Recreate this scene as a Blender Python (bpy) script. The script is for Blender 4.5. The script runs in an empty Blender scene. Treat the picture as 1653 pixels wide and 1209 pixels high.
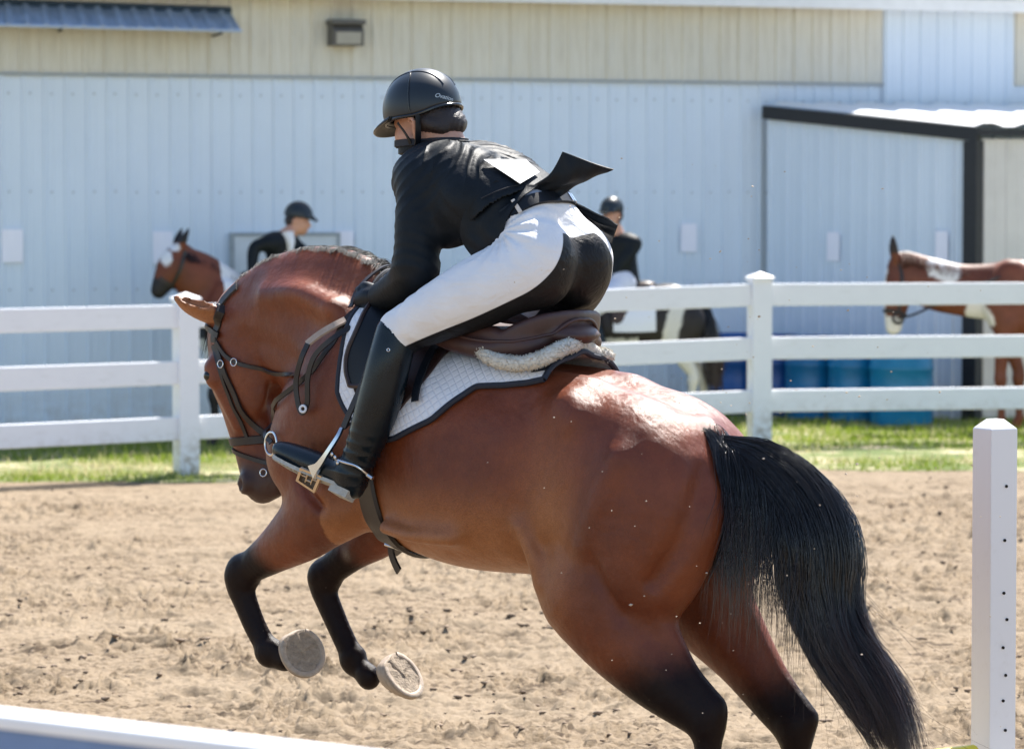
import bpy, bmesh, math, random
import numpy as np
from mathutils import Vector, Matrix

# ------------------------------------------------------------------ camera, sky, sun, exposure
scene = bpy.context.scene
COL = scene.collection
FPX, CAMH, HOR, IW, IH = 5830.0, 2.0, 320.0, 1653.0, 1209.0
PA = math.atan((604.5 - HOR) / FPX)
CA, SA = math.cos(PA), math.sin(PA)
CAM = np.array([0.0, 0.0, CAMH])
cam_data = bpy.data.cameras.new('camera')
cam = bpy.data.objects.new('camera', cam_data)
COL.objects.link(cam)
scene.camera = cam
cam.location = (0, 0, CAMH)
cam.rotation_euler = (math.pi / 2 - PA, 0, 0)
cam_data.sensor_width = 36.0
cam_data.lens = 36.0 * FPX / IW
cam_data.clip_start = 0.1
cam_data.clip_end = 2000.0
cam_data.dof.use_dof = True
cam_data.dof.focus_distance = 10.9
cam_data.dof.aperture_fstop = 5.8

SUN_EL, SUN_AZ = math.radians(55.5), math.radians(24)      # azimuth measured from +Y (away from camera) towards +X
world = bpy.data.worlds.new('World')
scene.world = world
world.use_nodes = True
wn = world.node_tree.nodes
wl = world.node_tree.links
bg = wn['Background']
sky = wn.new('ShaderNodeTexSky')
sky.sky_type = 'NISHITA'
sky.sun_disc = False
sky.sun_elevation = SUN_EL
sky.sun_rotation = SUN_AZ
sky.air_density = 1.0
sky.dust_density = 0.6
sky.ozone_density = 1.0
wl.new(sky.outputs[0], bg.inputs[0])
bg.inputs[1].default_value = 0.098
sun_d = bpy.data.lights.new('sun', 'SUN')
sun = bpy.data.objects.new('sun', sun_d)
COL.objects.link(sun)
sun_d.energy = 4.8
sun_d.angle = math.radians(0.53)
sun_d.color = (1.0, 0.955, 0.89)
sun.location = (5, 20, 30)
SUNDIR = Vector((math.sin(SUN_AZ) * math.cos(SUN_EL), math.cos(SUN_AZ) * math.cos(SUN_EL), math.sin(SUN_EL)))
sun.rotation_euler = SUNDIR.to_track_quat('Z', 'Y').to_euler()
scene.view_settings.view_transform = 'Standard'
scene.view_settings.look = 'None'
scene.view_settings.exposure = 1.37
scene.view_settings.gamma = 1.0
scene.view_settings.use_curve_mapping = False
scene.cycles.max_bounces = 8
scene.cycles.use_denoising = True

# ------------------------------------------------------------------ where things of the photograph stand
def P(x, y, d):
    """point seen at photo pixel x, y at depth d"""
    xc = (x - 826.5) / FPX * d
    yc = -(y - 604.5) / FPX * d
    return np.array([xc, d * CA + yc * SA, CAMH + yc * CA - d * SA])

def ground_at(x, y, z=0.0):
    D = P(x, y, 1.0) - CAM
    t = (z - CAMH) / D[2]
    return CAM + t * D

class Frame:
    """local frame: u forward, v left, w up, with its origin on the ground"""
    def __init__(self, origin, heading):
        self.O = np.array(origin, float)
        self.F = np.array([math.cos(heading), math.sin(heading), 0.0])
        self.L = np.array([-math.sin(heading), math.cos(heading), 0.0])
        self.heading = heading
    def local(self, p):
        q = np.asarray(p) - self.O
        return np.stack([q @ self.F, q @ self.L, q[..., 2]], -1)
    def world(self, p):
        p = np.asarray(p, float)
        return self.O + p[..., 0:1] * self.F + p[..., 1:2] * self.L + p[..., 2:3] * np.array([0, 0, 1.0])
    def hp(self, x, y, v=0.0):
        """photo pixel -> local point in the plane lying v to the left of the midplane"""
        D = P(x, y, 1.0) - CAM
        t = (v - np.dot(CAM - self.O, self.L)) / np.dot(D, self.L)
        return self.local(CAM + t * D)
    def ray(self, x, y):
        D = P(x, y, 1.0) - CAM
        D /= np.linalg.norm(D)
        lo = self.local(CAM)
        return lo, np.array([D @ self.F, D @ self.L, D[2]])
    def place(self, o):
        o.location = self.O
        o.rotation_euler = (0, 0, self.heading)

_S = P(800, 590, 11.0)
HF = Frame((_S[0], _S[1], 0.0), math.radians(180 - 38))
hp = HF.hp

# ------------------------------------------------------------------ signed distance modelling
def catmull(pts, n=6):
    pts = np.asarray(pts, float)
    if len(pts) < 3:
        t = np.linspace(0, 1, n + 1)[:, None]
        return pts[0] * (1 - t) + pts[-1] * t
    ext = np.vstack([2 * pts[0] - pts[1], pts, 2 * pts[-1] - pts[-2]])
    out = []
    for i in range(1, len(ext) - 2):
        p0, p1, p2, p3 = ext[i - 1:i + 3]
        for t in np.arange(n) / n:
            out.append(0.5 * (2 * p1 + (p2 - p0) * t + (2 * p0 - 5 * p1 + 4 * p2 - p3) * t * t + (3 * p1 - p0 - 3 * p2 + p3) * t ** 3))
    out.append(pts[-1])
    return np.array(out)

def smin(a, b, k):
    h = np.maximum(k - np.abs(a - b), 0) / k
    return np.minimum(a, b) - h * h * k * 0.25

class SDF:
    def __init__(self, lo, hi, h):
        self.lo = np.array(lo, float)
        self.h = h
        self.n = np.ceil((np.array(hi) - self.lo) / h).astype(int) + 1
        self.f = np.full(self.n, 1.0, np.float32)
        self.ax = [(self.lo[i] + h * np.arange(self.n[i])).astype(np.float32) for i in range(3)]
    def box(self, lo, hi):
        a = np.clip(np.floor((np.array(lo) - self.lo) / self.h).astype(int), 0, self.n - 1)
        b = np.clip(np.ceil((np.array(hi) - self.lo) / self.h).astype(int) + 1, 1, self.n)
        sl = tuple(slice(a[i], b[i]) for i in range(3))
        g = [self.ax[i][sl[i]] for i in range(3)]
        return sl, g[0][:, None, None], g[1][None, :, None], g[2][None, None, :]
    def chain(self, pts, k=0.03, flat=None, n=6, mode='add', raw=False):
        """pts rows (u, v, w, r): swept ball, flattened along a direction when flat=(dir, factor)"""
        pts = np.asarray(pts, float)
        if not raw and len(pts) > 1:
            pts = catmull(pts, n)
        elif len(pts) == 1:
            pts = np.vstack([pts, pts + 1e-4])
        m = k + 0.04
        r = pts[:, 3:4]
        sl, X, Y, Z = self.box((pts[:, :3] - r).min(0) - m, (pts[:, :3] + r).max(0) + m)
        if X.size == 0 or Y.size == 0 or Z.size == 0:
            return
        C = pts[:, :3].copy()
        if flat is not None:
            d = np.array(flat[0], float)
            d /= np.linalg.norm(d)
            s = 1.0 / flat[1] - 1.0
            C = C + (C @ d)[:, None] * d * s
            q = (X * d[0] + Y * d[1] + Z * d[2]) * s
            X, Y, Z = X + q * d[0], Y + q * d[1], Z + q * d[2]
        best = None
        for i in range(len(C) - 1):
            a, b = C[i], C[i + 1]
            ab = b - a
            L2 = max(float(ab @ ab), 1e-12)
            t = ((X - a[0]) * ab[0] + (Y - a[1]) * ab[1] + (Z - a[2]) * ab[2]) / L2
            t = np.clip(t, 0, 1)
            d = np.sqrt((X - a[0] - t * ab[0]) ** 2 + (Y - a[1] - t * ab[1]) ** 2 + (Z - a[2] - t * ab[2]) ** 2)
            d = d - (pts[i, 3] + t * (pts[i + 1, 3] - pts[i, 3]))
            best = d if best is None else np.minimum(best, d)
        self.merge(sl, best.astype(np.float32), k, mode)
    def ball(self, c, rad, k=0.03, mode='add', axes=None):
        """ellipsoid with radii rad, axes rows optional"""
        c = np.array(c, float)
        rad = np.array(rad, float)
        R = rad.max() + k + 0.04
        sl, X, Y, Z = self.box(c - R, c + R)
        A = np.eye(3) if axes is None else np.array(axes, float)
        A = A / np.linalg.norm(A, axis=1)[:, None]
        q = [((X - c[0]) * A[i, 0] + (Y - c[1]) * A[i, 1] + (Z - c[2]) * A[i, 2]) for i in range(3)]
        k0 = np.sqrt(sum((q[i] / rad[i]) ** 2 for i in range(3)))
        k1 = np.sqrt(sum((q[i] / rad[i] ** 2) ** 2 for i in range(3))) + 1e-6
        self.merge(sl, (k0 * (k0 - 1) / k1).astype(np.float32), k, mode)
    def merge(self, sl, d, k, mode):
        g = self.f[sl]
        if mode == 'add':
            self.f[sl] = smin(g, d, k)
        elif mode == 'cut':
            self.f[sl] = -smin(-g, d, k)
        elif mode == 'isect':
            self.f[sl] = -smin(-g, -d, k)
    def sample(self, p):
        p = np.asarray(p, float)
        q = (p - self.lo) / self.h
        i = np.clip(np.floor(q).astype(int), 0, self.n - 2)
        t = np.clip(q - i, 0, 1)
        out = 0
        for dx in (0, 1):
            for dy in (0, 1):
                for dz in (0, 1):
                    w = (t[..., 0] if dx else 1 - t[..., 0]) * (t[..., 1] if dy else 1 - t[..., 1]) * (t[..., 2] if dz else 1 - t[..., 2])
                    out = out + w * self.f[i[..., 0] + dx, i[..., 1] + dy, i[..., 2] + dz]
        return out
    def grad(self, p):
        e = self.h
        p = np.asarray(p, float)
        g = np.stack([self.sample(p + e * np.eye(3)[i]) - self.sample(p - e * np.eye(3)[i]) for i in range(3)], -1)
        return g / (np.linalg.norm(g, axis=-1, keepdims=True) + 1e-9)
    def hit(self, ro, rd, tmax=20.0, start=None):
        """first surface point along a local ray"""
        c = (self.lo + self.lo + self.h * self.n) / 2
        t0 = float((c - ro) @ rd) - 1.6 if start is None else start
        ts = t0 + np.arange(0, 3.2, 0.004)
        s = self.sample(ro + ts[:, None] * rd)
        inside = np.all((ro + ts[:, None] * rd > self.lo) & (ro + ts[:, None] * rd < self.lo + self.h * (self.n - 1)), axis=1)
        j = np.where((s < 0) & inside)[0]
        if len(j) == 0:
            k = int(np.argmin(np.where(inside, s, 9)))
            return ro + ts[k] * rd
        j = j[0]
        a = s[j - 1]
        b = s[j]
        return ro + (ts[j] - 0.004 * (b / (b - a + 1e-9))) * rd
    def mesh(self):
        f = self.f
        s = f < 0
        c = np.zeros(np.array(f.shape) - 1, np.int8)
        for dx in (0, 1):
            for dy in (0, 1):
                for dz in (0, 1):
                    c += s[dx:f.shape[0] - 1 + dx, dy:f.shape[1] - 1 + dy, dz:f.shape[2] - 1 + dz]
        act = np.argwhere((c > 0) & (c < 8))
        idx = np.full(c.shape, -1, np.int64)
        idx[act[:, 0], act[:, 1], act[:, 2]] = np.arange(len(act))
        cor = [(dx, dy, dz) for dx in (0, 1) for dy in (0, 1) for dz in (0, 1)]
        val = {d: f[act[:, 0] + d[0], act[:, 1] + d[1], act[:, 2] + d[2]] for d in cor}
        acc = np.zeros((len(act), 3))
        cnt = np.zeros(len(act))
        for d in cor:
            for ax in range(3):
                if d[ax] == 0:
                    e = list(d)
                    e[ax] = 1
                    a, b = val[d], val[tuple(e)]
                    m = (a < 0) != (b < 0)
                    t = np.where(m, a / np.where(m, a - b, 1), 0)
                    pt = np.tile(np.array(d, float), (len(act), 1))
                    pt[:, ax] += t
                    acc += pt * m[:, None]
                    cnt += m
        V = (act + acc / cnt[:, None]) * self.h + self.lo
        quads = []
        for ax in range(3):
            b1, b2 = (ax + 1) % 3, (ax + 2) % 3
            sa = [slice(None)] * 3
            sb = [slice(None)] * 3
            sa[ax] = slice(0, -1)
            sb[ax] = slice(1, None)
            A, B = s[tuple(sa)], s[tuple(sb)]
            e = np.argwhere(A != B)
            ok = (e[:, b1] > 0) & (e[:, b2] > 0) & (e[:, b1] < f.shape[b1] - 1) & (e[:, b2] < f.shape[b2] - 1)
            e = e[ok]
            inside = A[e[:, 0], e[:, 1], e[:, 2]]
            def cell(o1, o2):
                q = e.copy()
                q[:, b1] += o1
                q[:, b2] += o2
                return idx[q[:, 0], q[:, 1], q[:, 2]]
            q = np.stack([cell(-1, -1), cell(0, -1), cell(0, 0), cell(-1, 0)], 1)
            q[~inside] = q[~inside][:, ::-1]
            quads.append(q)
        Q = np.vstack(quads)
        for _ in range(2):
            V = V - np.clip(self.sample(V), -self.h, self.h)[:, None] * self.grad(V) * 0.7
        return V, Q

def relax(V, Q, it=2, lam=0.5):
    E = np.vstack([Q[:, [0, 1]], Q[:, [1, 2]], Q[:, [2, 3]], Q[:, [3, 0]]])
    for _ in range(it):
        acc = np.zeros_like(V)
        cnt = np.zeros(len(V))
        np.add.at(acc, E[:, 0], V[E[:, 1]])
        np.add.at(acc, E[:, 1], V[E[:, 0]])
        np.add.at(cnt, E[:, 0], 1)
        np.add.at(cnt, E[:, 1], 1)
        V = V + lam * (acc / np.maximum(cnt, 1)[:, None] - V)
    return V

# ------------------------------------------------------------------ object helpers
def uname(n):
    return n

def np_mesh(name, V, Fc, mat=None, smooth=True, attrs=None):
    me = bpy.data.meshes.new(name)
    V = np.asarray(V, np.float32)
    if isinstance(Fc, np.ndarray):
        n, k = Fc.shape
        me.vertices.add(len(V))
        me.vertices.foreach_set('co', V.ravel())
        me.loops.add(n * k)
        me.loops.foreach_set('vertex_index', Fc.astype(np.int32).ravel())
        me.polygons.add(n)
        me.polygons.foreach_set('loop_start', np.arange(0, n * k, k, dtype=np.int32))
        me.polygons.foreach_set('loop_total', np.full(n, k, np.int32))
        me.update(calc_edges=True)
    else:
        me.from_pydata([tuple(map(float, v)) for v in V], [], Fc)
    me.validate()
    if smooth:
        me.polygons.foreach_set('use_smooth', np.ones(len(me.polygons), bool))
    if mat is not None:
        me.materials.append(mat)
    for k, a in (attrs or {}).items():
        at = me.attributes.new(k, 'FLOAT', 'POINT')
        at.data.foreach_set('value', np.asarray(a, np.float32))
    me.update()
    return me

def link(name, me, parent=None, frame=None):
    o = bpy.data.objects.new(name, me)
    COL.objects.link(o)
    if parent is not None:
        o.parent = parent
    elif frame is not None:
        frame.place(o)
    return o

def tag(o, label=None, cat=None, group=None, kind=None):
    if label: o['label'] = label
    if cat: o['category'] = cat
    if group: o['group'] = group
    if kind: o['kind'] = kind
    return o

def empty(name, loc=(0, 0, 0), rz=0.0):
    o = bpy.data.objects.new(name, None)
    COL.objects.link(o)
    o.location = loc
    o.rotation_euler = (0, 0, rz)
    return o

class MB:
    """collects simple shapes into one mesh"""
    def __init__(self):
        self.V = []
        self.F = []
    def add(self, V, F):
        b = len(self.V)
        self.V += [tuple(map(float, v)) for v in V]
        self.F += [tuple(int(i) + b for i in f) for f in F]
        return self
    def box(self, lo, hi, bev=0.0):
        (a, b, c), (d, e, f) = lo, hi
        if bev <= 0:
            V = [(a, b, c), (d, b, c), (d, e, c), (a, e, c), (a, b, f), (d, b, f), (d, e, f), (a, e, f)]
            return self.add(V, [(3, 2, 1, 0), (4, 5, 6, 7), (0, 1, 5, 4), (1, 2, 6, 5), (2, 3, 7, 6), (3, 0, 4, 7)])
        bm = bmesh.new()
        bmesh.ops.create_cube(bm, size=1.0)
        for v in bm.verts:
            v.co = Vector(((a + d) / 2 + v.co.x * (d - a), (b + e) / 2 + v.co.y * (e - b), (c + f) / 2 + v.co.z * (f - c)))
        bmesh.ops.bevel(bm, geom=bm.edges[:], offset=bev, segments=2, affect='EDGES', profile=0.6)
        bm.verts.ensure_lookup_table()
        self.add([v.co for v in bm.verts], [[v.index for v in fc.verts] for fc in bm.faces])
        bm.free()
        return self
    def tube(self, pts, r, n=8, cap=True):
        pts = np.asarray(pts, float)
        r = np.broadcast_to(np.asarray(r, float), (len(pts),))
        T = np.gradient(pts, axis=0)
        T /= np.linalg.norm(T, axis=1)[:, None] + 1e-12
        ref = np.array([0, 0, 1.0]) if abs(T[0][2]) < 0.9 else np.array([1.0, 0, 0])
        V = []
        N = np.cross(T[0], ref)
        for i in range(len(pts)):
            N = N - T[i] * (N @ T[i])
            N /= np.linalg.norm(N) + 1e-12
            B = np.cross(T[i], N)
            for j in range(n):
                a = 2 * math.pi * j / n
                V.append(pts[i] + r[i] * (math.cos(a) * N + math.sin(a) * B))
        Fc = []
        for i in range(len(pts) - 1):
            for j in range(n):
                Fc.append((i * n + j, i * n + (j + 1) % n, (i + 1) * n + (j + 1) % n, (i + 1) * n + j))
        if cap:
            Fc.append(tuple(range(n))[::-1])
            Fc.append(tuple((len(pts) - 1) * n + j for j in range(n)))
        return self.add(V, Fc)
    def lathe(self, prof, n=24, c=(0, 0, 0)):
        V = []
        for r, z in prof:
            for j in range(n):
                a = 2 * math.pi * j / n
                V.append((c[0] + r * math.cos(a), c[1] + r * math.sin(a), c[2] + z))
        Fc = [(i * n + j, i * n + (j + 1) % n, (i + 1) * n + (j + 1) % n, (i + 1) * n + j) for i in range(len(prof) - 1) for j in range(n)]
        Fc.append(tuple(range(n))[::-1])
        Fc.append(tuple((len(prof) - 1) * n + j for j in range(n)))
        return self.add(V, Fc)
    def strap(self, pts, nrm, width, thick):
        """ribbon along pts with surface normals nrm"""
        pts = np.asarray(pts, float)
        nrm = np.asarray(nrm, float)
        T = np.gradient(pts, axis=0)
        T /= np.linalg.norm(T, axis=1)[:, None] + 1e-12
        width = np.broadcast_to(np.asarray(width, float), (len(pts),))
        V = []
        for i in range(len(pts)):
            nn = nrm[i] - T[i] * (nrm[i] @ T[i])
            nn /= np.linalg.norm(nn) + 1e-12
            B = np.cross(T[i], nn)
            w = width[i] / 2
            for s, t in ((-1, 0), (-0.85, 1), (0.85, 1), (1, 0)):
                V.append(pts[i] + B * w * s + nn * thick * t)
        Fc = []
        for i in range(len(pts) - 1):
            for j in range(4):
                Fc.append((i * 4 + j, i * 4 + (j + 1) % 4, (i + 1) * 4 + (j + 1) % 4, (i + 1) * 4 + j))
        Fc.append((3, 2, 1, 0))
        q = (len(pts) - 1) * 4
        Fc.append((q, q + 1, q + 2, q + 3))
        return self.add(V, Fc)
    def mesh(self, name, mat, smooth=False):
        me = bpy.data.meshes.new(name)
        me.from_pydata(self.V, [], self.F)
        me.validate()
        bm = bmesh.new()
        bm.from_mesh(me)
        bmesh.ops.recalc_face_normals(bm, faces=bm.faces[:])
        bm.to_mesh(me)
        bm.free()
        if smooth:
            for p in me.polygons:
                p.use_smooth = True
            try:
                me.set_sharp_from_angle(angle=math.radians(40))
            except Exception:
                pass
        if mat is not None:
            me.materials.append(mat)
        return me
    def build(self, name, mat, parent=None, smooth=False, frame=None):
        return link(name, self.mesh(name, mat, smooth), parent, frame)

# ------------------------------------------------------------------ materials
class NT:
    def __init__(self, name):
        self.m = bpy.data.materials.new(name)
        self.m.use_nodes = True
        self.t = self.m.node_tree
        self.b = self.t.nodes['Principled BSDF']
    def n(self, kind, **kw):
        x = self.t.nodes.new('ShaderNode' + kind)
        for k, v in kw.items():
            if k in x.bl_rna.properties and not k.startswith('i_'):
                setattr(x, k, v)
        return x
    def l(self, a, b):
        self.t.links.new(a, b)
    def coord(self, which='Object', scale=(1, 1, 1), rot=(0, 0, 0)):
        tc = self.n('TexCoord')
        mp = self.n('Mapping')
        mp.inputs['Scale'].default_value = scale
        mp.inputs['Rotation'].default_value = rot
        self.l(tc.outputs[which], mp.inputs[0])
        return mp.outputs[0]
    def noise(self, vec, scale, detail=4, rough=0.6, dist=0.0):
        x = self.n('TexNoise')
        x.inputs['Scale'].default_value = scale
        x.inputs['Detail'].default_value = detail
        x.inputs['Roughness'].default_value = rough
        x.inputs['Distortion'].default_value = dist
        if vec is not None:
            self.l(vec, x.inputs['Vector'])
        return x.outputs['Fac']
    def ramp(self, fac, stops):
        x = self.n('ValToRGB')
        e = x.color_ramp.elements
        while len(e) < len(stops):
            e.new(0.5)
        for i, (p, c) in enumerate(stops):
            e[i].position = p
            e[i].color = (*c, 1) if len(c) == 3 else c
        self.l(fac, x.inputs[0])
        return x.outputs[0]
    def mix(self, fac, a, b):
        x = self.n('Mix', data_type='RGBA')
        for i, s in ((0, fac), (6, a), (7, b)):
            if isinstance(s, (int, float)):
                x.inputs[i].default_value = s
            elif isinstance(s, tuple):
                x.inputs[i].default_value = (*s, 1) if len(s) == 3 else s
            else:
                self.l(s, x.inputs[i])
        return x.outputs[2]
    def math(self, op, a, b=None, c=None):
        x = self.n('Math', operation=op)
        for i, s in enumerate((a, b, c)):
            if s is None: continue
            if isinstance(s, (int, float)):
                x.inputs[i].default_value = s
            else:
                self.l(s, x.inputs[i])
        return x.outputs[0]
    def attr(self, name):
        x = self.n('Attribute')
        x.attribute_name = name
        return x.outputs['Fac']
    def smooth(self, f, a, b):
        x = self.n('MapRange', interpolation_type='SMOOTHSTEP')
        self.l(f, x.inputs[0])
        x.inputs[1].default_value = a
        x.inputs[2].default_value = b
        return x.outputs[0]
    def bump(self, h, strength=0.3, dist=0.01, chain=None):
        x = self.n('Bump')
        x.inputs['Strength'].default_value = strength
        x.inputs['Distance'].default_value = dist
        self.l(h, x.inputs['Height'])
        if chain is not None:
            self.l(chain, x.inputs['Normal'])
        return x.outputs[0]
    def set(self, **kw):
        for k, v in kw.items():
            i = self.b.inputs[k.replace('_', ' ')]
            if isinstance(v, (int, float)):
                i.default_value = v
            elif isinstance(v, tuple):
                i.default_value = (*v, 1) if len(v) == 3 else v
            else:
                self.l(v, i)
        return self

def simple(name, col, rough=0.6, var=0.12, scale=20.0, metal=0.0, bump=0.0, bscale=60.0, spec=0.5, coat=0.0, which='Object'):
    t = NT(name)
    c = t.coord(which)
    f = t.noise(c, scale, 5, 0.65)
    lo = tuple(x * (1 - var) for x in col)
    hi = tuple(min(1, x * (1 + var)) for x in col)
    t.set(Base_Color=t.ramp(f, [(0.3, lo), (0.7, hi)]), Roughness=rough, Metallic=metal)
    t.b.inputs['Specular IOR Level'].default_value = spec
    t.b.inputs['Coat Weight'].default_value = coat
    if bump > 0:
        t.set(Normal=t.bump(t.noise(c, bscale, 4, 0.6), bump, 0.004))
    return t.m
# ------------------------------------------------------------------ ground
def sstep(x, a, b):
    t = np.clip((np.asarray(x, float) - a) / (b - a), 0, 1)
    return t * t * (3 - 2 * t)

def gz(X, Y):
    """the verge rises a little towards the shed"""
    return 0.115 * sstep(X, -2.2, 2.2) * sstep(Y, 22.5, 26.5)

def vnoise(X, Y, seed=0, n=64):
    r = np.random.default_rng(seed).random((n, n))
    i, j = np.floor(X).astype(int), np.floor(Y).astype(int)
    fx, fy = X - i, Y - j
    fx, fy = fx * fx * (3 - 2 * fx), fy * fy * (3 - 2 * fy)
    a, b = r[i % n, j % n], r[(i + 1) % n, j % n]
    c, d = r[i % n, (j + 1) % n], r[(i + 1) % n, (j + 1) % n]
    return (a * (1 - fx) + b * fx) * (1 - fy) + (c * (1 - fx) + d * fx) * fy

def edge_y(X):
    """where the sand of the arena ends and the verge begins"""
    return 25.35 + 0.10 * np.sin(X * 1.3) + 0.05 * np.sin(X * 4.1 + 1) + 0.22 * sstep(X, -3.5, 0) - 0.25 * sstep(X, 0, 3)

def sand_mat():
    t = NT('sand')
    c = t.coord('Object')
    f1 = t.noise(t.coord('Object', (.55, 1.1, 1)), 1.0, 5, .62, .4)
    f2 = t.noise(t.coord('Object', (.42, 1, 1)), 17, 7, .78)
    f3 = t.noise(c, 90, 4, .7)
    col = t.ramp(f2, [(.40, (.055, .034, .018)), (.455, (.138, .098, .057)), (.505, (.230, .171, .109)), (.72, (.284, .219, .145))])
    col = t.mix(t.math('MULTIPLY', t.smooth(f1, .42, .64), .42), col, (.297, .232, .156))
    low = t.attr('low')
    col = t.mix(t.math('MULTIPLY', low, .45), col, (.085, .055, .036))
    col = t.mix(t.math('MULTIPLY', f3, .25), col, (.15, .11, .075))
    t.set(Base_Color=col, Roughness=.92, Normal=t.bump(f3, .45, .006, t.bump(f2, .5, .02)))
    t.b.inputs['Specular IOR Level'].default_value = .25
    return t.m

def sand_height(X, Y):
    h = 0.026 * (vnoise(X * 1.6 + 9, Y * 1.6, 1) - .5)
    rot = X * .82 + Y * .35
    h += 0.012 * (vnoise(X * 5 + Y * 1.2, Y * 6, 2) - .5)
    clod = vnoise(X * 13 + 3, Y * 13 + 7, 3)
    gate = sstep(vnoise(X * 2.3 + 31, Y * 2.3 + 5, 4), .35, .75)
    h += 0.026 * gate * sstep(clod, .55, .90)
    h += 0.022 * (vnoise(X * 24 + Y * 5, Y * 26 + 11, 5) - .5) * (.4 + gate)
    h += 0.017 * (vnoise(X * 52, Y * 47 + 1, 8) - .5)
    sm = vnoise(X * 36 + 5, Y * 33, 18)
    h += .022 * sstep(sm, .70, .90) * (.3 + gate)
    h += .008 * (vnoise(X * 110, Y * 100 + 4, 19) - .5)
    # hoof prints
    rg = np.random.default_rng(11)
    cx, cy = rg.uniform(-4, 4, 320), rg.uniform(9, 25, 320)
    for x, y in zip(cx, cy):
        m = (np.abs(X - x) < .22) & (np.abs(Y - y) < .22)
        if not m.any():
            continue
        d = np.hypot(X[m] - x, (Y[m] - y))
        h[m] += -.042 * np.exp(-(d / .060) ** 2) + .020 * np.exp(-((d - .12) / .035) ** 2)
    return h

_ys = [5.0]
while _ys[-1] < 27.6:
    _ys.append(_ys[-1] + .0175 * (_ys[-1] / 10) ** 1.0)
_ys = np.array(_ys)
_xs = np.linspace(-1, 1, 720)
_X, _Y = np.meshgrid(_xs, _ys)
_X = _X * (_Y * .155 + .40)
_H = sand_height(_X, _Y) * (1 - sstep(_Y, 23.5, 25.2)) + gz(_X, _Y) - .002
_n, _m = _X.shape
_V = np.stack([_X, _Y, _H], -1).reshape(-1, 3)
_I = np.arange(_n * _m).reshape(_n, _m)
_Q = np.stack([_I[:-1, :-1], _I[:-1, 1:], _I[1:, 1:], _I[1:, :-1]], -1).reshape(-1, 4)
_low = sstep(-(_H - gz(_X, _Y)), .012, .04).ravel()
M_SAND = sand_mat()
sand = link('sand_arena', np_mesh('sand_arena', _V, _Q, M_SAND, True, {'low': _low}))
tag(sand, 'raked tan sand of the riding arena', kind='structure')
g = MB()
g.add([(-400, -40, -.075), (400, -40, -.075), (400, 700, -.075), (-400, 700, -.075)], [(0, 1, 2, 3)])
tag(g.build('ground', M_SAND), kind='structure')

# loose clods lying on the raked surface
def clods():
    rg = np.random.default_rng(41)
    N = 11000
    Y = 6.5 + rg.random(N) ** 1.25 * 18.3
    X = rg.uniform(-1, 1, N) * (Y * .150 + .3)
    keep = rg.random(N) < .10 + 1.1 * sstep(vnoise(X * 2.0 + 60, Y * 1.5 + 8, 4) * .6 + vnoise(X * 6, Y * 5, 23) * .4, .42, .72)
    X, Y = X[keep], Y[keep]
    N = len(X)
    Z = sand_height(X, Y) * (1 - sstep(Y, 23.5, 25.2)) + gz(X, Y) - .002
    r = rg.lognormal(-5.15, .62, N).clip(.003, .017)
    base = np.array([(1, 0, 0), (-1, 0, 0), (0, 1, 0), (0, -1, 0), (0, 0, 1), (0, 0, -1), (.6, .6, .55), (-.6, .6, .55), (.6, -.6, .55), (-.6, -.6, .55)])
    tri = np.array([(4, 6, 7), (4, 7, 9), (4, 9, 8), (4, 8, 6), (6, 2, 7), (7, 1, 9), (9, 3, 8), (8, 0, 6), (0, 2, 6), (2, 1, 7), (1, 3, 9), (3, 0, 8), (2, 0, 5), (1, 2, 5), (3, 1, 5), (0, 3, 5)])
    jit = 1 + rg.normal(0, .26, (N, 10, 1))
    V = base[None] * jit * r[:, None, None] * np.stack([rg.uniform(.9, 1.9, N), rg.uniform(.7, 1.2, N), rg.uniform(.40, .75, N)], -1)[:, None, :]
    a = rg.normal(.1, .5, N)
    ca, sa = np.cos(a)[:, None], np.sin(a)[:, None]
    V = np.stack([V[..., 0] * ca - V[..., 1] * sa, V[..., 0] * sa + V[..., 1] * ca, V[..., 2]], -1)
    V = V + np.stack([X, Y, Z + r * .25], -1)[:, None, :]
    Fc = (tri[None] + 10 * np.arange(N)[:, None, None]).reshape(-1, 3)
    t = NT('sand_clod')
    f = t.noise(t.coord('Object'), 60, 4, .7)
    big = t.noise(t.coord('Object'), 9, 2, .5)
    col = t.mix(t.smooth(big, .40, .60), t.ramp(f, [(.3, (.15, .105, .068)), (.7, (.22, .158, .105))]), t.ramp(f, [(.3, (.23, .165, .112)), (.7, (.31, .23, .16))]))
    t.set(Base_Color=col, Roughness=.95, Normal=t.bump(f, .6, .006))
    return link('sand_clods', np_mesh('sand_clods', V.reshape(-1, 3), Fc, t.m, True))
tag(clods(), 'small dark clods of sand scattered over the arena', kind='stuff')

def verge_mat():
    t = NT('verge')
    c = t.coord('Object')
    f = t.noise(c, 2.2, 5, .65)
    col = t.ramp(f, [(.3, (.075, .115, .022)), (.5, (.14, .17, .045)), (.64, (.46, .385, .25)), (.85, (.52, .44, .30))])
    t.set(Base_Color=col, Roughness=.95, Normal=t.bump(t.noise(c, 60, 4, .7), .6, .02))
    return t.m
_xs = np.linspace(-14, 16, 240)
_r = np.linspace(0, 1, 120) ** 1.5
_X, _R = np.meshgrid(_xs, _r)
_Y = edge_y(_X) - .04 + _R * (40 - edge_y(_X))
_Z = gz(_X, _Y) + .02 * vnoise(_X * 5, _Y * 5, 6) * sstep(_R, 0, .05) + .004 - .10 * (1 - sstep(_R, 0, .004))
_n, _m = _X.shape
_V = np.stack([_X, _Y, _Z], -1).reshape(-1, 3)
_I = np.arange(_n * _m).reshape(_n, _m)
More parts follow.
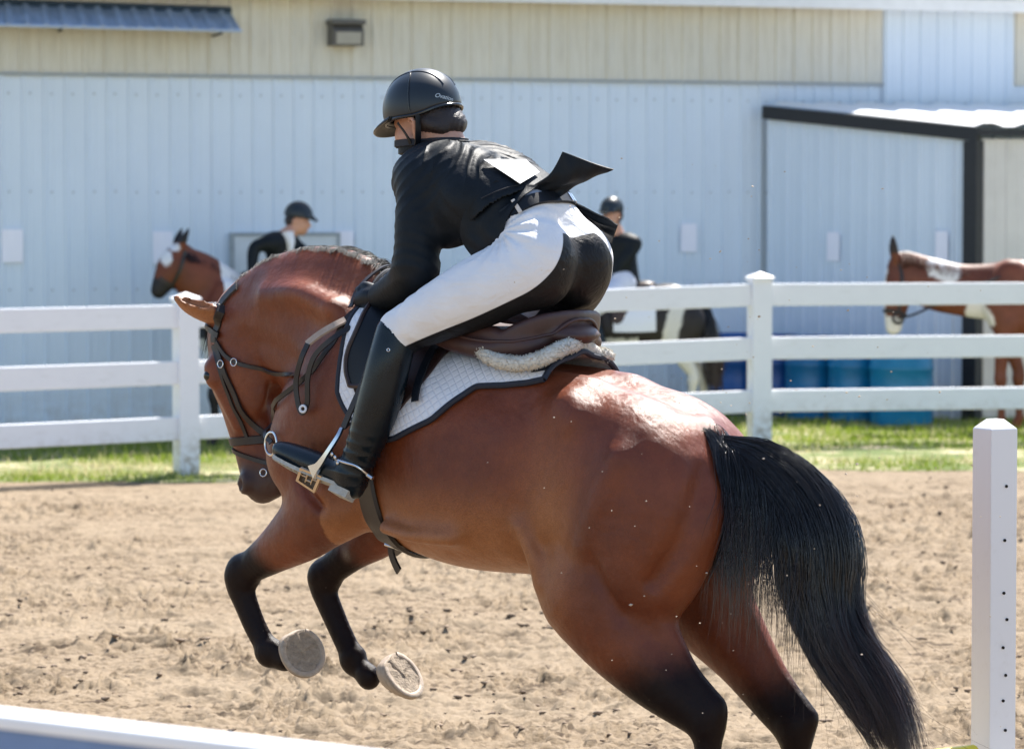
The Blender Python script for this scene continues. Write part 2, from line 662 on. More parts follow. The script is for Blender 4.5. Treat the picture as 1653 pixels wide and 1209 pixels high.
_Q = np.stack([_I[:-1, :-1], _I[:-1, 1:], _I[1:, 1:], _I[1:, :-1]], -1).reshape(-1, 4)
tag(link('grass_verge', np_mesh('grass_verge', _V, _Q, verge_mat())), kind='structure')

def grass_blades():
    rg = np.random.default_rng(5)
    N = 120000
    X = rg.uniform(-5.5, 6.0, N)
    Y = edge_y(X) + rg.random(N) ** 1.0 * (33.2 - edge_y(X)) + rg.normal(0, .05, N)
    dens = sstep(vnoise(X * 1.1, Y * 2.6, 9) + .25 * vnoise(X * 6, Y * 6, 10), .30, .75)
    ey = (Y - edge_y(X))
    band = np.exp(-((ey - .95) / .40) ** 2)                 # the worn straw strip
    keep = rg.random(N) < np.clip(.22 + dens - .92 * band, .03, 1)
    X, Y, band = X[keep], Y[keep], band[keep]
    N = len(X)
    h = rg.uniform(.020, .050, N) * (1 + .7 * vnoise(X * 2, Y * 2, 12))
    h *= np.where(rg.random(N) < .03, 2.2, 1)
    a = rg.uniform(0, math.pi, N)
    w = rg.uniform(.004, .009, N)
    lx, ly = rg.normal(0, .35, N) * h, rg.normal(0, .35, N) * h
    z = gz(X, Y)
    p0 = np.stack([X - np.cos(a) * w, Y - np.sin(a) * w, z], -1)
    p1 = np.stack([X + np.cos(a) * w, Y + np.sin(a) * w, z], -1)
    p2 = np.stack([X + lx, Y + ly, z + h], -1)
    V = np.stack([p0, p1, p2], 1).reshape(-1, 3)
    Fc = np.arange(3 * N).reshape(N, 3)
    dry = np.repeat(np.clip(band + (rg.random(N) < .14) * .8 + .35 * (vnoise(X * 1.7, Y * 3, 14) - .4), 0, 1), 3)
    t = NT('grass')
    rnd = t.noise(t.coord('Object'), 25, 3, .6)
    col = t.mix(t.attr('dry'), t.ramp(rnd, [(.3, (.13, .21, .014)), (.7, (.29, .36, .036))]), (.62, .53, .34))
    t.set(Base_Color=col, Roughness=.6)
    tr = t.n('BsdfTranslucent')
    t.l(col, tr.inputs[0])
    mx = t.n('MixShader')
    mx.inputs[0].default_value = .45
    out = t.t.nodes['Material Output']
    t.l(t.b.outputs[0], mx.inputs[1])
    t.l(tr.outputs[0], mx.inputs[2])
    t.l(mx.outputs[0], out.inputs[0])
    return link('grass', np_mesh('grass', V, Fc, t.m, False, {'dry': dry}))
tag(grass_blades(), kind='stuff')
# ------------------------------------------------------------------ barn with ribbed metal walls
M_PANEL = NT('painted_metal_wall')
_c = M_PANEL.coord('Object')
_f = M_PANEL.noise(_c, 1.3, 4, .6)
_st = M_PANEL.noise(M_PANEL.coord('Object', (9, 9, .6)), 2.0, 5, .7)
_col = M_PANEL.ramp(_f, [(.3, (.66, .745, .84)), (.7, (.71, .795, .885))])
_col = M_PANEL.mix(M_PANEL.math('MULTIPLY', M_PANEL.smooth(_st, .55, .8), .22), _col, (.55, .60, .63))
_sx = M_PANEL.n('SeparateXYZ')
M_PANEL.l(_c, _sx.inputs[0])
_spl = M_PANEL.math('MULTIPLY', M_PANEL.smooth(_sx.outputs[2], .55, .0), M_PANEL.smooth(M_PANEL.noise(_c, 7, 5, .7), .35, .7))
_col = M_PANEL.mix(M_PANEL.math('MULTIPLY', _spl, .6), _col, (.36, .31, .25))
M_PANEL.set(Base_Color=_col, Roughness=.42, Normal=M_PANEL.bump(_f, .12, .05))
M_PANEL = M_PANEL.m
_t = NT('fibreglass_skylight')
_c = _t.coord('Object')
_f = _t.noise(_t.coord('Object', (6, 6, .8)), 2.2, 5, .7)
_f2 = _t.noise(_c, 3, 3, .6)
_col = _t.ramp(_f, [(.25, (.54, .50, .41)), (.5, (.66, .625, .525)), (.8, (.73, .70, .61))])
_col = _t.mix(_t.math('MULTIPLY', _t.smooth(_f2, .45, .7), .35), _col, (.58, .575, .53))
_t.set(Base_Color=_col, Roughness=.5)
M_TAN = _t.m
M_TRIMW = simple('white_fascia_paint', (.78, .79, .80), .45, .05, 8)
M_BLACKTRIM = simple('black_steel_trim', (.012, .014, .018), .5, .2, 20)
M_ROOFW = simple('white_roof_sheet', (.80, .80, .79), .45, .05, 6)
M_FRAME = simple('grey_door_frame', (.34, .37, .38), .5, .1, 10)
M_DOORW = simple('door_leaf_paint', (.66, .69, .70), .5, .05, 6)

W0 = P(0, 715, 29.5)
W1 = P(1420, 681, 32.3)
WD = W1 - W0
WYAW = math.atan2(WD[1], WD[0])
wdir = np.array([math.cos(WYAW), math.sin(WYAW), 0.0])
wnrm = np.array([math.sin(WYAW), -math.cos(WYAW), 0.0])      # towards the arena
barn = empty('barn', (W0[0], W0[1], 0), WYAW)
tag(barn, 'long barn with pale ribbed metal walls and a tan panel strip under the eave', 'barn')

def wall_at(px):
    """distance along the wall where photo column px meets it"""
    D = P(px, 500, 1.0) - CAM
    A = np.array([[D[0], -wdir[0]], [D[1], -wdir[1]]])
    t = np.linalg.solve(A, np.array([W0[0], W0[1]]))
    return t[1]

def rib_sheet(width, z0, z1, pitch=.178, rib=.02, thick=.004):
    """ribbed sheet, x along, -y outward"""
    prof = []
    x = 0.0
    while x < width - 1e-4:
        e = min(pitch, width - x)
        prof += [(x, 0)]
        if e > .08:
            prof += [(x + .014, 0), (x + .024, -rib), (x + .044, -rib), (x + .054, 0), (x + e * .60, 0), (x + e * .62, -.004), (x + e * .68, -.004), (x + e * .70, 0)]
        x += pitch
    prof.append((width, 0))
    n = len(prof)
    V = [(a, b, z) for z in (z0, z1) for a, b in prof]
    V += [(a, b + thick, z) for z in (z0, z1) for a, b in prof]
    Fc = [(i, i + 1, n + i + 1, n + i) for i in range(n - 1)]
    Fc += [(2 * n + i + 1, 2 * n + i, 3 * n + i, 3 * n + i + 1) for i in range(n - 1)]
    return MB().add(V, Fc)

PW = .178 * 5
Z_TAN, Z_EAVE, Z_FASC = 3.008, 3.655, 3.765
_low_me = rib_sheet(PW, -.1, Z_TAN, .178).mesh('wall_panel', M_PANEL)
_tan_me = rib_sheet(PW, Z_TAN + .004, Z_EAVE + .06, .178, .018).mesh('skylight_panel', M_TAN)
_up_me = rib_sheet(PW, Z_TAN - .1, Z_EAVE + .06, .178).mesh('wall_panel', M_PANEL)
tA, tB = wall_at(1422), wall_at(1632)
x = -5 * PW
k = 0
while x < 16:
    o = link('wall_panel', _low_me, barn)
    o.location = (x, (k % 2) * .0015, 0)
    k += 1
    x += PW
x = tA
while x > -5 * PW:
    x -= PW
    o = link('skylight_panel', _tan_me, barn)
    o.location = (x, -.010 - (k % 2) * .0015, 0)
    k += 1
_w = tB - tA
o = link('wall_panel', rib_sheet(_w, Z_TAN - .25, Z_EAVE + .06, .172).mesh('wall_panel', M_PANEL), barn)
o.location = (tA, -.022, 0)
x = tB
for i in range(6):
    o = link('skylight_panel', _tan_me, barn)
    o.location = (x, -.010 - (k % 2) * .0015, 0)
    k += 1
    x += PW
# lower lap strip under the skylights, fascia, roof
b = MB().box((-5, -.032, Z_TAN - .012), (tA, -.012, Z_TAN + .012))
b.build('flashing', M_FRAME, barn)
MB().box((-6, -.30, Z_EAVE), (18, -.26, Z_FASC), .008).build('fascia', M_TRIMW, barn)
MB().box((-6, -.26, Z_EAVE + .02), (18, .02, Z_EAVE + .035)).build('soffit', M_TRIMW, barn)
rf = MB()
_pr = []
x = -6.0
while x < 18:
    _pr += [(x, 0), (x + .06, 0), (x + .08, .025), (x + .115, .025), (x + .135, 0)]
    x += .23
nrm = len(_pr)
rf.add([(a, y, Z_FASC + .01 + b_ + (y + .33) * .28) for y in (-.33, 9.0) for a, b_ in _pr], [(i, i + 1, nrm + i + 1, nrm + i) for i in range(nrm - 1)])
rf.build('roof', M_ROOFW, barn)
MB().box((-6, .02, -.1), (18, .16, Z_EAVE)).build('wall', M_PANEL, barn)
for xx in (-6.0, 17.86):
    MB().box((xx, .16, -.1), (xx + .14, 9, Z_EAVE + .3)).build('wall', M_PANEL, barn)
MB().box((-6, 9, -.1), (18, 9.14, Z_EAVE + 2.4)).build('wall', M_PANEL, barn)
# screw heads along the girts
sc_ = MB()
for zz in (.45, 1.25, 2.05, 2.85):
    xx = -4.4
    while xx < 9.0:
        x_, z_ = xx + .034, zz + .004 * math.sin(xx * 9)
        sc_.add([(x_ - .007, -.0245, z_ - .007), (x_ + .007, -.0245, z_ - .007), (x_ + .007, -.0245, z_ + .007), (x_ - .007, -.0245, z_ + .007), (x_, -.029, z_)], [(0, 1, 4), (1, 2, 4), (2, 3, 4), (3, 0, 4)])
        xx += .178
tag(sc_.build('screws', simple('grey_screw', (.30, .32, .33), .5), barn), kind='stuff')
# door behind the left rider
d0, d1 = wall_at(376), wall_at(541)
ztop = CAMH + (HOR - 381) / (FPX / 30.4)
dr = MB().box((d0, -.045, -.05), (d1, -.026, ztop)).build('door', M_DOORW, barn)
MB().box((d0 - .03, -.055, -.05), (d0, -.002, ztop + .03)).build('door_frame', M_FRAME, dr)
MB().box((d1, -.055, -.05), (d1 + .03, -.002, ztop + .03)).build('door_frame', M_FRAME, dr)
MB().box((d0, -.055, ztop), (d1, -.002, ztop + .03)).build('door_frame', M_FRAME, dr)

# ribbed awning high on the left
def wall_local(px, py, out):
    """photo pixel -> barn local coordinates on a plane `out` metres in front of the wall"""
    D = P(px, py, 1.0) - CAM
    o_ = np.array([W0[0], W0[1], 0]) + wnrm * out
    t = ((o_ - CAM) @ wnrm) / (D @ wnrm)
    q = CAM + t * D - np.array([W0[0], W0[1], 0])
    return np.array([q @ wdir, -(q @ wnrm), q[2]])
t = NT('blue_grey_awning_sheet')
_c = t.coord('Object')
_f = t.noise(t.coord('Object', (3, 1, 1)), 4, 4, .7)
t.set(Base_Color=t.ramp(_f, [(.35, (.20, .27, .36)), (.7, (.33, .42, .54))]), Roughness=.4)
M_AWN = t.m
aw = empty('awning', tuple(np.array([W0[0], W0[1], 0])), WYAW)
tag(aw, 'blue grey ribbed metal awning high on the barn wall at its left', 'awning')
a_t0, a_t1 = wall_local(-60, 6, .03), wall_local(373, 21, .03)
a_b0, a_b1 = wall_local(-60, 40, .42), wall_local(390, 51, .42)
n = 90
V = []
Fc = []
for i in range(n + 1):
    s = i / n
    p_t = a_t0 * (1 - s) + a_t1 * s
    p_b = a_b0 * (1 - s) + a_b1 * s
    h = .022 if i % 6 in (2, 3) else 0
    V += [p_t + np.array([0, -h * .5, h]), p_b + np.array([0, -h * .5, h])]
for i in range(n):
    Fc.append((2 * i, 2 * i + 1, 2 * i + 3, 2 * i + 2))
m_ = MB().add(V, Fc)
o = m_.build('sheet', M_AWN, aw)
sd = o.modifiers.new('thick', 'SOLIDIFY'); sd.thickness = .006
MB().tube([a_t0 + np.array([0, 0, .02]), a_t1 + np.array([0, 0, .02])], .028, 4).build('flashing', simple('dark_flashing', (.05, .08, .11), .5), aw)
MB().tube([a_b0 + np.array([0, -.01, 0]), a_b1 + np.array([0, -.01, 0])], .012, 5).build('gutter_edge', simple('pale_edge', (.42, .5, .6), .4), aw)
for s in (.35, .93):
    p_t, p_b = a_t0 * (1 - s) + a_t1 * s, a_b0 * (1 - s) + a_b1 * s
    MB().tube([p_t + np.array([0, 0, -.2]), p_b + np.array([0, .03, -.02])], .012, 5).build('bracket', M_BLACKTRIM, aw)

# wall lamp
lp = wall_local(553, 56, .02)
lam = empty('wall_lamp', tuple(np.array([W0[0], W0[1], 0]) + lp[0] * wdir - lp[1] * -wnrm * -1 + np.array([0, 0, lp[2]])), WYAW)
tag(lam, 'bronze wedge shaped wall lamp under the barn eave', 'lamp')
M_LAMP = simple('bronze_lamp_housing', (.10, .095, .085), .5, .15, 20)
M_LENS = simple('lamp_glass', (.36, .35, .30), .15, .05, 10)
pr = [(0, .11), (-.10, .10), (-.17, .02), (-.16, -.10), (0, -.10)]
V = [(sx * .135, a, b_) for sx in (-1, 1) for a, b_ in pr]
MB().add(V, [(0, 1, 2, 3, 4), (9, 8, 7, 6, 5)] + [(i, i + 5, (i + 1) % 5 + 5, (i + 1) % 5) for i in range(5)]).build('housing', M_LAMP, lam)
MB().add([(-.11, -.178, .012), (.11, -.178, .012), (.11, -.168, -.088), (-.11, -.168, -.088)], [(0, 1, 2, 3)]).build('lens', M_LENS, lam)
MB().box((-.15, -.185, .075), (.15, .0, .118), .01).build('hood', M_LAMP, lam)

# sheets of paper taped on the wall
t = NT('printed_paper')
_c = t.coord('Object')
ln = t.n('TexWave', wave_type='BANDS', bands_direction='Z')
ln.inputs['Scale'].default_value = 16
ln.inputs['Distortion'].default_value = 0
t.l(_c, ln.inputs['Vector'])
gap = t.noise(t.coord('Object', (30, 1, 1)), 2, 2, .5)
ink = t.math('MULTIPLY', t.smooth(ln.outputs['Fac'], .6, .8), t.smooth(gap, .42, .5))
t.set(Base_Color=t.mix(t.math('MULTIPLY', ink, .10), (.93, .92, 1.0), (.3, .3, .4)), Roughness=.7)
M_PAPER = t.m
def paper(px, py, w, h, label, out=.03, tilt=0.0):
    q = wall_local(px, py, out)
    o = MB()
    n_ = 4
    V = []
    for i in range(n_ + 1):
        for j in range(n_ + 1):
            a, b_ = (i / n_ - .5) * w, (j / n_ - .5) * h
            V.append((a, -.006 * math.sin(3 * a / w + 2 * b_ / h), b_))
    o.add(V, [(i * (n_ + 1) + j, (i + 1) * (n_ + 1) + j, (i + 1) * (n_ + 1) + j + 1, i * (n_ + 1) + j + 1) for i in range(n_) for j in range(n_)])
    ob = link('paper_sheet', o.mesh('paper_sheet', M_PAPER))
    ob.location = np.array([W0[0], W0[1], 0]) + q[0] * wdir + (-q[1]) * wnrm + np.array([0, 0, q[2]])
    ob.rotation_euler = (0, tilt, WYAW)
    m2 = ob.modifiers.new('thick', 'SOLIDIFY'); m2.thickness = .002
    tag(ob, label, 'paper', 'paper sheets taped on the metal walls')
    return ob
paper(20, 397, .175, .27, 'white paper sheet on the barn wall above the left end of the white fence')
paper(263, 400, .165, .27, 'white paper sheet behind the ears of the bay horse by the barn')
paper(556, 392, .16, .20, 'white paper sheet right of the barn door frame')
paper(1112, 384, .145, .245, 'white paper sheet on the wall right of the far rider in the dark helmet')
# ------------------------------------------------------------------ lean-to shed with black trim
shed = empty('shed', (0, 0, 0))
A_ = P(1237, 600, 31.75)
B_ = P(1567, 600, 30.5)
A2, B2 = np.array([A_[0], A_[1], 0]), np.array([B_[0], B_[1], 0])
sy = math.atan2(B2[1] - A2[1], B2[0] - A2[0])
slen = np.linalg.norm(B2 - A2)
shed.location = (A2[0], A2[1], .0)
shed.rotation_euler = (0, 0, sy)
tag(shed, 'pale metal shed with black corner trim and white roof against the barn', 'shed')
zA = CAMH + (HOR - 172) / (FPX / 31.75)
zB = CAMH + (HOR - 206) / (FPX / 30.5)
# side wall (x from 0 at the barn to slen at the corner post), each ribbed sheet its own part
ns = 3
pw = (slen - .06) / ns
for i in range(ns):
    sh = rib_sheet(pw, .0, 1.0, .170, .022)
    for j, v in enumerate(sh.V):
        zt = zA + (zB - zA) * ((v[0] + i * pw) / slen) - .10
        sh.V[j] = (v[0] + i * pw, v[1], v[2] * zt)
    sh.build('wall_panel', M_PANEL, shed)
def slant(x0, x1, y0, y1, dz0, dz1, name, mat):
    f = lambda xx: zA + (zB - zA) * xx / slen
    V = []
    for xx in (x0, x1):
        for yy in (y0, y1):
            V += [(xx, yy, f(xx) + dz0), (xx, yy, f(xx) + dz1)]
    MB().add(V, [(0, 1, 3, 2), (4, 6, 7, 5), (0, 4, 5, 1), (2, 3, 7, 6), (1, 5, 7, 3), (0, 2, 6, 4)]).build(name, mat, shed)
slant(-.02, slen + .07, -.05, .02, -.115, 0.0, 'beam', M_BLACKTRIM)
MB().box((slen - .055, -.055, 0), (slen + .075, .06, zB - .116)).build('post', M_BLACKTRIM, shed)
# front wall going right from the corner post, roof, front eave trim
ang = WYAW - sy
fd = np.array([math.cos(ang), math.sin(ang)])
fn = np.array([math.sin(ang), -math.cos(ang)])
M_BEIGE = simple('cream_wall_sheet', (.66, .63, .58), .5, .05, 5)
for i in range(4):
    sh = rib_sheet(.85, 0, zB - .10, .213, .012)
    V = [(slen + .04 + fd[0] * (v[0] + .04 + i * .85) + fn[0] * -v[1], fd[1] * (v[0] + .04 + i * .85) + fn[1] * -v[1] + .02, v[2]) for v in sh.V]
    MB().add(V, sh.F).build('wall_panel', M_BEIGE, shed)
e0 = np.array([slen + .075, -.05])
V = []
for s in (0, 4):
    for o_ in (0, .06):
        q = e0 + fd * s - fn * o_
        V += [(q[0], q[1], zB - .075), (q[0], q[1], zB - .018)]
MB().add(V, [(0, 1, 3, 2), (4, 6, 7, 5), (0, 4, 5, 1), (2, 3, 7, 6), (1, 5, 7, 3), (0, 2, 6, 4)]).build('beam', M_BLACKTRIM, shed)
# roof: from the barn wall down to the front eave, ribbed
back = np.array([0.0, 0.05])
nr = 44
V = []
for i in range(nr + 1):
    s = i / nr * 4.2
    h = .03 if i % 4 in (1, 2) else 0
    a = back + fd * s
    b_ = np.array([slen + .03, -.03]) + fd * s
    V += [(a[0], a[1], zA + .012 + h), (b_[0], b_[1], zB + .006 + h)]
MB().add(V, [(2 * i, 2 * i + 1, 2 * i + 3, 2 * i + 2) for i in range(nr)]).build('roof', M_ROOFW, shed)
def paper_shed(px, py, w, h, label):
    D = P(px, py, 1.0) - CAM
    nn = np.array([math.sin(sy), -math.cos(sy), 0])
    o_ = A2 + nn * .032
    t_ = ((o_ - CAM) @ nn) / (D @ nn)
    p = CAM + t_ * D
    ob = MB().box((-w / 2, -.003, -h / 2), (w / 2, 0, h / 2)).build('paper_sheet', M_PAPER)
    ob.location = p
    ob.rotation_euler = (0, 0, sy)
    tag(ob, label, 'paper', 'paper sheets taped on the metal walls')
paper_shed(1345, 398, .125, .245, 'white paper sheet on the shed wall above the blue barrels')
paper_shed(1520, 398, .12, .26, 'white paper sheet beside the black corner post of the shed')

# ------------------------------------------------------------------ blue barrels
def barrel_mesh(r, h, mat, matlid):
    pr = [(r * .93, 0), (r * .97, .015), (r, .04), (r, h * .30), (r * 1.035, h * .32), (r * 1.035, h * .35), (r, h * .37), (r, h * .63), (r * 1.035, h * .65), (r * 1.035, h * .68), (r, h * .70), (r, h * .95), (r * .97, h * .985), (r * .93, h), (r * .9, h), (r * .88, h * .975)]
    return MB().lathe(pr, 32).mesh('barrel', mat, True)
def barrel(px, d, r, h, col, label):
    p = P(px, 600, d)
    root = link('barrel', barrel_mesh(r, h, simple('blue_plastic', col, .38, .12, 6), None))
    root.location = (p[0], p[1], float(gz(p[0], p[1])))
    tag(root, label, 'barrel', 'blue barrels along the shed wall')
    for a in (.5, -2.2):
        MB().lathe([(.035, h * .975), (.035, h * .992), (.025, h * .995)], 12, (math.cos(a) * r * .6, math.sin(a) * r * .6, 0)).build('bung', simple('bung', (.02, .02, .03), .5), root, True)
barrel(1455, 30.0, .262, .72, (.006, .19, .38), 'wide light blue plastic barrel nearest the black corner post')
barrel(1378, 30.35, .215, .72, (.005, .165, .36), 'blue plastic barrel second from the black corner post')
barrel(1308, 30.65, .215, .72, (.005, .145, .34), 'blue plastic barrel in the middle of the barrel row')
barrel(1250, 30.95, .215, .72, (.004, .07, .28), 'dark blue plastic barrel just right of the middle fence post')
barrel(1186, 31.2, .215, .72, (.004, .08, .30), 'dark blue plastic barrel behind the tail of the black and white horse')

# ------------------------------------------------------------------ white rail fence
t = NT('white_vinyl')
_c = t.coord('Object')
_f = t.noise(_c, 6, 5, .7)
_sx = t.n('SeparateXYZ')
t.l(_c, _sx.inputs[0])
_mud = t.math('MULTIPLY', t.smooth(_sx.outputs[2], .42, .0), t.smooth(t.noise(_c, 16, 5, .75), .40, .66))
_sm = t.math('MULTIPLY', t.smooth(t.noise(t.coord('Object', (2, 9, 9)), 3, 5, .7), .56, .74), .22)
_vc = t.mix(_mud, t.ramp(_f, [(.3, (.86, .86, .885)), (.7, (.90, .90, .92))]), (.38, .31, .23))
_vc = t.mix(_sm, _vc, (.50, .47, .42))
t.set(Base_Color=_vc, Roughness=.38, Normal=t.bump(_f, .05, .01))
M_VINYL = t.m
fpts = [P(-420, 600, 23.9), P(300, 600, 26.0), P(1226, 600, 27.4), P(2120, 600, 28.3)]
fence = empty('white_fence', (fpts[1][0], fpts[1][1], 0))
tag(fence, 'white three rail vinyl fence around the arena in front of the barn', 'fence')
fo = np.array([fpts[1][0], fpts[1][1], 0])
lift = [-.005, 0, .118, .118]
pw_ = .076
for i, p in enumerate(fpts):
    q = np.array([p[0], p[1], 0]) - fo
    z = lift[i]
    th = math.atan2(*(fpts[min(i + 1, 3)] - fpts[max(i - 1, 0)])[[1, 0]])
    b = MB().box((-pw_, -pw_, -.12), (pw_, pw_, 1.265), .006).build('post', M_VINYL, fence)
    b.location = (q[0], q[1], z)
    b.rotation_euler = (0, 0, th)
    c = MB()
    w_ = pw_ + .014
    c.add([(-w_, -w_, 1.262), (w_, -w_, 1.262), (w_, w_, 1.262), (-w_, w_, 1.262), (-w_, -w_, 1.285), (w_, -w_, 1.285), (w_, w_, 1.285), (-w_, w_, 1.285), (0, 0, 1.325)],
          [(3, 2, 1, 0), (0, 1, 5, 4), (1, 2, 6, 5), (2, 3, 7, 6), (3, 0, 4, 7), (4, 5, 8), (5, 6, 8), (6, 7, 8), (7, 4, 8)])
    c.build('post_cap', M_VINYL, b)
for i in range(3):
    a, c = fpts[i], fpts[i + 1]
    a = np.array([a[0], a[1], lift[i]]) - fo
    c = np.array([c[0], c[1], lift[i + 1]]) - fo
    L_ = np.linalg.norm((c - a)[:2])
    for zt in (1.235, .83, .43):
        o = MB().box((pw_ * .6, -.028, zt - .168), (L_ - pw_ * .6, .028, zt), .008).build('rail', M_VINYL, fence)
        o.location = a
        o.rotation_euler = (0, -math.atan2(c[2] - a[2], L_), math.atan2(c[1] - a[1], c[0] - a[0]))

# top rail of the near fence, low in the left corner
n0, n1 = P(-330, 1108, 5.75), P(700, 1228, 4.85)
nf = empty('near_fence', (n0[0], n0[1], 0))
tag(nf, 'blue board with its lit top coloured white close to the camera in the lower corner', 'fence')
d_ = n1 - n0
L_ = np.linalg.norm(d_[:2])
o = MB().box((-.05, -.035, -.022), (L_ + 1.6, .035, 0), .006).build('rail', simple('lit_top_white', (.88, .88, .90), .4, .03, 8), nf)  # lit top against darker face put into the two colours, white and blue
bd = MB().box((-.05, -.028, -.20), (L_ + 1.6, .022, -.0225), .003).build('board', simple('board_face_blue', (.15, .24, .43), .5, .08, 8), nf)
bd.location = (0, 0, n0[2])
bd.rotation_euler = (0, -math.atan2(d_[2], L_), math.atan2(d_[1], d_[0]))
o.location = (0, 0, (n0[2]))
o.rotation_euler = (0, -math.atan2(d_[2], L_), math.atan2(d_[1], d_[0]))
for s in (-.1, L_ + 1.6):
    q = d_ / L_ * s
    o = MB().box((-.065, -.065, -.1), (.065, .065, n0[2] + .06 + (d_[2] * s / L_)), .006).build('post', M_VINYL, nf)
    o.location = (q[0], q[1], 0)
    o.rotation_euler = (0, 0, math.atan2(d_[1], d_[0]))

# ------------------------------------------------------------------ jump standard with peg holes
jp = P(1605, 900, 11.4)
js = empty('jump_standard', (jp[0], jp[1], 0), math.radians(28))
tag(js, 'white wooden jump standard post with a column of peg holes', 'jump standard')
M_WPAINT = NT('white_gloss_wood')
_c = M_WPAINT.coord('Object')
_g = M_WPAINT.noise(M_WPAINT.coord('Object', (1, 1, .12)), 60, 5, .7)
_d = M_WPAINT.noise(_c, 9, 4, .7)
M_WPAINT.set(Base_Color=M_WPAINT.mix(M_WPAINT.math('MULTIPLY', M_WPAINT.smooth(_d, .55, .8), .3), (.78, .77, .78), (.52, .46, .40)), Roughness=.4, Normal=M_WPAINT.bump(_g, .12, .002))
M_WPAINT = M_WPAINT.m
hw = .0505
ZP = CAMH - (675 - HOR) / (FPX / 11.4)
bm = bmesh.new()
pole = MB()
ch = .030
pole.add([(-hw, -hw, -.05), (hw, -hw, -.05), (hw, hw, -.05), (-hw, hw, -.05), (-hw, -hw, ZP - ch), (hw, -hw, ZP - ch), (hw, hw, ZP - ch), (-hw, hw, ZP - ch),
          (-hw + ch, -hw + ch, ZP), (hw - ch, -hw + ch, ZP), (hw - ch, hw - ch, ZP), (-hw + ch, hw - ch, ZP)],
         [(0, 1, 5, 4), (1, 2, 6, 5), (2, 3, 7, 6), (3, 0, 4, 7), (4, 5, 9, 8), (5, 6, 10, 9), (6, 7, 11, 10), (7, 4, 8, 11), (8, 9, 10, 11), (3, 2, 1, 0)])
po = pole.build('post', M_WPAINT, js)
bv = po.modifiers.new('edge', 'BEVEL'); bv.width = .003; bv.segments = 2
M_HOLE = simple('peg_hole', (.02, .018, .016), .9)
for px_, py_ in ((1615, 782), (1612, 869), (1611, 954), (1618, 997), (1610, 1042), (1616, 1087), (1611, 1128), (1616, 1176)):
    z = CAMH - (py_ - HOR) / (FPX / 11.4)
    xx = .004 + (px_ - 1613) / 511 * .9
    h_ = MB().lathe([(.0048, 0), (.0048, .004), (.0038, .0042), (.0036, .0006)], 12)
    h_.V = [(a + xx, -hw - c, z + b_) for a, b_, c in h_.V]
    h_.build('peg_hole', M_HOLE, po)
for s in (1, -1):
    MB().box((s * .06 if s > 0 else -.42, -.045, 0.0), (.42 if s > 0 else -.06, .045, .09), .006).build('foot', M_WPAINT, js)
    MB().box((-.045, s * .06 if s > 0 else -.42, 0.0), (.045, .42 if s > 0 else -.06, .09), .006).build('foot', M_WPAINT, js)
ye = P(1572, 1201, 11.3)
ys_ = P(1180, 1246, 10.9)
yp = link('jump_pole', MB().tube(np.linspace(ye, ys_, 12) - ye + np.array([0, 0, -.045]), .045, 16).mesh('jump_pole', simple('yellow_pole_paint', (.78, .60, .02), .4, .06, 12), True))
yp.location = ye
tag(yp, 'yellow jump pole with its end against the white jump standard', 'pole')
# ------------------------------------------------------------------ the bay horse
def stations(S, us, top, bot, half, egg=0.12, p=2.2, k=0.05):
    u = np.linspace(us[0], us[-1], 120)
    def sp(y):
        c = catmull(np.stack([us, y], 1), 12)
        return np.interp(u, c[:, 0], c[:, 1])
    T, B, A = sp(top), sp(bot), sp(half)
    X = S.ax[0]
    t_, b_, a_ = np.interp(X, u, T), np.interp(X, u, B), np.interp(X, u, A)
    c_ = (t_ + b_) / 2
    h_ = (t_ - b_) / 2
    Y = S.ax[1][None, :, None]
    Z = S.ax[2][None, None, :]
    c_, h_, a_ = c_[:, None, None], h_[:, None, None], a_[:, None, None]
    tz = (Z - c_) / h_
    ae = a_ * (1 - egg * np.clip(tz, -1, 1))
    d = ((np.abs(Y) / ae) ** p + np.abs(tz) ** p) ** (1 / p)
    d = (d - 1) * np.minimum(a_, h_)
    du = np.maximum(np.maximum(us[0] - X, X - us[-1]), 0)[:, None, None]
    d = np.where(du > 0, np.sqrt(np.maximum(d, 0) ** 2 + du ** 2), d)
    S.f = smin(S.f, d.astype(np.float32), k)

LAT = (0, 1, 0)

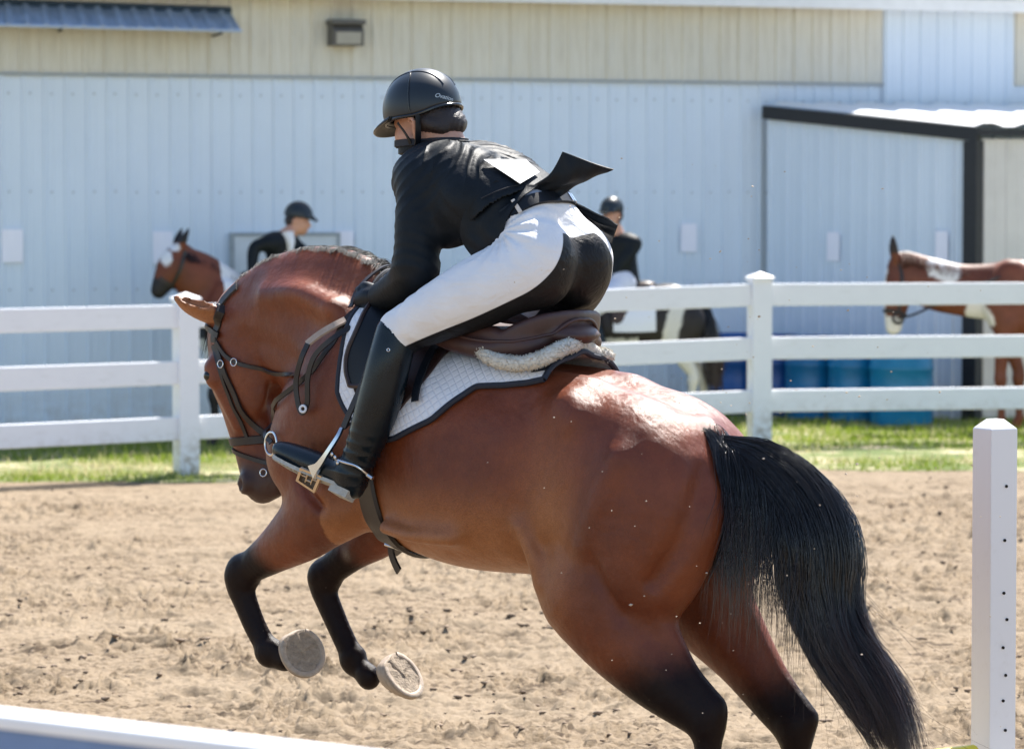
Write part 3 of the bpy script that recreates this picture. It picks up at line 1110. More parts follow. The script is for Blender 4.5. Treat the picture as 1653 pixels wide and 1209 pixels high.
def horse_body():
    S = SDF((-1.2, -0.42, -0.02), (1.42, 0.42, 1.95), 0.0095)
    us = np.array([-.88, -.80, -.68, -.54, -.40, -.2, 0, .15, .3, .45, .6, .72, .80])
    top = np.array([1.25, 1.335, 1.402, 1.443, 1.466, 1.487, 1.508, 1.56, 1.63, 1.65, 1.62, 1.5, 1.38])
    bot = np.array([1.12, .98, .90, .872, .866, .868, .868, .885, .92, .965, 1.03, 1.12, 1.22])
    half = np.array([.05, .14, .215, .25, .265, .285, .295, .285, .255, .215, .19, .15, .08])
    stations(S, us, top, bot, half, .06, 2.45)
    S.chain([(-.745, 0, 1.315, .05), (-.80, 0, 1.30, .034)], .05)
    for s in (1, -1):
        S.chain([(-.42, s * .11, 1.425, .035), (-.30, s * .125, 1.430, .045), (-.15, s * .125, 1.437, .045), (.0, s * .11, 1.46, .04)], .08)
        # hindquarter muscles
        S.chain([(-.46, s * .12, 1.24, .20), (-.62, s * .135, 1.14, .245), (-.62, s * .15, .98, .225), (-.56, s * .165, .86, .17)], .06, (LAT, .62))
        S.chain([(-.69, s * .085, 1.21, .14), (-.77, s * .115, 1.09, .142), (-.74, s * .135, .94, .12), (-.68, s * .15, .82, .085)], .05, (LAT, .7))
        S.chain([(-.40, s * .185, 1.30, .07), (-.42, s * .19, 1.1, .05)], .10, (LAT, .5))
        # shoulder
        S.chain([(.42, s * .13, 1.50, .14), (.54, s * .155, 1.34, .17), (.64, s * .155, 1.20, .14)], .08, (LAT, .55))
        S.chain([(.62, s * .14, 1.20, .13), (.53, s * .155, 1.08, .12)], .07, (LAT, .62))
    # left hind
    S.chain([(-.42, .185, .87, .10), (-.47, .185, .83, .10)], .06, (LAT, .7))
    S.chain([(-.49, .17, .845, .165), (-.59, .17, .735, .137), (-.71, .165, .622, .100), (-.82, .155, .543, .074), (-.885, .15, .50, .058)], .04, (LAT, .72))
    S.chain([(-.70, .155, .80, .06), (-.82, .15, .645, .033), (-.925, .15, .548, .030)], .035, (LAT, .8))
    S.chain([(-.895, .15, .51, .055), (-.895, .15, .42, .042), (-.89, .15, .30, .033), (-.885, .15, .2, .036), (-.88, .15, .15, .044), (-.845, .15, .10, .036), (-.82, .15, .06, .04)], .03, (LAT, .8))
    # right hind
    S.chain([(-.46, -.185, .86, .10), (-.50, -.185, .82, .10)], .06, (LAT, .7))
    S.chain([(-.56, -.17, .88, .16), (-.68, -.17, .77, .135), (-.80, -.165, .65, .098), (-.92, -.155, .52, .070), (-.99, -.15, .455, .060)], .04, (LAT, .72))
    S.chain([(-.78, -.155, .80, .06), (-.92, -.15, .62, .035), (-1.045, -.15, .49, .030)], .035, (LAT, .8))
    S.chain([(-1.0, -.15, .46, .056), (-1.0, -.15, .37, .042), (-.99, -.15, .27, .033), (-.985, -.15, .19, .036), (-.98, -.15, .15, .044), (-.945, -.15, .10, .036), (-.92, -.15, .06, .04)], .03, (LAT, .8))
    # left fore
    S.chain([(.53, .15, 1.06, .13), (.64, .145, .975, .105), (.77, .138, .895, .073), (.87, .132, .84, .055), (.92, .13, .812, .054)], .05, (LAT, .78))
    S.chain([(.925, .13, .815, .052), (.935, .13, .775, .050), (.915, .13, .72, .041), (.875, .13, .645, .037), (.835, .13, .59, .037), (.815, .13, .562, .046), (.785, .125, .553, .040), (.755, .12, .55, .044)], .025, (LAT, .82))
    # right fore
    S.chain([(.50, -.14, 1.05, .12), (.58, -.14, .955, .095), (.68, -.135, .88, .066), (.765, -.13, .815, .052), (.80, -.13, .79, .052)], .05, (LAT, .78))
    S.chain([(.80, -.13, .79, .050), (.81, -.13, .755, .049), (.79, -.13, .70, .041), (.745, -.13, .62, .037), (.705, -.13, .555, .037), (.685, -.13, .52, .045), (.65, -.128, .497, .037), (.615, -.125, .475, .042)], .025, (LAT, .82))
    # neck
    S.chain([(.36, 0, 1.40, .28), (.56, 0, 1.525, .27), (.74, 0, 1.60, .23), (.89, 0, 1.605, .185), (1.0, 0, 1.585, .145), (1.06, 0, 1.565, .11)], .07, (LAT, .54))
    S.chain([(.5, 0, 1.75, .05), (.62, 0, 1.785, .05), (.78, 0, 1.775, .05), (.93, 0, 1.725, .05), (1.05, 0, 1.65, .05)], .06, (LAT, .8))
    # head
    S.chain([(1.05, 0, 1.585, .085), (1.045, 0, 1.52, .115), (1.03, 0, 1.44, .125)], .05, (LAT, .70))
    S.chain([(.995, .045, 1.45, .095), (.98, .045, 1.38, .085)], .035, (LAT, .45))
    S.chain([(.995, -.045, 1.45, .095), (.98, -.045, 1.38, .085)], .035, (LAT, .45))
    S.chain([(1.05, 0, 1.44, .10), (1.03, 0, 1.33, .085), (1.0, 0, 1.22, .072), (.975, 0, 1.13, .066), (.955, 0, 1.085, .066)], .04, (LAT, .72))
    S.chain([(.985, 0, 1.30, .07), (.945, 0, 1.2, .05), (.905, 0, 1.11, .045), (.895, 0, 1.08, .036)], .03, (LAT, .75))
    for s in (1, -1):
        S.chain([(1.095, s * .072, 1.455, .034), (1.088, s * .076, 1.42, .032)], .03)           # brow and eye
        S.chain([(1.06, s * .068, 1.37, .018), (1.01, s * .058, 1.27, .012)], .03)               # facial crest
        S.ball((.985, s * .05, 1.085), (.03, .022, .035), .025)
        S.ball((.995, s * .064, 1.085), (.012, .012, .022), .012, 'cut')                       # nostril
    # relief of the muscles
    for s in (1, -1):
        S.chain([(-.345, s * .325, 1.36, .022), (-.335, s * .335, 1.20, .025), (-.315, s * .315, 1.02, .018), (-.305, s * .27, .93, .012)], .10, mode='cut')
        S.chain([(.40, s * .285, 1.36, .016), (.43, s * .285, 1.20, .016), (.42, s * .26, 1.08, .012)], .07, mode='cut')
        S.chain([(-.43, s * .20, 1.385, .035), (-.47, s * .215, 1.36, .03)], .08)
        S.chain([(-.88, s * .145, 1.22, .012), (-.86, s * .215, 1.05, .014), (-.76, s * .235, .90, .012)], .06, mode='cut')
        S.chain([(-.55, s * .288, 1.02, .008), (-.60, s * .28, .90, .010), (-.66, s * .258, .80, .006)], .05, mode='cut')
        S.chain([(-.36, s * .235, .88, .022), (-.335, s * .255, .95, .018), (-.30, s * .265, 1.03, .010)], .05)
    S.chain([(-.45, 0, 1.485, .018), (-.60, 0, 1.45, .02), (-.74, 0, 1.40, .012)], .07, mode='cut')
    S.chain([(-.90, 0, 1.22, .02), (-.90, 0, 1.05, .03), (-.84, 0, .90, .03)], .08, mode='cut')
    # neck: line of the brachial muscle and jugular groove
    S.chain([(.60, .165, 1.44, .014), (.74, .145, 1.50, .014), (.88, .115, 1.54, .010)], .07, mode='cut')
    S.chain([(.52, .16, 1.66, .03), (.68, .13, 1.70, .03), (.84, .10, 1.69, .025)], .08)
    for s in (1, -1):
        S.chain([(.945, s * .105, 1.565, .016), (.915, s * .105, 1.50, .018), (.905, s * .10, 1.42, .018), (.915, s * .085, 1.35, .014)], .045, mode='cut')
        S.chain([(.60, s * .20, 1.20, .012), (.57, s * .235, 1.12, .012), (.50, s * .235, 1.05, .010)], .04, mode='cut')
        S.chain([(-.05, s * .29, .985, .012), (.1, s * .29, .985, .012), (.22, s * .27, 1.0, .010)], .07)
        S.chain([(-.66, s * .262, 1.25, .02), (-.60, s * .27, 1.12, .022), (-.54, s * .265, 1.0, .016)], .08)
    # knees, fetlocks and tendons
    for q in ((.945, .13, .80), (.825, -.13, .785)):
        S.ball(q, (.032, .042, .038), .02)
        S.ball((q[0] - .055, q[1], q[2] - .015), (.022, .03, .024), .02)
    for q in ((.79, .13, .585), (.665, -.13, .545)):
        S.ball(q, (.026, .026, .022), .02)
    S.chain([(.885, .13, .74, .014), (.845, .13, .66, .013), (.80, .13, .595, .014)], .014, (LAT, .8))
    S.chain([(.76, -.13, .715, .014), (.715, -.13, .635, .013), (.67, -.13, .56, .014)], .014, (LAT, .8))
    # left ear, pricked outwards; right ear laid back
    S.chain([(1.075, .055, 1.615, .040), (1.115, .080, 1.632, .050), (1.17, .105, 1.655, .043), (1.225, .125, 1.685, .008)], .02, ((0, .75, -.66), .45))
    S.chain([(1.105, .105, 1.660, .020), (1.155, .125, 1.678, .024), (1.20, .135, 1.690, .010)], .008, ((0, .75, -.66), .55), mode='cut')
    S.chain([(1.07, -.05, 1.63, .032), (1.02, -.075, 1.66, .034), (.96, -.085, 1.675, .006)], .02, (LAT, .5))
    return S

HS = horse_body()
HV, HQ = HS.mesh()
HV = relax(HV, HQ, 1, .4)

def sstep(x, a, b):
    t = np.clip((x - a) / (b - a), 0, 1)
    return t * t * (3 - 2 * t)

def bay_masks(V):
    u, v, w = V.T
    dark = np.zeros(len(V))
    fl = (u > .45) & (w < 1.05) & (v > 0) & (u < .97) & (w < 1.02 + 0 * u)
    head = (u > .84) & (w > 1.0) | (u > .97)
    q = (u - .5) * .8 - (w - 1.0) * .6
    dark = np.where((u > .3) & (w < 1.06) & ~head & (v > 0), sstep(u * .62 - w * .78, -.27, -.10), dark)
    dark = np.where((u > .3) & (w < 1.06) & ~head & (v <= 0), sstep(u * .62 - w * .78, -.36, -.17), dark)
    dark = np.where((u < -.3) & (v > 0), sstep(-(u * .35) - w * .9, -.46, -.20), dark)
    dark = np.where((u < -.3) & (v <= 0), sstep(-(u * .35) - w * .9, -.34, -.08), dark)
    muz = np.where((u > .8) & (w < 1.3) & head, sstep(-w, -1.20, -1.12), 0)
    tip = np.where(u > 1.2, sstep(u, 1.195, 1.23), 0)
    dark = np.maximum(dark, tip * .8)
    pale = sstep(-w, -1.20, -.92) * ((u > -.5) & (u < .5)) * sstep(u, -.5, -.3) * .9
    pale = np.maximum(pale, .75 * (u > 1.07) * (w > 1.60) * (v > .03))
    pale = np.maximum(pale, np.exp(-(((u + .40) / .10) ** 2 + ((w - 1.0) / .2) ** 2)) * .8)
    spot = np.exp(-(((u - .675) / .016) ** 2 + ((w - .868) / .02) ** 2)) * (v > -.125) * (v < 0)
    return dark, muz, pale, spot

def coat_material(name):
    t = NT(name)
    c = t.coord('Object')
    big = t.noise(c, 5, 4, 0.6)
    mid = t.noise(c, 26, 5, 0.7)
    base = t.ramp(big, [(0.30, (0.145, 0.031, 0.011)), (0.55, (0.215, 0.050, 0.016)), (0.75, (0.275, 0.072, 0.023))])
    base = t.mix(t.math('MULTIPLY', t.attr('pale'), 0.8), base, (0.54, 0.22, 0.080))
    base = t.mix(t.math('MULTIPLY', t.smooth(mid, .45, .75), 0.18), base, (0.08, 0.02, 0.01))
    dk = t.math('ADD', t.attr('dark'), t.math('MULTIPLY', t.math('SUBTRACT', mid, 0.5), 0.25))
    base = t.mix(t.smooth(dk, 0.1, 0.9), base, (0.0065, 0.006, 0.0068))
    base = t.mix(t.math('MULTIPLY', t.attr('muzzle'), 0.85), base, (0.035, 0.028, 0.027))
    base = t.mix(t.attr('spot'), base, (0.22, 0.19, 0.16))
    hairc = t.coord('Object', (60, 260, 260))
    hair = t.noise(hairc, 3.0, 4, 0.7)
    base = t.mix(0.5, base, t.mix(t.smooth(hair, .35, .65), (0.03, 0.008, 0.004), base))
    # small dried specks of sand
    sp = t.n('TexVoronoi')
    sp.inputs['Scale'].default_value = 42
    t.l(c, sp.inputs['Vector'])
    gate = t.smooth(t.noise(c, 7, 2, .5), .56, .66)
    speck = t.math('MULTIPLY', t.math('LESS_THAN', sp.outputs['Distance'], 0.038), gate)
    base = t.mix(t.math('MULTIPLY', speck, .7), base, (0.42, 0.34, 0.27))
    t.set(Base_Color=base, Roughness=t.ramp(mid, [(0.3, (0.29,) * 3), (0.7, (0.43,) * 3)]))
    t.l(t.math('SUBTRACT', .34, t.math('MULTIPLY', t.smooth(dk, .1, .9), .22)), t.b.inputs['Specular IOR Level'])
    t.b.inputs['Sheen Weight'].default_value = 0.0
    t.b.inputs['Sheen Roughness'].default_value = 0.35
    t.b.inputs['Sheen Tint'].default_value = (1, .72, .55, 1)
    mus = t.noise(t.coord('Object', (1, 1.4, .8)), 9, 3, 0.55)
    fur = t.noise(t.coord('Object', (90, 420, 420)), 2.0, 3, 0.8)
    n1 = t.bump(mus, 0.45, 0.022)
    n1 = t.bump(mid, 0.30, 0.006, n1)
    t.set(Normal=t.bump(fur, 0.34, 0.003, n1))
    return t.m

M_COAT = coat_material('bay_coat')
dk, mz, pl, spt = bay_masks(HV)
horse = link('horse', np_mesh('horse', HV, HQ, M_COAT, True, {'dark': dk, 'muzzle': mz, 'pale': pl, 'spot': spt}), None, HF)
tag(horse, 'bay horse with black tail cantering over the sand under the rider in white breeches', 'horse')
# ------------------------------------------------------------------ hooves, tail, mane, eyes of the bay horse
def hoof_mesh(shoe=True):
    """local: sole in the z=0 plane facing -z, toe towards +x"""
    N = 28
    def ring(rx, rz, z, dx):
        V = []
        for i in range(N):
            a = 2 * math.pi * i / N
            x, y = math.cos(a), math.sin(a)
            k = 1.0 if x > -.55 else 1.0 - .16 * ((-.55 - x) / .45) * (1 - abs(y)) 
            V.append((x * rx * k + dx, y * rz, z))
        return V
    rings = [ring(.064, .061, -.001, 0), ring(.0665, .0635, .001, 0), ring(.0665, .0635, .007, 0), ring(.0625, .059, .015, -.006), ring(.055, .052, .027, -.014), ring(.047, .044, .037, -.020), ring(.040, .038, .044, -.024), ring(.032, .030, .049, -.026), ring(.02, .02, .051, -.026)]
    m = MB()
    V = [v for r in rings for v in r]
    for i in range(len(V)):
        x, y, z = V[i]
        V[i] = (x, y, z * (1 + .22 * x / .06))
    m.add(V, [(i * N + j, i * N + (j + 1) % N, (i + 1) * N + (j + 1) % N, (i + 1) * N + j) for i in range(len(rings) - 1) for j in range(N)] + [tuple((len(rings) - 1) * N + j for j in range(N))])
    rg = np.random.default_rng(2)
    sole = [ring(.066, .063, 0, 0), ring(.055, .052, -.003, 0), ring(.051, .048, -.002, 0), ring(.040, .038, -.0015, 0), ring(.028, .026, -.002, 0), ring(.012, .012, -.001, 0)]
    V = [v for r in sole for v in r]
    V = [(x, y, z + (rg.normal(0, .0016) if i >= 2 * N else 0)) for i, (x, y, z) in enumerate(V)]
    m2 = MB()
    m2.add(V, [(i * N + (j + 1) % N, i * N + j, (i + 1) * N + j, (i + 1) * N + (j + 1) % N) for i in range(5) for j in range(N)] + [tuple(5 * N + j for j in range(N))[::-1]])
    # frog
    m2.add([(-.052, -.020, .0), (-.052, .020, .0), (.012, 0, .0), (-.052, -.010, -.005), (-.052, .010, -.005), (.0, 0, -.004)], [(0, 2, 5, 3), (2, 1, 4, 5), (3, 5, 4), (0, 3, 4, 1)])
    s = MB()
    K = 22
    V = []
    for i in range(K + 1):
        a = math.radians(-142 + 284 * i / K)
        for rr, z in ((.0655, .001), (.0660, -.003), (.0640, -.0045), (.0545, -.0045), (.052, -.003), (.0505, .001)):
            V.append((math.cos(a) * rr, math.sin(a) * rr * .955, z))
    s.add(V, [(i * 6 + j, i * 6 + (j + 1) % 6, (i + 1) * 6 + (j + 1) % 6, (i + 1) * 6 + j) for i in range(K) for j in range(6)] + [(5, 4, 3, 2, 1, 0), tuple(K * 6 + j for j in range(6))])
    return m, s, m2

t = NT('hoof_horn')
_c = t.coord('Object')
_f = t.noise(t.coord('Object', (20, 20, 90)), 1.5, 5, .7)
_f2 = t.noise(_c, 40, 4, .7)
col = t.ramp(_f, [(.3, (.31, .235, .17)), (.7, (.46, .365, .275))])
col = t.mix(t.math('MULTIPLY', t.smooth(_f2, .5, .75), .5), col, (.22, .165, .13))
t.set(Base_Color=col, Roughness=.6, Normal=t.bump(_f, .3, .002, t.bump(_f2, .5, .004)))
M_HOOF = t.m
M_SOLE_H = simple('packed_sand_sole', (.33, .265, .20), .95, .35, 60, bump=1.0, bscale=150)
M_SHOE = simple('sandy_steel_shoe', (.41, .33, .255), .6, .25, 50, .15, .5, 120)

def hoof(c, sole_n, toe, scale=1.0, parent=None):
    """c local point of the sole centre; sole_n outward sole normal; toe direction"""
    n = Vector(sole_n).normalized()
    z = -n
    x = Vector(toe)
    x = (x - z * x.dot(z)).normalized()
    y = z.cross(x)
    M = Matrix(((x.x, y.x, z.x, c[0]), (x.y, y.y, z.y, c[1]), (x.z, y.z, z.z, c[2]), (0, 0, 0, 1))) @ Matrix.Scale(scale, 4)
    m, s, m2 = hoof_mesh()
    o = m.build('hoof', M_HOOF, parent, True)
    o.matrix_local = M
    sh = s.build('horseshoe', M_SHOE, o, True)
    m2.build('sole', M_SOLE_H, o, True)
    return o

def wl_dir(v):
    """world direction -> horse local"""
    v = np.array(v, float)
    return np.array([v @ HF.F, v @ HF.L, v[2]])
lh_c = hp(489, 1053, .105)
rh_c = hp(651, 1089, -.125)
hoof(lh_c, wl_dir((.50, -.80, .32)), wl_dir((.50, -.15, -.86)), 1.22, horse)
hoof(rh_c, wl_dir((.67, -.50, .56)), wl_dir((.62, .05, -.75)), 1.27, horse)
hoof((-.79, .15, .0), (0, 0, -1), (1, 0, 0), 1.0, horse)
hoof((-.89, -.15, .0), (0, 0, -1), (1, 0, 0), 1.0, horse)

# eyes
M_EYE = NT('horse_eye').set(Base_Color=(.006, .004, .003), Roughness=.08).m
for s in (1, -1):
    bm_ = bmesh.new()
    bmesh.ops.create_uvsphere(bm_, u_segments=20, v_segments=12, radius=.021)
    me_ = bpy.data.meshes.new('eye')
    bm_.to_mesh(me_)
    bm_.free()
    for p in me_.polygons: p.use_smooth = True
    me_.materials.append(M_EYE)
    e_ = link('eye', me_, horse)
    q_ = np.array([1.098, s * .090, 1.430])
    e_.location = q_

# hair: thin three sided strands
def strands(name, roots_pts, radii, mat, parent, nside=3):
    """roots_pts (N, K, 3) strand polylines, radii (K,) profile times per strand radius"""
    N, K, _ = roots_pts.shape
    T = np.gradient(roots_pts, axis=1)
    T /= np.linalg.norm(T, axis=2, keepdims=True) + 1e-9
    ref = np.array([.31, .83, .46])
    A = np.cross(T, ref)
    A /= np.linalg.norm(A, axis=2, keepdims=True) + 1e-9
    B = np.cross(T, A)
    V = np.empty((N, K, nside, 3))
    for j in range(nside):
        a = 2 * math.pi * j / nside
        V[:, :, j] = roots_pts + radii[:, :, None] * (math.cos(a) * A + math.sin(a) * B)
    I = np.arange(N * K * nside).reshape(N, K, nside)
    q = [np.stack([I[:, :-1, j], I[:, :-1, (j + 1) % nside], I[:, 1:, (j + 1) % nside], I[:, 1:, j]], -1).reshape(-1, 4) for j in range(nside)]
    tip = np.broadcast_to(np.linspace(0, 1, K)[None, :, None], (N, K, nside)).ravel()
    rnd = np.broadcast_to(np.random.default_rng(3).random((N, 1, 1)), (N, K, nside)).ravel()
    return link(name, np_mesh(name, V.reshape(-1, 3), np.vstack(q), mat, True, {'tip': tip, 'rnd': rnd}), parent)

t = NT('black_horse_hair')
col = t.mix(t.math('MULTIPLY', t.smooth(t.attr('tip'), .6, 1), .55), (.009, .0085, .010), (.085, .034, .020))
col = t.mix(t.math('MULTIPLY', t.attr('rnd'), .4), col, (.028, .020, .020))
t.set(Base_Color=col, Roughness=.25)
t.b.inputs['Specular IOR Level'].default_value = .8
M_HAIR = t.m
M_MANE = NT('black_mane_hair').set(Base_Color=(.008, .007, .008), Roughness=.5).m
M_MANE.node_tree.nodes['Principled BSDF'].inputs['Specular IOR Level'].default_value = .35

def tail_hair():
    rg = np.random.default_rng(21)
    # the spine of the tail in the horse's midplane, from the dock outwards
    cpx = [(1134, 704, .0), (1185, 724, .0), (1235, 754, -.01), (1290, 810, -.015), (1318, 875, -.015), (1328, 950, -.01), (1355, 1030, 0), (1410, 1110, 0), (1448, 1180, 0), (1470, 1270, 0)]
    C = catmull(np.array([hp(a, b, v) for a, b, v in cpx]), 8)
    s = np.linspace(0, 1, len(C))
    K = 21
    out, rad = [], []
    def at(u):
        return np.stack([np.interp(u, s, C[:, i]) for i in range(3)], -1)
    # image-like axes of the tail cross-section: across (u) and depth (v)
    wid = lambda q: np.interp(q, [0, .12, .28, .42, .52, .62, .75, 1.0], [.022, .055, .100, .130, .125, .100, .088, .060])
    N = 6200
    NC = 120
    cl = []
    for k in range(NC):
        ang = rg.uniform(0, 2 * math.pi)
        rr = math.sqrt(rg.random())
        cl.append((ang, rr, rg.uniform(.70, 1.0), rg.uniform(.010, .030), rg.uniform(5, 11), rg.uniform(0, 6.28), rg.normal(0, .018)))
    for i in range(N):
        k = rg.integers(NC)
        ang, rr, cend, camp, cfr, cph, cdrift = cl[k]
        root = abs(rg.normal(0, .10)) if rg.random() < .70 else rg.uniform(0, .40)
        root = min(root, .45)
        end = min(cend * rg.uniform(.86, 1.02), 1.0)
        q = np.linspace(root, end, K)
        p = at(q)
        tg = np.gradient(p, axis=0)
        tg /= np.linalg.norm(tg, axis=1)[:, None]
        side = np.stack([-tg[:, 2], 0 * tg[:, 0], tg[:, 0]], -1)
        grow = np.clip((q - root) / .16, 0, 1) ** .7
        base = wid(q)
        t_ = np.linspace(0, 1, K)
        # loose at the root, gathered into its lock further down, frayed at the tip
        loose = np.interp(t_, [0, .35, .8, 1], [1.0, .55, .22, .34])
        ja, jb = rg.normal(0, .40), rg.normal(0, .40)
        ca = math.cos(ang) * rr + ja * loose
        sa = math.sin(ang) * rr + jb * loose
        nrm_ = np.maximum(np.sqrt(ca ** 2 + sa ** 2), 1.0)
        ca, sa = ca / nrm_, sa / nrm_
        p = p + side * (ca * base * (.35 + .65 * grow))[:, None]
        p[:, 1] += sa * base * .62 * (.35 + .65 * grow)
        ph, fr = rg.uniform(0, 6.28), rg.uniform(7, 16)
        p += side * (camp * np.sin(cfr * q + cph) * grow * t_ + .0035 * np.sin(fr * q + ph) * grow + cdrift * t_)[:, None]
        p[:, 1] += (camp * np.cos(cfr * q + cph) * grow * t_ + .004 * np.sin(fr * 1.2 * q + ph * 2) * grow)
        p[:, 2] -= .01 * grow
        out.append(p)
        rad.append(rg.uniform(.0005, .0011) * np.interp(t_, [0, .1, .8, 1], [.6, 1, .9, .15]))
    # the near curtain falling straight from the dock over the quarters
    locks = [(rg.uniform(0, .34), rg.normal(0, .035), rg.normal(0, .03), rg.uniform(.8, 1.15), rg.uniform(0, 6.28)) for _ in range(60)]
    for i in range(2300):
        lq, lx, ly, ll, lp = locks[rg.integers(len(locks))]
        q0 = abs(lq + rg.normal(0, .03))
        if rg.random() < .25: q0 = abs(rg.normal(0, .08))
        q0 = min(q0, .40)
        r0 = at(np.array([q0]))[0]
        T0 = at(np.array([q0 + .03]))[0] - r0
        T0 /= np.linalg.norm(T0)
        t_ = np.linspace(0, 1, K)[:, None]
        ln = rg.uniform(.16, .30) if rg.random() < .45 else rg.uniform(.28, .52) * ll
        ln *= 1 - .25 * q0
        out_ = rg.uniform(.05, .12)
        j = rg.normal(0, 1, 3)
        p = r0 + np.array([0, rg.uniform(-.02, .035), rg.uniform(-.02, .012)])
        p = p + T0 * out_ * np.sin(t_ * 1.57) + np.array([0, 0, .02]) * np.sin(np.minimum(t_ * 5, math.pi))
        p = p + np.array([lx * .8 + j[0] * .012, .05 + ly + j[1] * .012, -ln]) * np.concatenate([t_ ** 1.2, t_ ** .8, t_ ** 1.45], 1)
        p[:, 0] += (.010 * np.sin(t_[:, 0] * 6 + lp) + .003 * np.sin(t_[:, 0] * 14 + i)) * t_[:, 0]
        p[:, 1] += (.010 * np.cos(t_[:, 0] * 5 + lp)) * t_[:, 0]
        for _ in range(2):
            sdv = HS.sample(p)
            p = p + HS.grad(p) * np.clip(.012 - sdv, 0, .05)[:, None] * t_ ** .3
        out.append(p)
        rad.append(rg.uniform(.0005, .0011) * np.interp(np.linspace(0, 1, K), [0, .1, .75, 1], [.6, 1, .8, .12]))
    # flyaway hairs at the tip and along the outside
    for i in range(130):
        r0 = rg.uniform(.45, .85)
        p0 = at(np.array([r0]))[0]
        d = np.array([rg.normal(-.06, .05), rg.normal(0, .04), rg.normal(-.14, .06)])
        c = np.array([rg.normal(-.05, .08), 0, rg.normal(-.05, .08)])
        q = np.linspace(0, 1, K)[:, None]
        off = wid(r0) * rg.uniform(-.6, 1.0)
        out.append(p0 + np.array([-off, 0, 0]) + d * q * 1.5 + c * q * q)
        rad.append(rg.uniform(.0004, .0007) * np.linspace(1, .3, K))
    return strands('tail', np.array(out), np.array(rad), M_HAIR, horse)
tail_hair()

def mane_hair():
    rg = np.random.default_rng(8)
    out, rad = [], []
    K = 8
    us = np.linspace(.40, 1.06, 60)
    # top line of the neck
    tops = []
    for u_ in us:
        z_ = np.arange(1.95, 1.3, -.004)
        pts = np.stack([np.full_like(z_, u_), np.zeros_like(z_), z_], -1)
        j = np.where(HS.sample(pts) < 0)[0][0]
        tops.append(z_[j])
    tops = np.array(tops)
    for i in range(6500):
        u_ = rg.uniform(.40, 1.05)
        z_ = np.interp(u_, us, tops)
        lock = math.sin(u_ * 95) * .5 + math.sin(u_ * 41 + 2) * .5
        ln = rg.uniform(.05, .10)
        side = -1 if rg.random() < .68 else 1
        v0 = rg.normal(0, .010)
        q = np.linspace(0, 1, K)[:, None]
        back = -.25 + .25 * lock + rg.normal(0, .15)
        d = np.array([back * .55, side * (.50 + .15 * rg.random()), .50 + .22 * lock])
        d = d / np.linalg.norm(d)
        p = np.array([u_, v0, z_ - .006]) + d * ln * q + np.array([0, side * .012, -ln * 1.05]) * q ** 2
        if side > 0:
            p = np.array([u_, v0, z_ - .006]) + (d * np.array([1, .5, 1.0])) * ln * .55 * q + np.array([-.01, .022, -ln * .42]) * q ** 2
        out.append(p)
        rad.append(rg.uniform(.0006, .0012) * np.linspace(1, .25, K))
    # forelock and bridle path wisps
    for i in range(160):
        p0 = np.array([1.09 + rg.normal(0, .01), rg.normal(0, .015), 1.655 + rg.normal(0, .006)])
        d = np.array([.09 + rg.normal(0, .015), rg.normal(0, .02), -.03 + rg.normal(0, .01)])
        q = np.linspace(0, 1, K)[:, None]
        out.append(p0 + d * q + np.array([-.03, 0, -.12]) * q ** 2)
        rad.append(rg.uniform(.001, .0015) * np.linspace(1, .25, K))
    return strands('mane', np.array(out), np.array(rad), M_MANE, horse)
mane_hair()
# ------------------------------------------------------------------ tack: surfaces wrapped round the horse
WC = 1.25
def surf(S, u, th, off=0.0, wc=WC, rmax=.75):
    """points on S reached from the body axis (u, 0, wc) at angle th from up towards the left, pushed out by off"""
    u, th, off = np.broadcast_arrays(np.asarray(u, float), np.asarray(th, float), np.asarray(off, float))
    sh = u.shape
    u, th, off = u.ravel(), th.ravel(), off.ravel()
    rs = np.arange(.04, rmax, .006)
    d = np.stack([np.zeros_like(th), np.sin(th), np.cos(th)], -1)
    base = np.stack([u, np.zeros_like(u), np.full_like(u, wc)], -1)
    pts = base[:, None, :] + rs[None, :, None] * d[:, None, :]
    s = S.sample(pts)
    out = s > 0
    j = np.argmax(out, axis=1)
    j = np.where(out.any(1), np.maximum(j, 1), len(rs) - 1)
    ii = np.arange(len(u))
    a, b = s[ii, j - 1], s[ii, j]
    r = rs[j - 1] + .006 * np.clip(-a / (b - a + 1e-9), 0, 1)
    p = base + r[:, None] * d
    n = S.grad(p)
    return (p + n * off[:, None]).reshape(*sh, 3), n.reshape(*sh, 3)

def uth(x, y, S=None):
    S = S or HS
    ro, rd = HF.ray(x, y)
    p = S.hit(ro, rd)
    return np.array([p[0], math.atan2(p[1], p[2] - WC)])

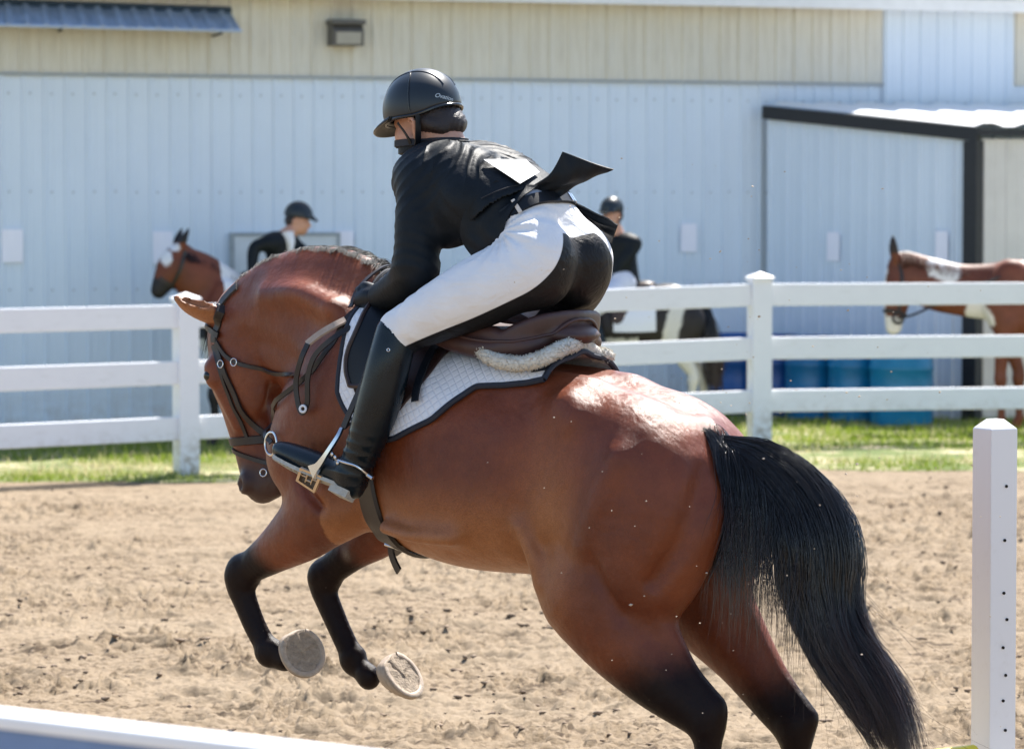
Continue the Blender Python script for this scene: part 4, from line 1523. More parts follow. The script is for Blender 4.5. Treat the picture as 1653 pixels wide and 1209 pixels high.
def shell(name, top, nrm, thick, mat, parent, attrs=None, smooth=True):
    """closed sheet: grid top (n, m, 3), lower layer pushed in by thick"""
    n, m, _ = top.shape
    bot = top - nrm * thick
    V = np.vstack([top.reshape(-1, 3), bot.reshape(-1, 3)])
    I = np.arange(n * m).reshape(n, m)
    J = I + n * m
    q = [np.stack([I[:-1, :-1], I[:-1, 1:], I[1:, 1:], I[1:, :-1]], -1).reshape(-1, 4),
         np.stack([J[:-1, :-1], J[1:, :-1], J[1:, 1:], J[:-1, 1:]], -1).reshape(-1, 4)]
    for e, f in ((I[0], J[0]), (I[-1][::-1], J[-1][::-1]), (I[:, 0][::-1], J[:, 0][::-1]), (I[:, -1], J[:, -1])):
        q.append(np.stack([e[:-1], f[:-1], f[1:], e[1:]], -1))
    at = {k: np.concatenate([np.asarray(a).ravel()] * 2) for k, a in (attrs or {}).items()}
    me = np_mesh(name, V, np.vstack(q), mat, smooth, at)
    bm = bmesh.new()
    bm.from_mesh(me)
    bmesh.ops.recalc_face_normals(bm, faces=bm.faces[:])
    bm.to_mesh(me)
    bm.free()
    me.set_sharp_from_angle(angle=math.radians(50))
    return link(name, me, parent, None if parent is not None else HF)

def smooth1(x, it=2):
    x = np.array(x, float)
    for _ in range(it):
        y = x.copy()
        y[1:-1] = (x[:-2] + 2 * x[1:-1] + x[2:]) / 4
        x = y
    return x

t = NT('quilted_white_cotton')
qa, qb = t.attr('qa'), t.attr('qb')
def _ln(x):
    f = t.math('FRACT', t.math('MULTIPLY', x, 30.0))
    return t.math('ABSOLUTE', t.math('SUBTRACT', f, .5))
l1, l2 = _ln(t.math('ADD', qa, qb)), _ln(t.math('SUBTRACT', qa, qb))
puff = t.math('MULTIPLY', t.math('SUBTRACT', 1, t.math('POWER', t.math('MULTIPLY', l1, 2), 5)), t.math('SUBTRACT', 1, t.math('POWER', t.math('MULTIPLY', l2, 2), 5)))
wv = t.noise(t.coord('Object'), 900, 2, .5)
t.set(Base_Color=t.mix(puff, (.76, .77, .83), (.82, .825, .87)), Roughness=.85, Normal=t.bump(wv, .15, .001, t.bump(puff, .45, .004)))
M_PAD = t.m
M_NAVY = simple('navy_binding', (.014, .018, .032), .7, .2, 60, bump=.3, bscale=500)
def leather(name, col, rough=.42, bump=.18):
    t = NT(name)
    c = t.coord('Object')
    f = t.noise(c, 14, 5, .65)
    v = t.n('TexVoronoi')
    v.inputs['Scale'].default_value = 420
    t.l(c, v.inputs['Vector'])
    t.set(Base_Color=t.ramp(f, [(.3, tuple(x * .72 for x in col)), (.7, tuple(x * 1.25 for x in col))]), Roughness=t.ramp(f, [(.3, (rough - .06,) * 3), (.7, (rough + .1,) * 3)]), Normal=t.bump(v.outputs['Distance'], bump, .0012, t.bump(f, .15, .004)))
    return t.m
M_BROWN = leather('brown_saddle_leather', (.052, .021, .017), .48)
M_BROWN2 = leather('dark_brown_leather', (.036, .016, .013), .45)
M_BLKL = leather('black_leather', (.005, .007, .011), .44)
M_BLKL.node_tree.nodes['Principled BSDF'].inputs['Specular IOR Level'].default_value = .3
M_BRIDLE = leather('dark_bridle_leather', (.017, .0115, .0105), .40)
M_STEEL = NT('stainless_steel').set(Base_Color=(.62, .63, .65), Metallic=1.0, Roughness=.22).m
M_BRASS = NT('worn_pale_metal').set(Base_Color=(.55, .44, .32), Metallic=.9, Roughness=.32).m

# ---- saddle pad
pad_edge_px = [(550, 590), (547, 620), (550, 644), (568, 672), (590, 699), (613, 713), (640, 708), (700, 679), (735, 650), (770, 626)]
pe = [uth(a, b) for a, b in pad_edge_px]
for x_, y_, v_ in ((810, 616, .215), (850, 611, .205), (885, 604, .185), (905, 597, .165)):
    q_ = hp(x_, y_, v_)
    pe.append(np.array([q_[0], math.atan2(q_[1], q_[2] - WC)]))
pe = np.array(pe)
U0, U1 = -.325, float(pe[0, 0]) - .005
su = np.linspace(U0, U1, 90)
o_ = np.argsort(pe[:, 0])
pu, pt = pe[o_, 0], pe[o_, 1]
edge_th = np.interp(su, pu, pt)
edge_th = np.where(su < pu[0], pt[0] + (pu[0] - su) * -.6, edge_th)
edge_th = smooth1(np.clip(edge_th, .25, 2.0), 3)
mj = np.linspace(-1, 1, 121)
Ug = np.repeat(su[:, None], 121, 1)
Tg = edge_th[:, None] * mj[None, :]
rear = sstep(-Ug, .06, .31)
lift = .014 + rear * .058 * np.exp(-(Tg / .42) ** 2)
ptop, pn = surf(HS, Ug, Tg, lift)
arc = np.concatenate([np.zeros((90, 1)), np.cumsum(np.linalg.norm(np.diff(ptop, axis=1), axis=2), 1)], 1)
arc -= arc[:, 60:61]
pad = shell('saddle_pad', ptop, pn, .011, M_PAD, None, {'qa': Ug, 'qb': arc})
tag(pad, 'white quilted saddle pad with navy edge under the brown jumping saddle', 'saddle pad')
loop = np.vstack([ptop[:, -1], ptop[::-1, :][0, ::-1][1:], ptop[::-1, 0][1:], ptop[0, 1:]])
ln_ = np.vstack([pn[:, -1], pn[::-1, :][0, ::-1][1:], pn[::-1, 0][1:], pn[0, 1:]])
MB().tube(loop - ln_ * .004, .0095, 8).build('binding', M_NAVY, pad, True)
# navy facing of the arched rear edge
fl = ptop[0:7, 8:-8].copy()
shell('rear_facing', fl + pn[0:7, 8:-8] * .003, pn[0:7, 8:-8], .004, M_NAVY, pad)

# ---- sheepskin half pad roll
lft = [hp(x, y, v) for x, y, v in ((752, 556, .20), (775, 568, .215), (800, 583, .222), (835, 590, .217), (870, 584, .195), (900, 569, .14), (920, 561, .07))]
mid_ = [hp(932, 560, .0)]
rgt = [hp(x, y, v) for x, y, v in ((951, 566, -.065), (966, 580, -.105), (977, 598, -.135))] + [np.array([-.24, -.155, 1.495]), np.array([-.12, -.175, 1.51]), np.array([.02, -.19, 1.54])]
path = catmull(np.array(lft + mid_ + rgt), 10)
c_ = path
for _ in range(3):
    c_ = c_ + HS.grad(c_) * np.maximum(.032 - HS.sample(c_), 0)[:, None]
c_ = np.stack([smooth1(c_[:, i], 2) for i in range(3)], -1)
n_ = HS.grad(c_)
_n = np.arange(len(c_))
rad_ = .0225 * np.interp(_n / 10, [0, .6, 1.6, 6.5, 8, 9.5, 10.3, 12, 20], [.35, .6, 1, 1, 1, .9, .6, .35, .3]) * (1 + .03 * np.sin(_n * .9))
sk_o = MB().tube(c_ + n_ * .006, rad_, 14).build('half_pad', None, None, True, HF)
t = NT('cream_sheepskin')
f = t.noise(t.coord('Object'), 130, 5, .75)
t.set(Base_Color=t.ramp(f, [(.3, (.68, .62, .51)), (.65, (.86, .82, .73))]), Roughness=.95, Normal=t.bump(f, 1.0, .008))
t.b.inputs['Sheen Weight'].default_value = .3
M_FLEECE = t.m
sk_o.data.materials.append(M_FLEECE)
tag(sk_o, 'cream fluffy half pad edge between the saddle and the white pad', 'half pad')
rg = np.random.default_rng(4)
N = 5200
ci = rg.integers(2, len(c_) - 2, N)
tg = np.gradient(c_, axis=0)
tg /= np.linalg.norm(tg, axis=1)[:, None]
a_ = rg.uniform(0, 6.28, N)
bn = np.cross(tg[ci], n_[ci])
dirs = np.cos(a_)[:, None] * n_[ci] + np.sin(a_)[:, None] * bn
p0 = c_[ci] + n_[ci] * .006 + dirs * (rad_[ci] * .85)[:, None] + tg[ci] * rg.uniform(-.006, .006, N)[:, None]
K = 5
q = np.linspace(0, 1, K)[None, :, None]
cur = rg.normal(0, .006, (N, 1, 3))
st = p0[:, None] + dirs[:, None] * q * rg.uniform(.003, .0065, (N, 1, 1)) + cur * .6 * np.sin(q * 3)
strands('fleece', st, np.full((N, K), .0009), M_FLEECE, sk_o)

# ---- jumping saddle
saddle = empty('saddle', tuple(HF.O + np.array([0, 0, 0])), HF.heading)
tag(saddle, 'brown leather jumping saddle with dark flaps on the bay horse', 'saddle')
SS = SDF((-.46, -.34, 1.36), (.36, .34, 1.86), .0065)
cl, cr = hp(872, 516, .15), hp(962, 514, -.135)
cm = hp(924, 506, 0)
cu = (cl[0] + cr[0]) / 2 - .01
cw = cm[2]
zl = cl[2]
CANT = [(-.185, .205, 1.592), (-.235, .185, 1.622), (-.285, .125, 1.647), (-.312, 0, 1.655), (-.285, -.125, 1.647), (-.235, -.185, 1.622), (-.185, -.205, 1.592)]
SS.chain([(a, b, d, .013) for a, b, d in CANT], .012)
for dz, du, r_ in ((.020, .003, .015), (.038, .010, .016)):
    SS.chain([(a + du, b * .985, d - dz, r_) for a, b, d in CANT[0:]], .014)
SS.chain([(-.24, 0, 1.590, .125), (-.10, 0, 1.572, .15), (.05, 0, 1.588, .12), (.17, 0, 1.628, .085), (.26, 0, 1.675, .065)], .035, ((0, 0, 1), .30))
for s in (1, -1):
    SS.chain([(-.272, s * .115, 1.575, .024), (-.235, s * .170, 1.560, .031), (-.13, s * .205, 1.553, .033), (0, s * .20, 1.572, .033), (.13, s * .175, 1.615, .036), (.25, s * .10, 1.665, .045)], .016)
    SS.chain([(-.16, s * .20, 1.60, .020), (0, s * .185, 1.605, .028), (.14, s * .14, 1.645, .03)], .02)
sv, sq = SS.mesh()
# the piped welt under the seat shows as a groove: keep it smooth
link('seat', np_mesh('seat', relax(sv, sq, 2, .5), sq, M_BROWN, True), saddle)
# piping along the join of seat and panel
for s in (1, -1):
    pp = catmull(np.array([(-.312, 0, 1.602), (-.288, s * .125, 1.594), (-.235, s * .19, 1.575), (-.13, s * .228, 1.576), (0, s * .225, 1.60), (.12, s * .20, 1.645)]), 8)
    g_ = SS.grad(pp)
    pp = pp - g_ * SS.sample(pp)[:, None]
    MB().tube(pp, .0055, 8).build('piping', M_BROWN, saddle, True)

def flap(name, left_px, right_px, off, thick, mat, n=40, m=26, edge=True):
    def curve(px):
        a = np.array([uth(x, y) for x, y in px])
        a = catmull(a, 8)
        d = np.concatenate([[0], np.cumsum(np.linalg.norm(np.diff(a * [1, .35], axis=0), axis=1))])
        return np.stack([np.interp(np.linspace(0, d[-1], n), d, a[:, i]) for i in range(2)], -1)
    A, B = curve(left_px), curve(right_px)
    s = np.linspace(0, 1, m)[None, :, None]
    G = A[:, None] * (1 - s) + B[:, None] * s
    for sd in (1, -1):
        top, nn = surf(HS, G[..., 0], G[..., 1] * sd, off)
        o = shell(name, top, nn, thick, mat, saddle)
        if edge:
            rim = np.vstack([top[:, 0], top[-1, 1:], top[::-1, -1][1:]])
            MB().tube(rim, thick * .42, 6).build('piping', M_BROWN2, o, True)
flap('flap', [(652, 470), (612, 490), (583, 532), (569, 575), (571, 602), (586, 642), (606, 684)], [(812, 520), (780, 535), (745, 556), (712, 590), (685, 625), (655, 660), (630, 692)], .024, .007, M_BROWN2)
flap('knee_block', [(648, 474), (612, 494), (588, 534), (572, 576), (571, 602), (578, 625)], [(665, 500), (640, 515), (622, 545), (608, 590), (604, 610), (600, 628)], .040, .018, M_BLKL)
def surf_strap(name, px, width, thick, off, mat, parent, S=None, mirror=False, n=8):
    S = S or HS
    pts = []
    for x, y in px:
        ro, rd = HF.ray(x, y)
        pts.append(S.hit(ro, rd))
    c = catmull(np.array(pts), n)
    g = S.grad(c)
    c = c - g * S.sample(c)[:, None] + g * off
    outs = []
    for sd in ((1, -1) if mirror else (1,)):
        f = np.array([1, sd, 1])
        outs.append(MB().strap(c * f, g * f, width, thick).build(name, mat, parent, True))
    return outs, c, g
surf_strap('stirrup_leather', [(724, 545), (706, 570), (690, 605), (681, 640), (680, 655)], .026, .005, .036, M_BLKL, saddle, mirror=True)
# girth
gp = [(598, 775), (592, 800), (600, 835), (622, 868), (648, 888)]
_, gc, gg = surf_strap('girth', gp, .055, .008, .006, M_BRIDLE, saddle)
# girth continues up under the flap and below the chest
th_ = np.linspace(.9, 2 * math.pi - .9, 60)
ug = np.interp(th_, [.9, 1.9, 2.7, math.pi, 3.6, 4.4, 5.4], [.27, .30, .27, .27, .27, .30, .27])
p_, n__ = surf(HS, ug, th_, .006)
MB().strap(p_, n__, .075, .010).build('girth', M_BRIDLE, saddle, True)
# loose girth strap end hanging below the belly
e0 = hp(632, 878, .10)
e = catmull(np.array([e0, hp(633, 893, .10), hp(638, 908, .105), hp(645, 922, .11)]), 6)
MB().strap(e, np.tile([.3, 1, 0], (len(e), 1)), .030, .006).build('strap_end', M_BRIDLE, saddle, True)
MB().tube([hp(622, 878, .115), hp(646, 886, .115)], .006, 8).build('buckle', M_STEEL, saddle, True)
# ------------------------------------------------------------------ bridle and reins
bridle = empty('bridle', tuple(HF.O), HF.heading)
tag(bridle, 'dark leather bridle with ring bit on the head of the cantering bay horse', 'bridle')
def bs(name, px, w, off=.004, thick=.005, mirror=True, mat=None):
    o, c, g = surf_strap(name, px, w, thick, off, mat or M_BRIDLE, bridle, mirror=mirror)
    return o, c, g
bs('headpiece', [(384, 463), (372, 474), (358, 492), (352, 515), (348, 540), (347, 553)], .030)
bs('cheekpiece', [(350, 556), (357, 580), (368, 610), (384, 645), (405, 680), (428, 702)], .020, .006)
bs('noseband_strap', [(346, 558), (354, 590), (368, 630), (384, 668), (400, 705), (408, 716)], .013, .005)
bs('throatlash', [(352, 552), (364, 572), (382, 585), (405, 592), (440, 600), (466, 605), (482, 607)], .014, .006, mirror=False)
# browband, noseband and flash go round the face
def band(name, c0, axis_n, lo, hi, w, off, mat=None, n=40, ctr=None):
    """ring round the head in the plane through c0 with normal axis_n"""
    nrm = np.array(axis_n, float)
    nrm /= np.linalg.norm(nrm)
    a = np.cross(nrm, [0, 1, 0])
    a /= np.linalg.norm(a)
    pts = []
    for th in np.linspace(lo, hi, n):
        d = a * math.cos(th) + np.array([0, 1, 0]) * math.sin(th)
        rs = np.arange(.0, .25, .002)
        s = HS.sample(c0 + rs[:, None] * d)
        j = int(np.argmax(s > 0)) if (s > 0).any() else len(rs) - 1
        pts.append(c0 + rs[j] * d)
    pts = np.array(pts)
    pts = np.stack([smooth1(pts[:, i], 2) for i in range(3)], -1)
    g = HS.grad(pts)
    return MB().strap(pts + g * off, g, w, .006).build(name, mat or M_BRIDLE, bridle, True), pts, g
def fwd(sgn=1):
    return sgn
face_dir = np.array([-.20, 0, -.98])
cnb = np.array([.968, 0, 1.225])
band('noseband', cnb, (-.10, 0, -1), -math.pi, math.pi, .028, .004)
band('flash_strap', np.array([.945, 0, 1.165]), (.25, 0, -1), -math.pi, math.pi, .015, .004)
band('browband', np.array([1.05, 0, 1.555]), (.35, 0, -1), -1.42, 1.42, .020, .006)
# bit ring
def ring3(c, ax, R, r, mat, name, parent, n=28, arc=(0, 2 * math.pi)):
    ax = np.array(ax, float)
    ax /= np.linalg.norm(ax)
    a = np.cross(ax, [.3, .1, .9])
    a /= np.linalg.norm(a)
    b = np.cross(ax, a)
    th = np.linspace(arc[0], arc[1], n)
    return MB().tube([np.array(c) + R * (math.cos(t_) * a + math.sin(t_) * b) for t_ in th], r, 8).build(name, mat, parent, True)
ro, rd = HF.ray(443, 716)
bc = HS.hit(ro, rd)
bg_ = HS.grad(bc[None])[0]
bc_ = bc + bg_ * .012
for s in (1, -1):
    f = np.array([1, s, 1])
    ring3(bc_ * f, bg_ * f, .036, .0042, M_STEEL, 'bit_ring', bridle)
MB().tube([bc * np.array([1, 1, 1]), bc * np.array([1, -1, 1])], .007, 8).build('bit', M_STEEL, bridle, True)
# small buckles
for x, y in ((360, 588), (381, 585), (428, 763)):
    ro, rd = HF.ray(x, y)
    q = HS.hit(ro, rd)
    gq = HS.grad(q[None])[0]
    ring3(q + gq * .012, gq, .012, .0022, M_STEEL, 'buckle', bridle, 12)

# reins: from the bit up to the hand, and the loose loop hanging on the shoulder
reins = empty('reins', tuple(HF.O), HF.heading)
tag(reins, 'dark leather reins looping from the bit of the bay horse to the gloved hand', 'reins')
def free_strap(name, pts, nrm, w, thick=.004, mat=None, n=8):
    c = catmull(np.array(pts), n)
    # keep it outside the horse
    for _ in range(4):
        s = HS.sample(c)
        g = HS.grad(c)
        c = c + g * np.maximum(.008 - s, 0)[:, None]
    nn = np.tile(np.array(nrm, float), (len(c), 1)) if np.ndim(nrm) == 1 else nrm
    return MB().strap(c, nn, w, thick).build(name, mat or M_BRIDLE, reins, True)
side = wl_dir((-.35, -.93, .1))
hand = hp(588, 498, .13)
free_strap('rein', [bc_, hp(457, 690, .14), hp(480, 650, .20), hp(510, 590, .235), hp(545, 545, .20), hand + np.array([.01, 0, -.02])], side, .017)
M_REINP = simple('pale_rubber_rein', (.40, .30, .23), .6, .15, 60, bump=.4, bscale=300)
free_strap('rein_grip', [hp(496, 556, .25), hp(515, 541, .235), hp(540, 526, .215), hp(558, 517, .19)], wl_dir((-.3, -.75, .6)), .026, .006, M_REINP)
free_strap('rein_loop', [hp(497, 555, .255), hp(486, 580, .27), hp(478, 615, .27), hp(481, 650, .27), hp(488, 666, .27), hp(496, 650, .272), hp(497, 610, .275), hp(508, 575, .27), hp(535, 548, .25), hp(566, 528, .20)], side, .018, .004)
M_WHITE_TIP = simple('white_keeper', (.75, .75, .78), .5)
ring3(hp(489, 660, .285), side, .010, .004, M_WHITE_TIP, 'keeper', reins, 14)
# right rein over the crest to the far hand
free_strap('rein', [hp(636, 428, -.03), hp(618, 432, .02), hp(598, 446, .075), hp(580, 465, .12), hp(572, 480, .14), hp(566, 500, .15)], wl_dir((-.5, -.5, .7)), .018)
free_strap('rein', [hp(636, 428, -.03), np.array([.50, -.12, 1.66]), np.array([.66, -.17, 1.52]), np.array([.82, -.16, 1.36]), bc_ * np.array([1, -1, 1])], (0, -1, 0), .017)
# martingale fork with stopper seen beside the jaw
free_strap('martingale', [hp(446, 712, .03), hp(455, 688, .03), hp(468, 664, .05)], side, .016)
# ------------------------------------------------------------------ the rider
def c(x, y, v, r):
    return (*hp(x, y, v), r)
def mir(rows):
    return [(a, -b, d, *r) for a, b, d, *r in rows]
def unit(v):
    v = np.array(v, float)
    return v / np.linalg.norm(v)

# head frame (x forward, y left, z up), in the horse's local frame
HC = hp(685, 188, 0)
hx = unit((.93, .06, -.34))
hz = unit(np.array([.34, 0, .94]) - hx * (np.array([.34, 0, .94]) @ hx))
hy = np.cross(hz, hx)
HR = np.stack([hx, hy, hz], 1)
def hd(x, y, z, r=None):
    q = HC + HR @ np.array([x, y, z])
    return tuple(q) if r is None else (*q, r)

LEG = [c(872, 420, .092, .108), c(830, 446, .15, .108), c(770, 474, .215, .106), c(705, 505, .262, .088), c(652, 533, .29, .068)]
CALF = [c(640, 540, .305, .060), c(628, 585, .325, .062), c(616, 635, .33, .064), c(600, 685, .335, .058), c(582, 735, .338, .048), c(571, 757, .34, .046)]
FOOT = [c(566, 770, .342, .043), c(536, 759, .345, .041), c(498, 745, .338, .041), c(466, 732, .33, .035), c(453, 726, .328, .027)]
ARM = [c(688, 297, .140, .062), c(677, 335, .175, .060), c(672, 385, .20, .056), c(672, 430, .205, .052)]
FORE = [c(671, 432, .205, .053), c(655, 455, .18, .050), c(630, 472, .15, .040), c(612, 480, .135, .034)]
TORSO = [(862, 356, .0, .102), (832, 332, .0, .104), (790, 309, .0, .114), (748, 294, .0, .114), (718, 291, .0, .096)]

def torso(S, grow, k=.05):
    for s in (1, -1):
        S.chain([(*(hp(x, y, 0) + np.array([0, s * w, 0])), r + grow) for (x, y, _, r), w in zip(TORSO, (.045, .05, .065, .075, .075))], k)
        S.chain([(*(hp(720, 283, 0) + np.array([0, s * .06, 0])), .074 + grow), (*(hp(722, 287, 0) + np.array([0, s * .125, -.01])), .064 + grow)], k)
def arms(S, grow, k=.04):
    for f in (lambda r: r, mir):
        S.chain([(a, b, d, r + grow) for a, b, d, r in f(ARM)], k)
        S.chain([(a, b, d, r + grow) for a, b, d, r in f(FORE)], k)
def pelvis(S, grow, k=.05):
    for s in (1, -1):
        o = np.array([0, s * .082, 0])
        S.chain([(*(hp(858, 366, 0) + np.array([0, s * .05, 0])), .096 + grow), (*(hp(876, 390, 0) + o), .103 + grow), (*(hp(889, 420, 0) + o), .107 + grow), (*(hp(898, 447, 0) + np.array([0, s * .086, 0])), .094 + grow)], k)
def legs(S, grow, k=.04):
    for f in (lambda r: r, mir):
        S.chain([(a, b, d, r + grow) for a, b, d, r in f(LEG)], k)

# ---- gloves' hands: palm, four curled fingers, thumb
def hand_chains():
    w = hp(612, 480, .135)
    kn = hp(574, 486, .13)
    d = unit(kn - w)
    up = unit(np.array([0, .15, 1.0]) - d * (np.array([0, .15, 1.0]) @ d))
    pn = np.cross(up, d)
    if pn[1] > 0: pn = -pn
    out = [([(*(w), .030), (*(w + d * .035 + up * .004), .034), (*(w + d * .066), .031)], .02)]
    for i, (ln, rr) in enumerate(((.9, .0115), (1.0, .012), (.95, .0115), (.78, .0105))):
        b = w + d * .070 + up * (.030 - .021 * i)
        m1 = b + d * .020 * ln + pn * .012
        m2 = m1 + pn * .028 * ln - d * .004
        t_ = m2 - d * .026 * ln + pn * .004
        out.append(([(*b, rr + .002), (*m1, rr + .001), (*m2, rr), (*t_, rr - .0015)], .006))
    t0 = w + d * .025 + up * .028 + pn * .006
    out.append(([(*t0, .016), (*(t0 + d * .028 + up * .012), .014), (*(t0 + d * .052 + up * .006 + pn * .008), .012)], .010))
    return out

BS = SDF((-.52, -.46, 1.02), (.78, .46, 2.44), .0075)
torso(BS, -.022)
arms(BS, -.012)
pelvis(BS, -.026)
legs(BS, -.010)
for f in (lambda r: r, mir):
    BS.chain([(a, b, d, r - .010) for a, b, d, r in f(CALF)], .03)
    BS.chain([(a, b, d, r - .012) for a, b, d, r in f(FOOT)], .03)
    for ch, k in hand_chains():
        BS.chain([(a, b, d, r - .002) for a, b, d, r in f(ch)], k, n=3)
# neck and head
nb = hp(716, 262, 0)
BS.chain([(*nb, .070), hd(-.052, 0, -.105, .058), hd(-.028, 0, -.05, .062)], .03)
BS.ball(hd(-.005, 0, .015), (.098, .076, .105), .03, axes=HR.T)
BS.ball(hd(.055, 0, -.065), (.048, .056, .080), .035, axes=HR.T)
BS.chain([hd(.02, .052, -.075, .022), hd(.062, .030, -.112, .022), hd(.080, 0, -.118, .022), hd(.062, -.030, -.112, .022), hd(.02, -.052, -.075, .022)], .03)
BS.chain([hd(.092, 0, -.012, .010), hd(.112, 0, -.048, .012)], .012)
BS.chain([hd(.104, .012, -.052, .008), hd(.104, -.012, -.052, .008)], .008)
BS.chain([hd(.086, .02, .005, .012), hd(.086, -.02, .005, .012)], .02)
BS.chain([hd(.096, .018, -.082, .0075), hd(.102, 0, -.080, .008), hd(.096, -.018, -.082, .0075)], .006)
for s in (1, -1):
    BS.ball(hd(.086, s * .030, -.012), (.010, .013, .010), .012, 'cut', axes=HR.T)
    BS.ball(hd(.070, s * .045, -.045), (.020, .018, .022), .03, axes=HR.T)
    # ear
    BS.chain([hd(-.002, s * .074, -.078, .008), hd(-.010, s * .086, -.055, .008), hd(-.022, s * .096, -.028, .008), hd(-.010, s * .094, -.010, .007), hd(.004, s * .082, -.020, .007)], .008)
    BS.ball(hd(-.006, s * .080, -.048), (.012, .006, .024), .008, axes=HR.T)
bv_, bq_ = BS.mesh()
bv_ = relax(bv_, bq_, 1, .35)
t = NT('skin')
_c = t.coord('Object')
f = t.noise(_c, 45, 4, .6)
t.set(Base_Color=t.ramp(f, [(.3, (.47, .235, .155)), (.7, (.58, .31, .215))]), Roughness=.48)
t.b.inputs['Subsurface Weight'].default_value = .12
t.b.inputs['Subsurface Radius'].default_value = (.012, .005, .003)
M_SKIN = t.m
rider = link('person', np_mesh('person', bv_, bq_, M_SKIN, True), None, HF)
tag(rider, 'rider in black helmet and white breeches leaning forward over the galloping bay horse', 'person')
for s in (1, -1):
    bm_ = bmesh.new()
    bmesh.ops.create_uvsphere(bm_, u_segments=12, v_segments=8, radius=.0115)
    me_ = bpy.data.meshes.new('eye')
    bm_.to_mesh(me_); bm_.free()
    me_.materials.append(M_EYE)
    for p in me_.polygons: p.use_smooth = True
    e_ = link('eye', me_, rider)
    e_.location = hd(.079, s * .030, -.012)

# ---- breeches
RS = SDF((-.52, -.46, 1.48), (.32, .46, 2.08), .0065)
pelvis(RS, 0)
legs(RS, 0)
for s in (1, -1):
    RS.chain([(*(hp(x, y, 0) + np.array([0, s * w, 0])), r - .004) for (x, y, _, r), w in zip(TORSO[:3], (.045, .05, .065))], .04)
for f in (lambda r: r, mir):
    RS.chain([(a, b, d, r - .004) for a, b, d, r in f(CALF[:2])], .03)
# crease between the cheeks and at the fold of the hip
# trim at the waist
wc_ = hp(848, 364, 0)
wax = unit((.62, 0, .785))
V_, Q_ = RS.mesh()
V_ = relax(V_, Q_, 1, .4)
def cut_plane(V, Q, p, n, keep='below', extra=None):
    s = (V - p) @ n
    if keep == 'above': s = -s
    ok = s < 0
    if extra is not None: ok &= extra
    fq = ok[Q].all(1)
    used = np.zeros(len(V), bool)
    used[Q[fq].ravel()] = True
    idx = np.cumsum(used) - 1
    return V[used], idx[Q[fq]]
V_, Q_ = cut_plane(V_, Q_, wc_ + wax * .022, wax)
kn_ = np.array(LEG[-1][:3])
# wrinkles fanning from the hip fold
def local_n(S, V):
    return S.grad(V)
nv = local_n(RS, V_)
fold = hp(812, 372, .17)
d0 = V_ - fold
rr_ = np.linalg.norm(d0, axis=1)
ang = np.arctan2(d0[:, 2], d0[:, 0])
wr = np.sin(ang * 15 + 2.0 * np.sin(rr_ * 20)) * np.exp(-(rr_ / .13) ** 2) * sstep(rr_, .015, .05) * (V_[:, 1] > .02)
V_ = V_ + nv * (.0060 * wr)[:, None]
kf = np.linalg.norm(V_ - kn_, axis=1)
V_ = V_ + nv * (.0036 * np.sin(kf * 130 + V_[:, 1] * 40 + 2 * np.sin(V_[:, 0] * 30)) * np.exp(-(kf / .11) ** 2))[:, None]
# full seat patch: black suede over the seat and inner thighs (signed distance in metres to its border)
seat_px = [(885, 352), (905, 366), (909, 392), (902, 420), (886, 444), (858, 468), (815, 490), (765, 513), (715, 533), (672, 551), (640, 566), (600, 585)]
sp_ = catmull(np.array(seat_px, float), 5)
Vm = V_.copy()
Vm[:, 1] = np.abs(Vm[:, 1])
Wm = HF.world(Vm) - CAM
dd = Wm[:, 1] * CA - Wm[:, 2] * SA
px_ = np.stack([826.5 + Wm[:, 0] / dd * FPX, 604.5 - (Wm[:, 1] * SA + Wm[:, 2] * CA) / dd * FPX], 1)
best = np.full(len(V_), 1e9)
sgn = np.zeros(len(V_))
for a, b in zip(sp_[:-1], sp_[1:]):
    ab = b - a
    tt = np.clip(((px_ - a) @ ab) / (ab @ ab), 0, 1)
    dv = px_ - (a + tt[:, None] * ab)
    ds = np.linalg.norm(dv, axis=1)
    cr_ = ab[0] * dv[:, 1] - ab[1] * dv[:, 0]
    m = ds < best
    best[m] = ds[m]
    sgn[m] = np.sign(cr_[m])
side = -sgn * best / 540.0
# yoke line across the top of the patch
yk = hp(935, 378, 0)
top_ = ((yk - V_) @ unit(hp(905, 330, 0) - hp(925, 420, 0))) + .10 * np.abs(V_[:, 1]) - .004
rearward = (hp(880, 400, 0)[0] + .05 - V_[:, 0]) * 1.0 + sstep(-V_[:, 2], -1.80, -1.70) * .5
vb = .130 + 8.0 * np.maximum(0, 1.875 - V_[:, 2]) ** 2
vb = vb - .022 * (V_[:, 1] < 0)
patch = np.minimum(np.minimum(np.minimum(side, top_), rearward), vb - np.abs(V_[:, 1]))
t = NT('white_stretch_breeches')
_c = t.coord('Object')
wv = t.noise(t.coord('Object'), 700, 2, .6)
f = t.noise(_c, 10, 4, .6)
blk = t.math('GREATER_THAN', t.attr('patch'), 0.0)
seam = t.smooth(t.math('ABSOLUTE', t.attr('patch')), .004, .001)
colw = t.mix(t.math('MULTIPLY', seam, .35), t.ramp(f, [(.3, (.76, .745, .75)), (.7, (.81, .80, .805))]), (.35, .35, .38))
t.set(Base_Color=t.mix(blk, colw, (.009, .009, .0105)), Roughness=t.mix(blk, (.72,) * 3, (.52,) * 3), Normal=t.bump(wv, .12, .0008, t.bump(t.noise(t.coord('Object', (10, 26, 26), (0, .5, 0)), 1.0, 3, .55, .6), .50, .014)))
t.b.inputs['Specular IOR Level'].default_value = .25
M_BREECH = t.m
br = link('breeches', np_mesh('breeches', V_, Q_, M_BREECH, True, {'patch': patch}), rider)

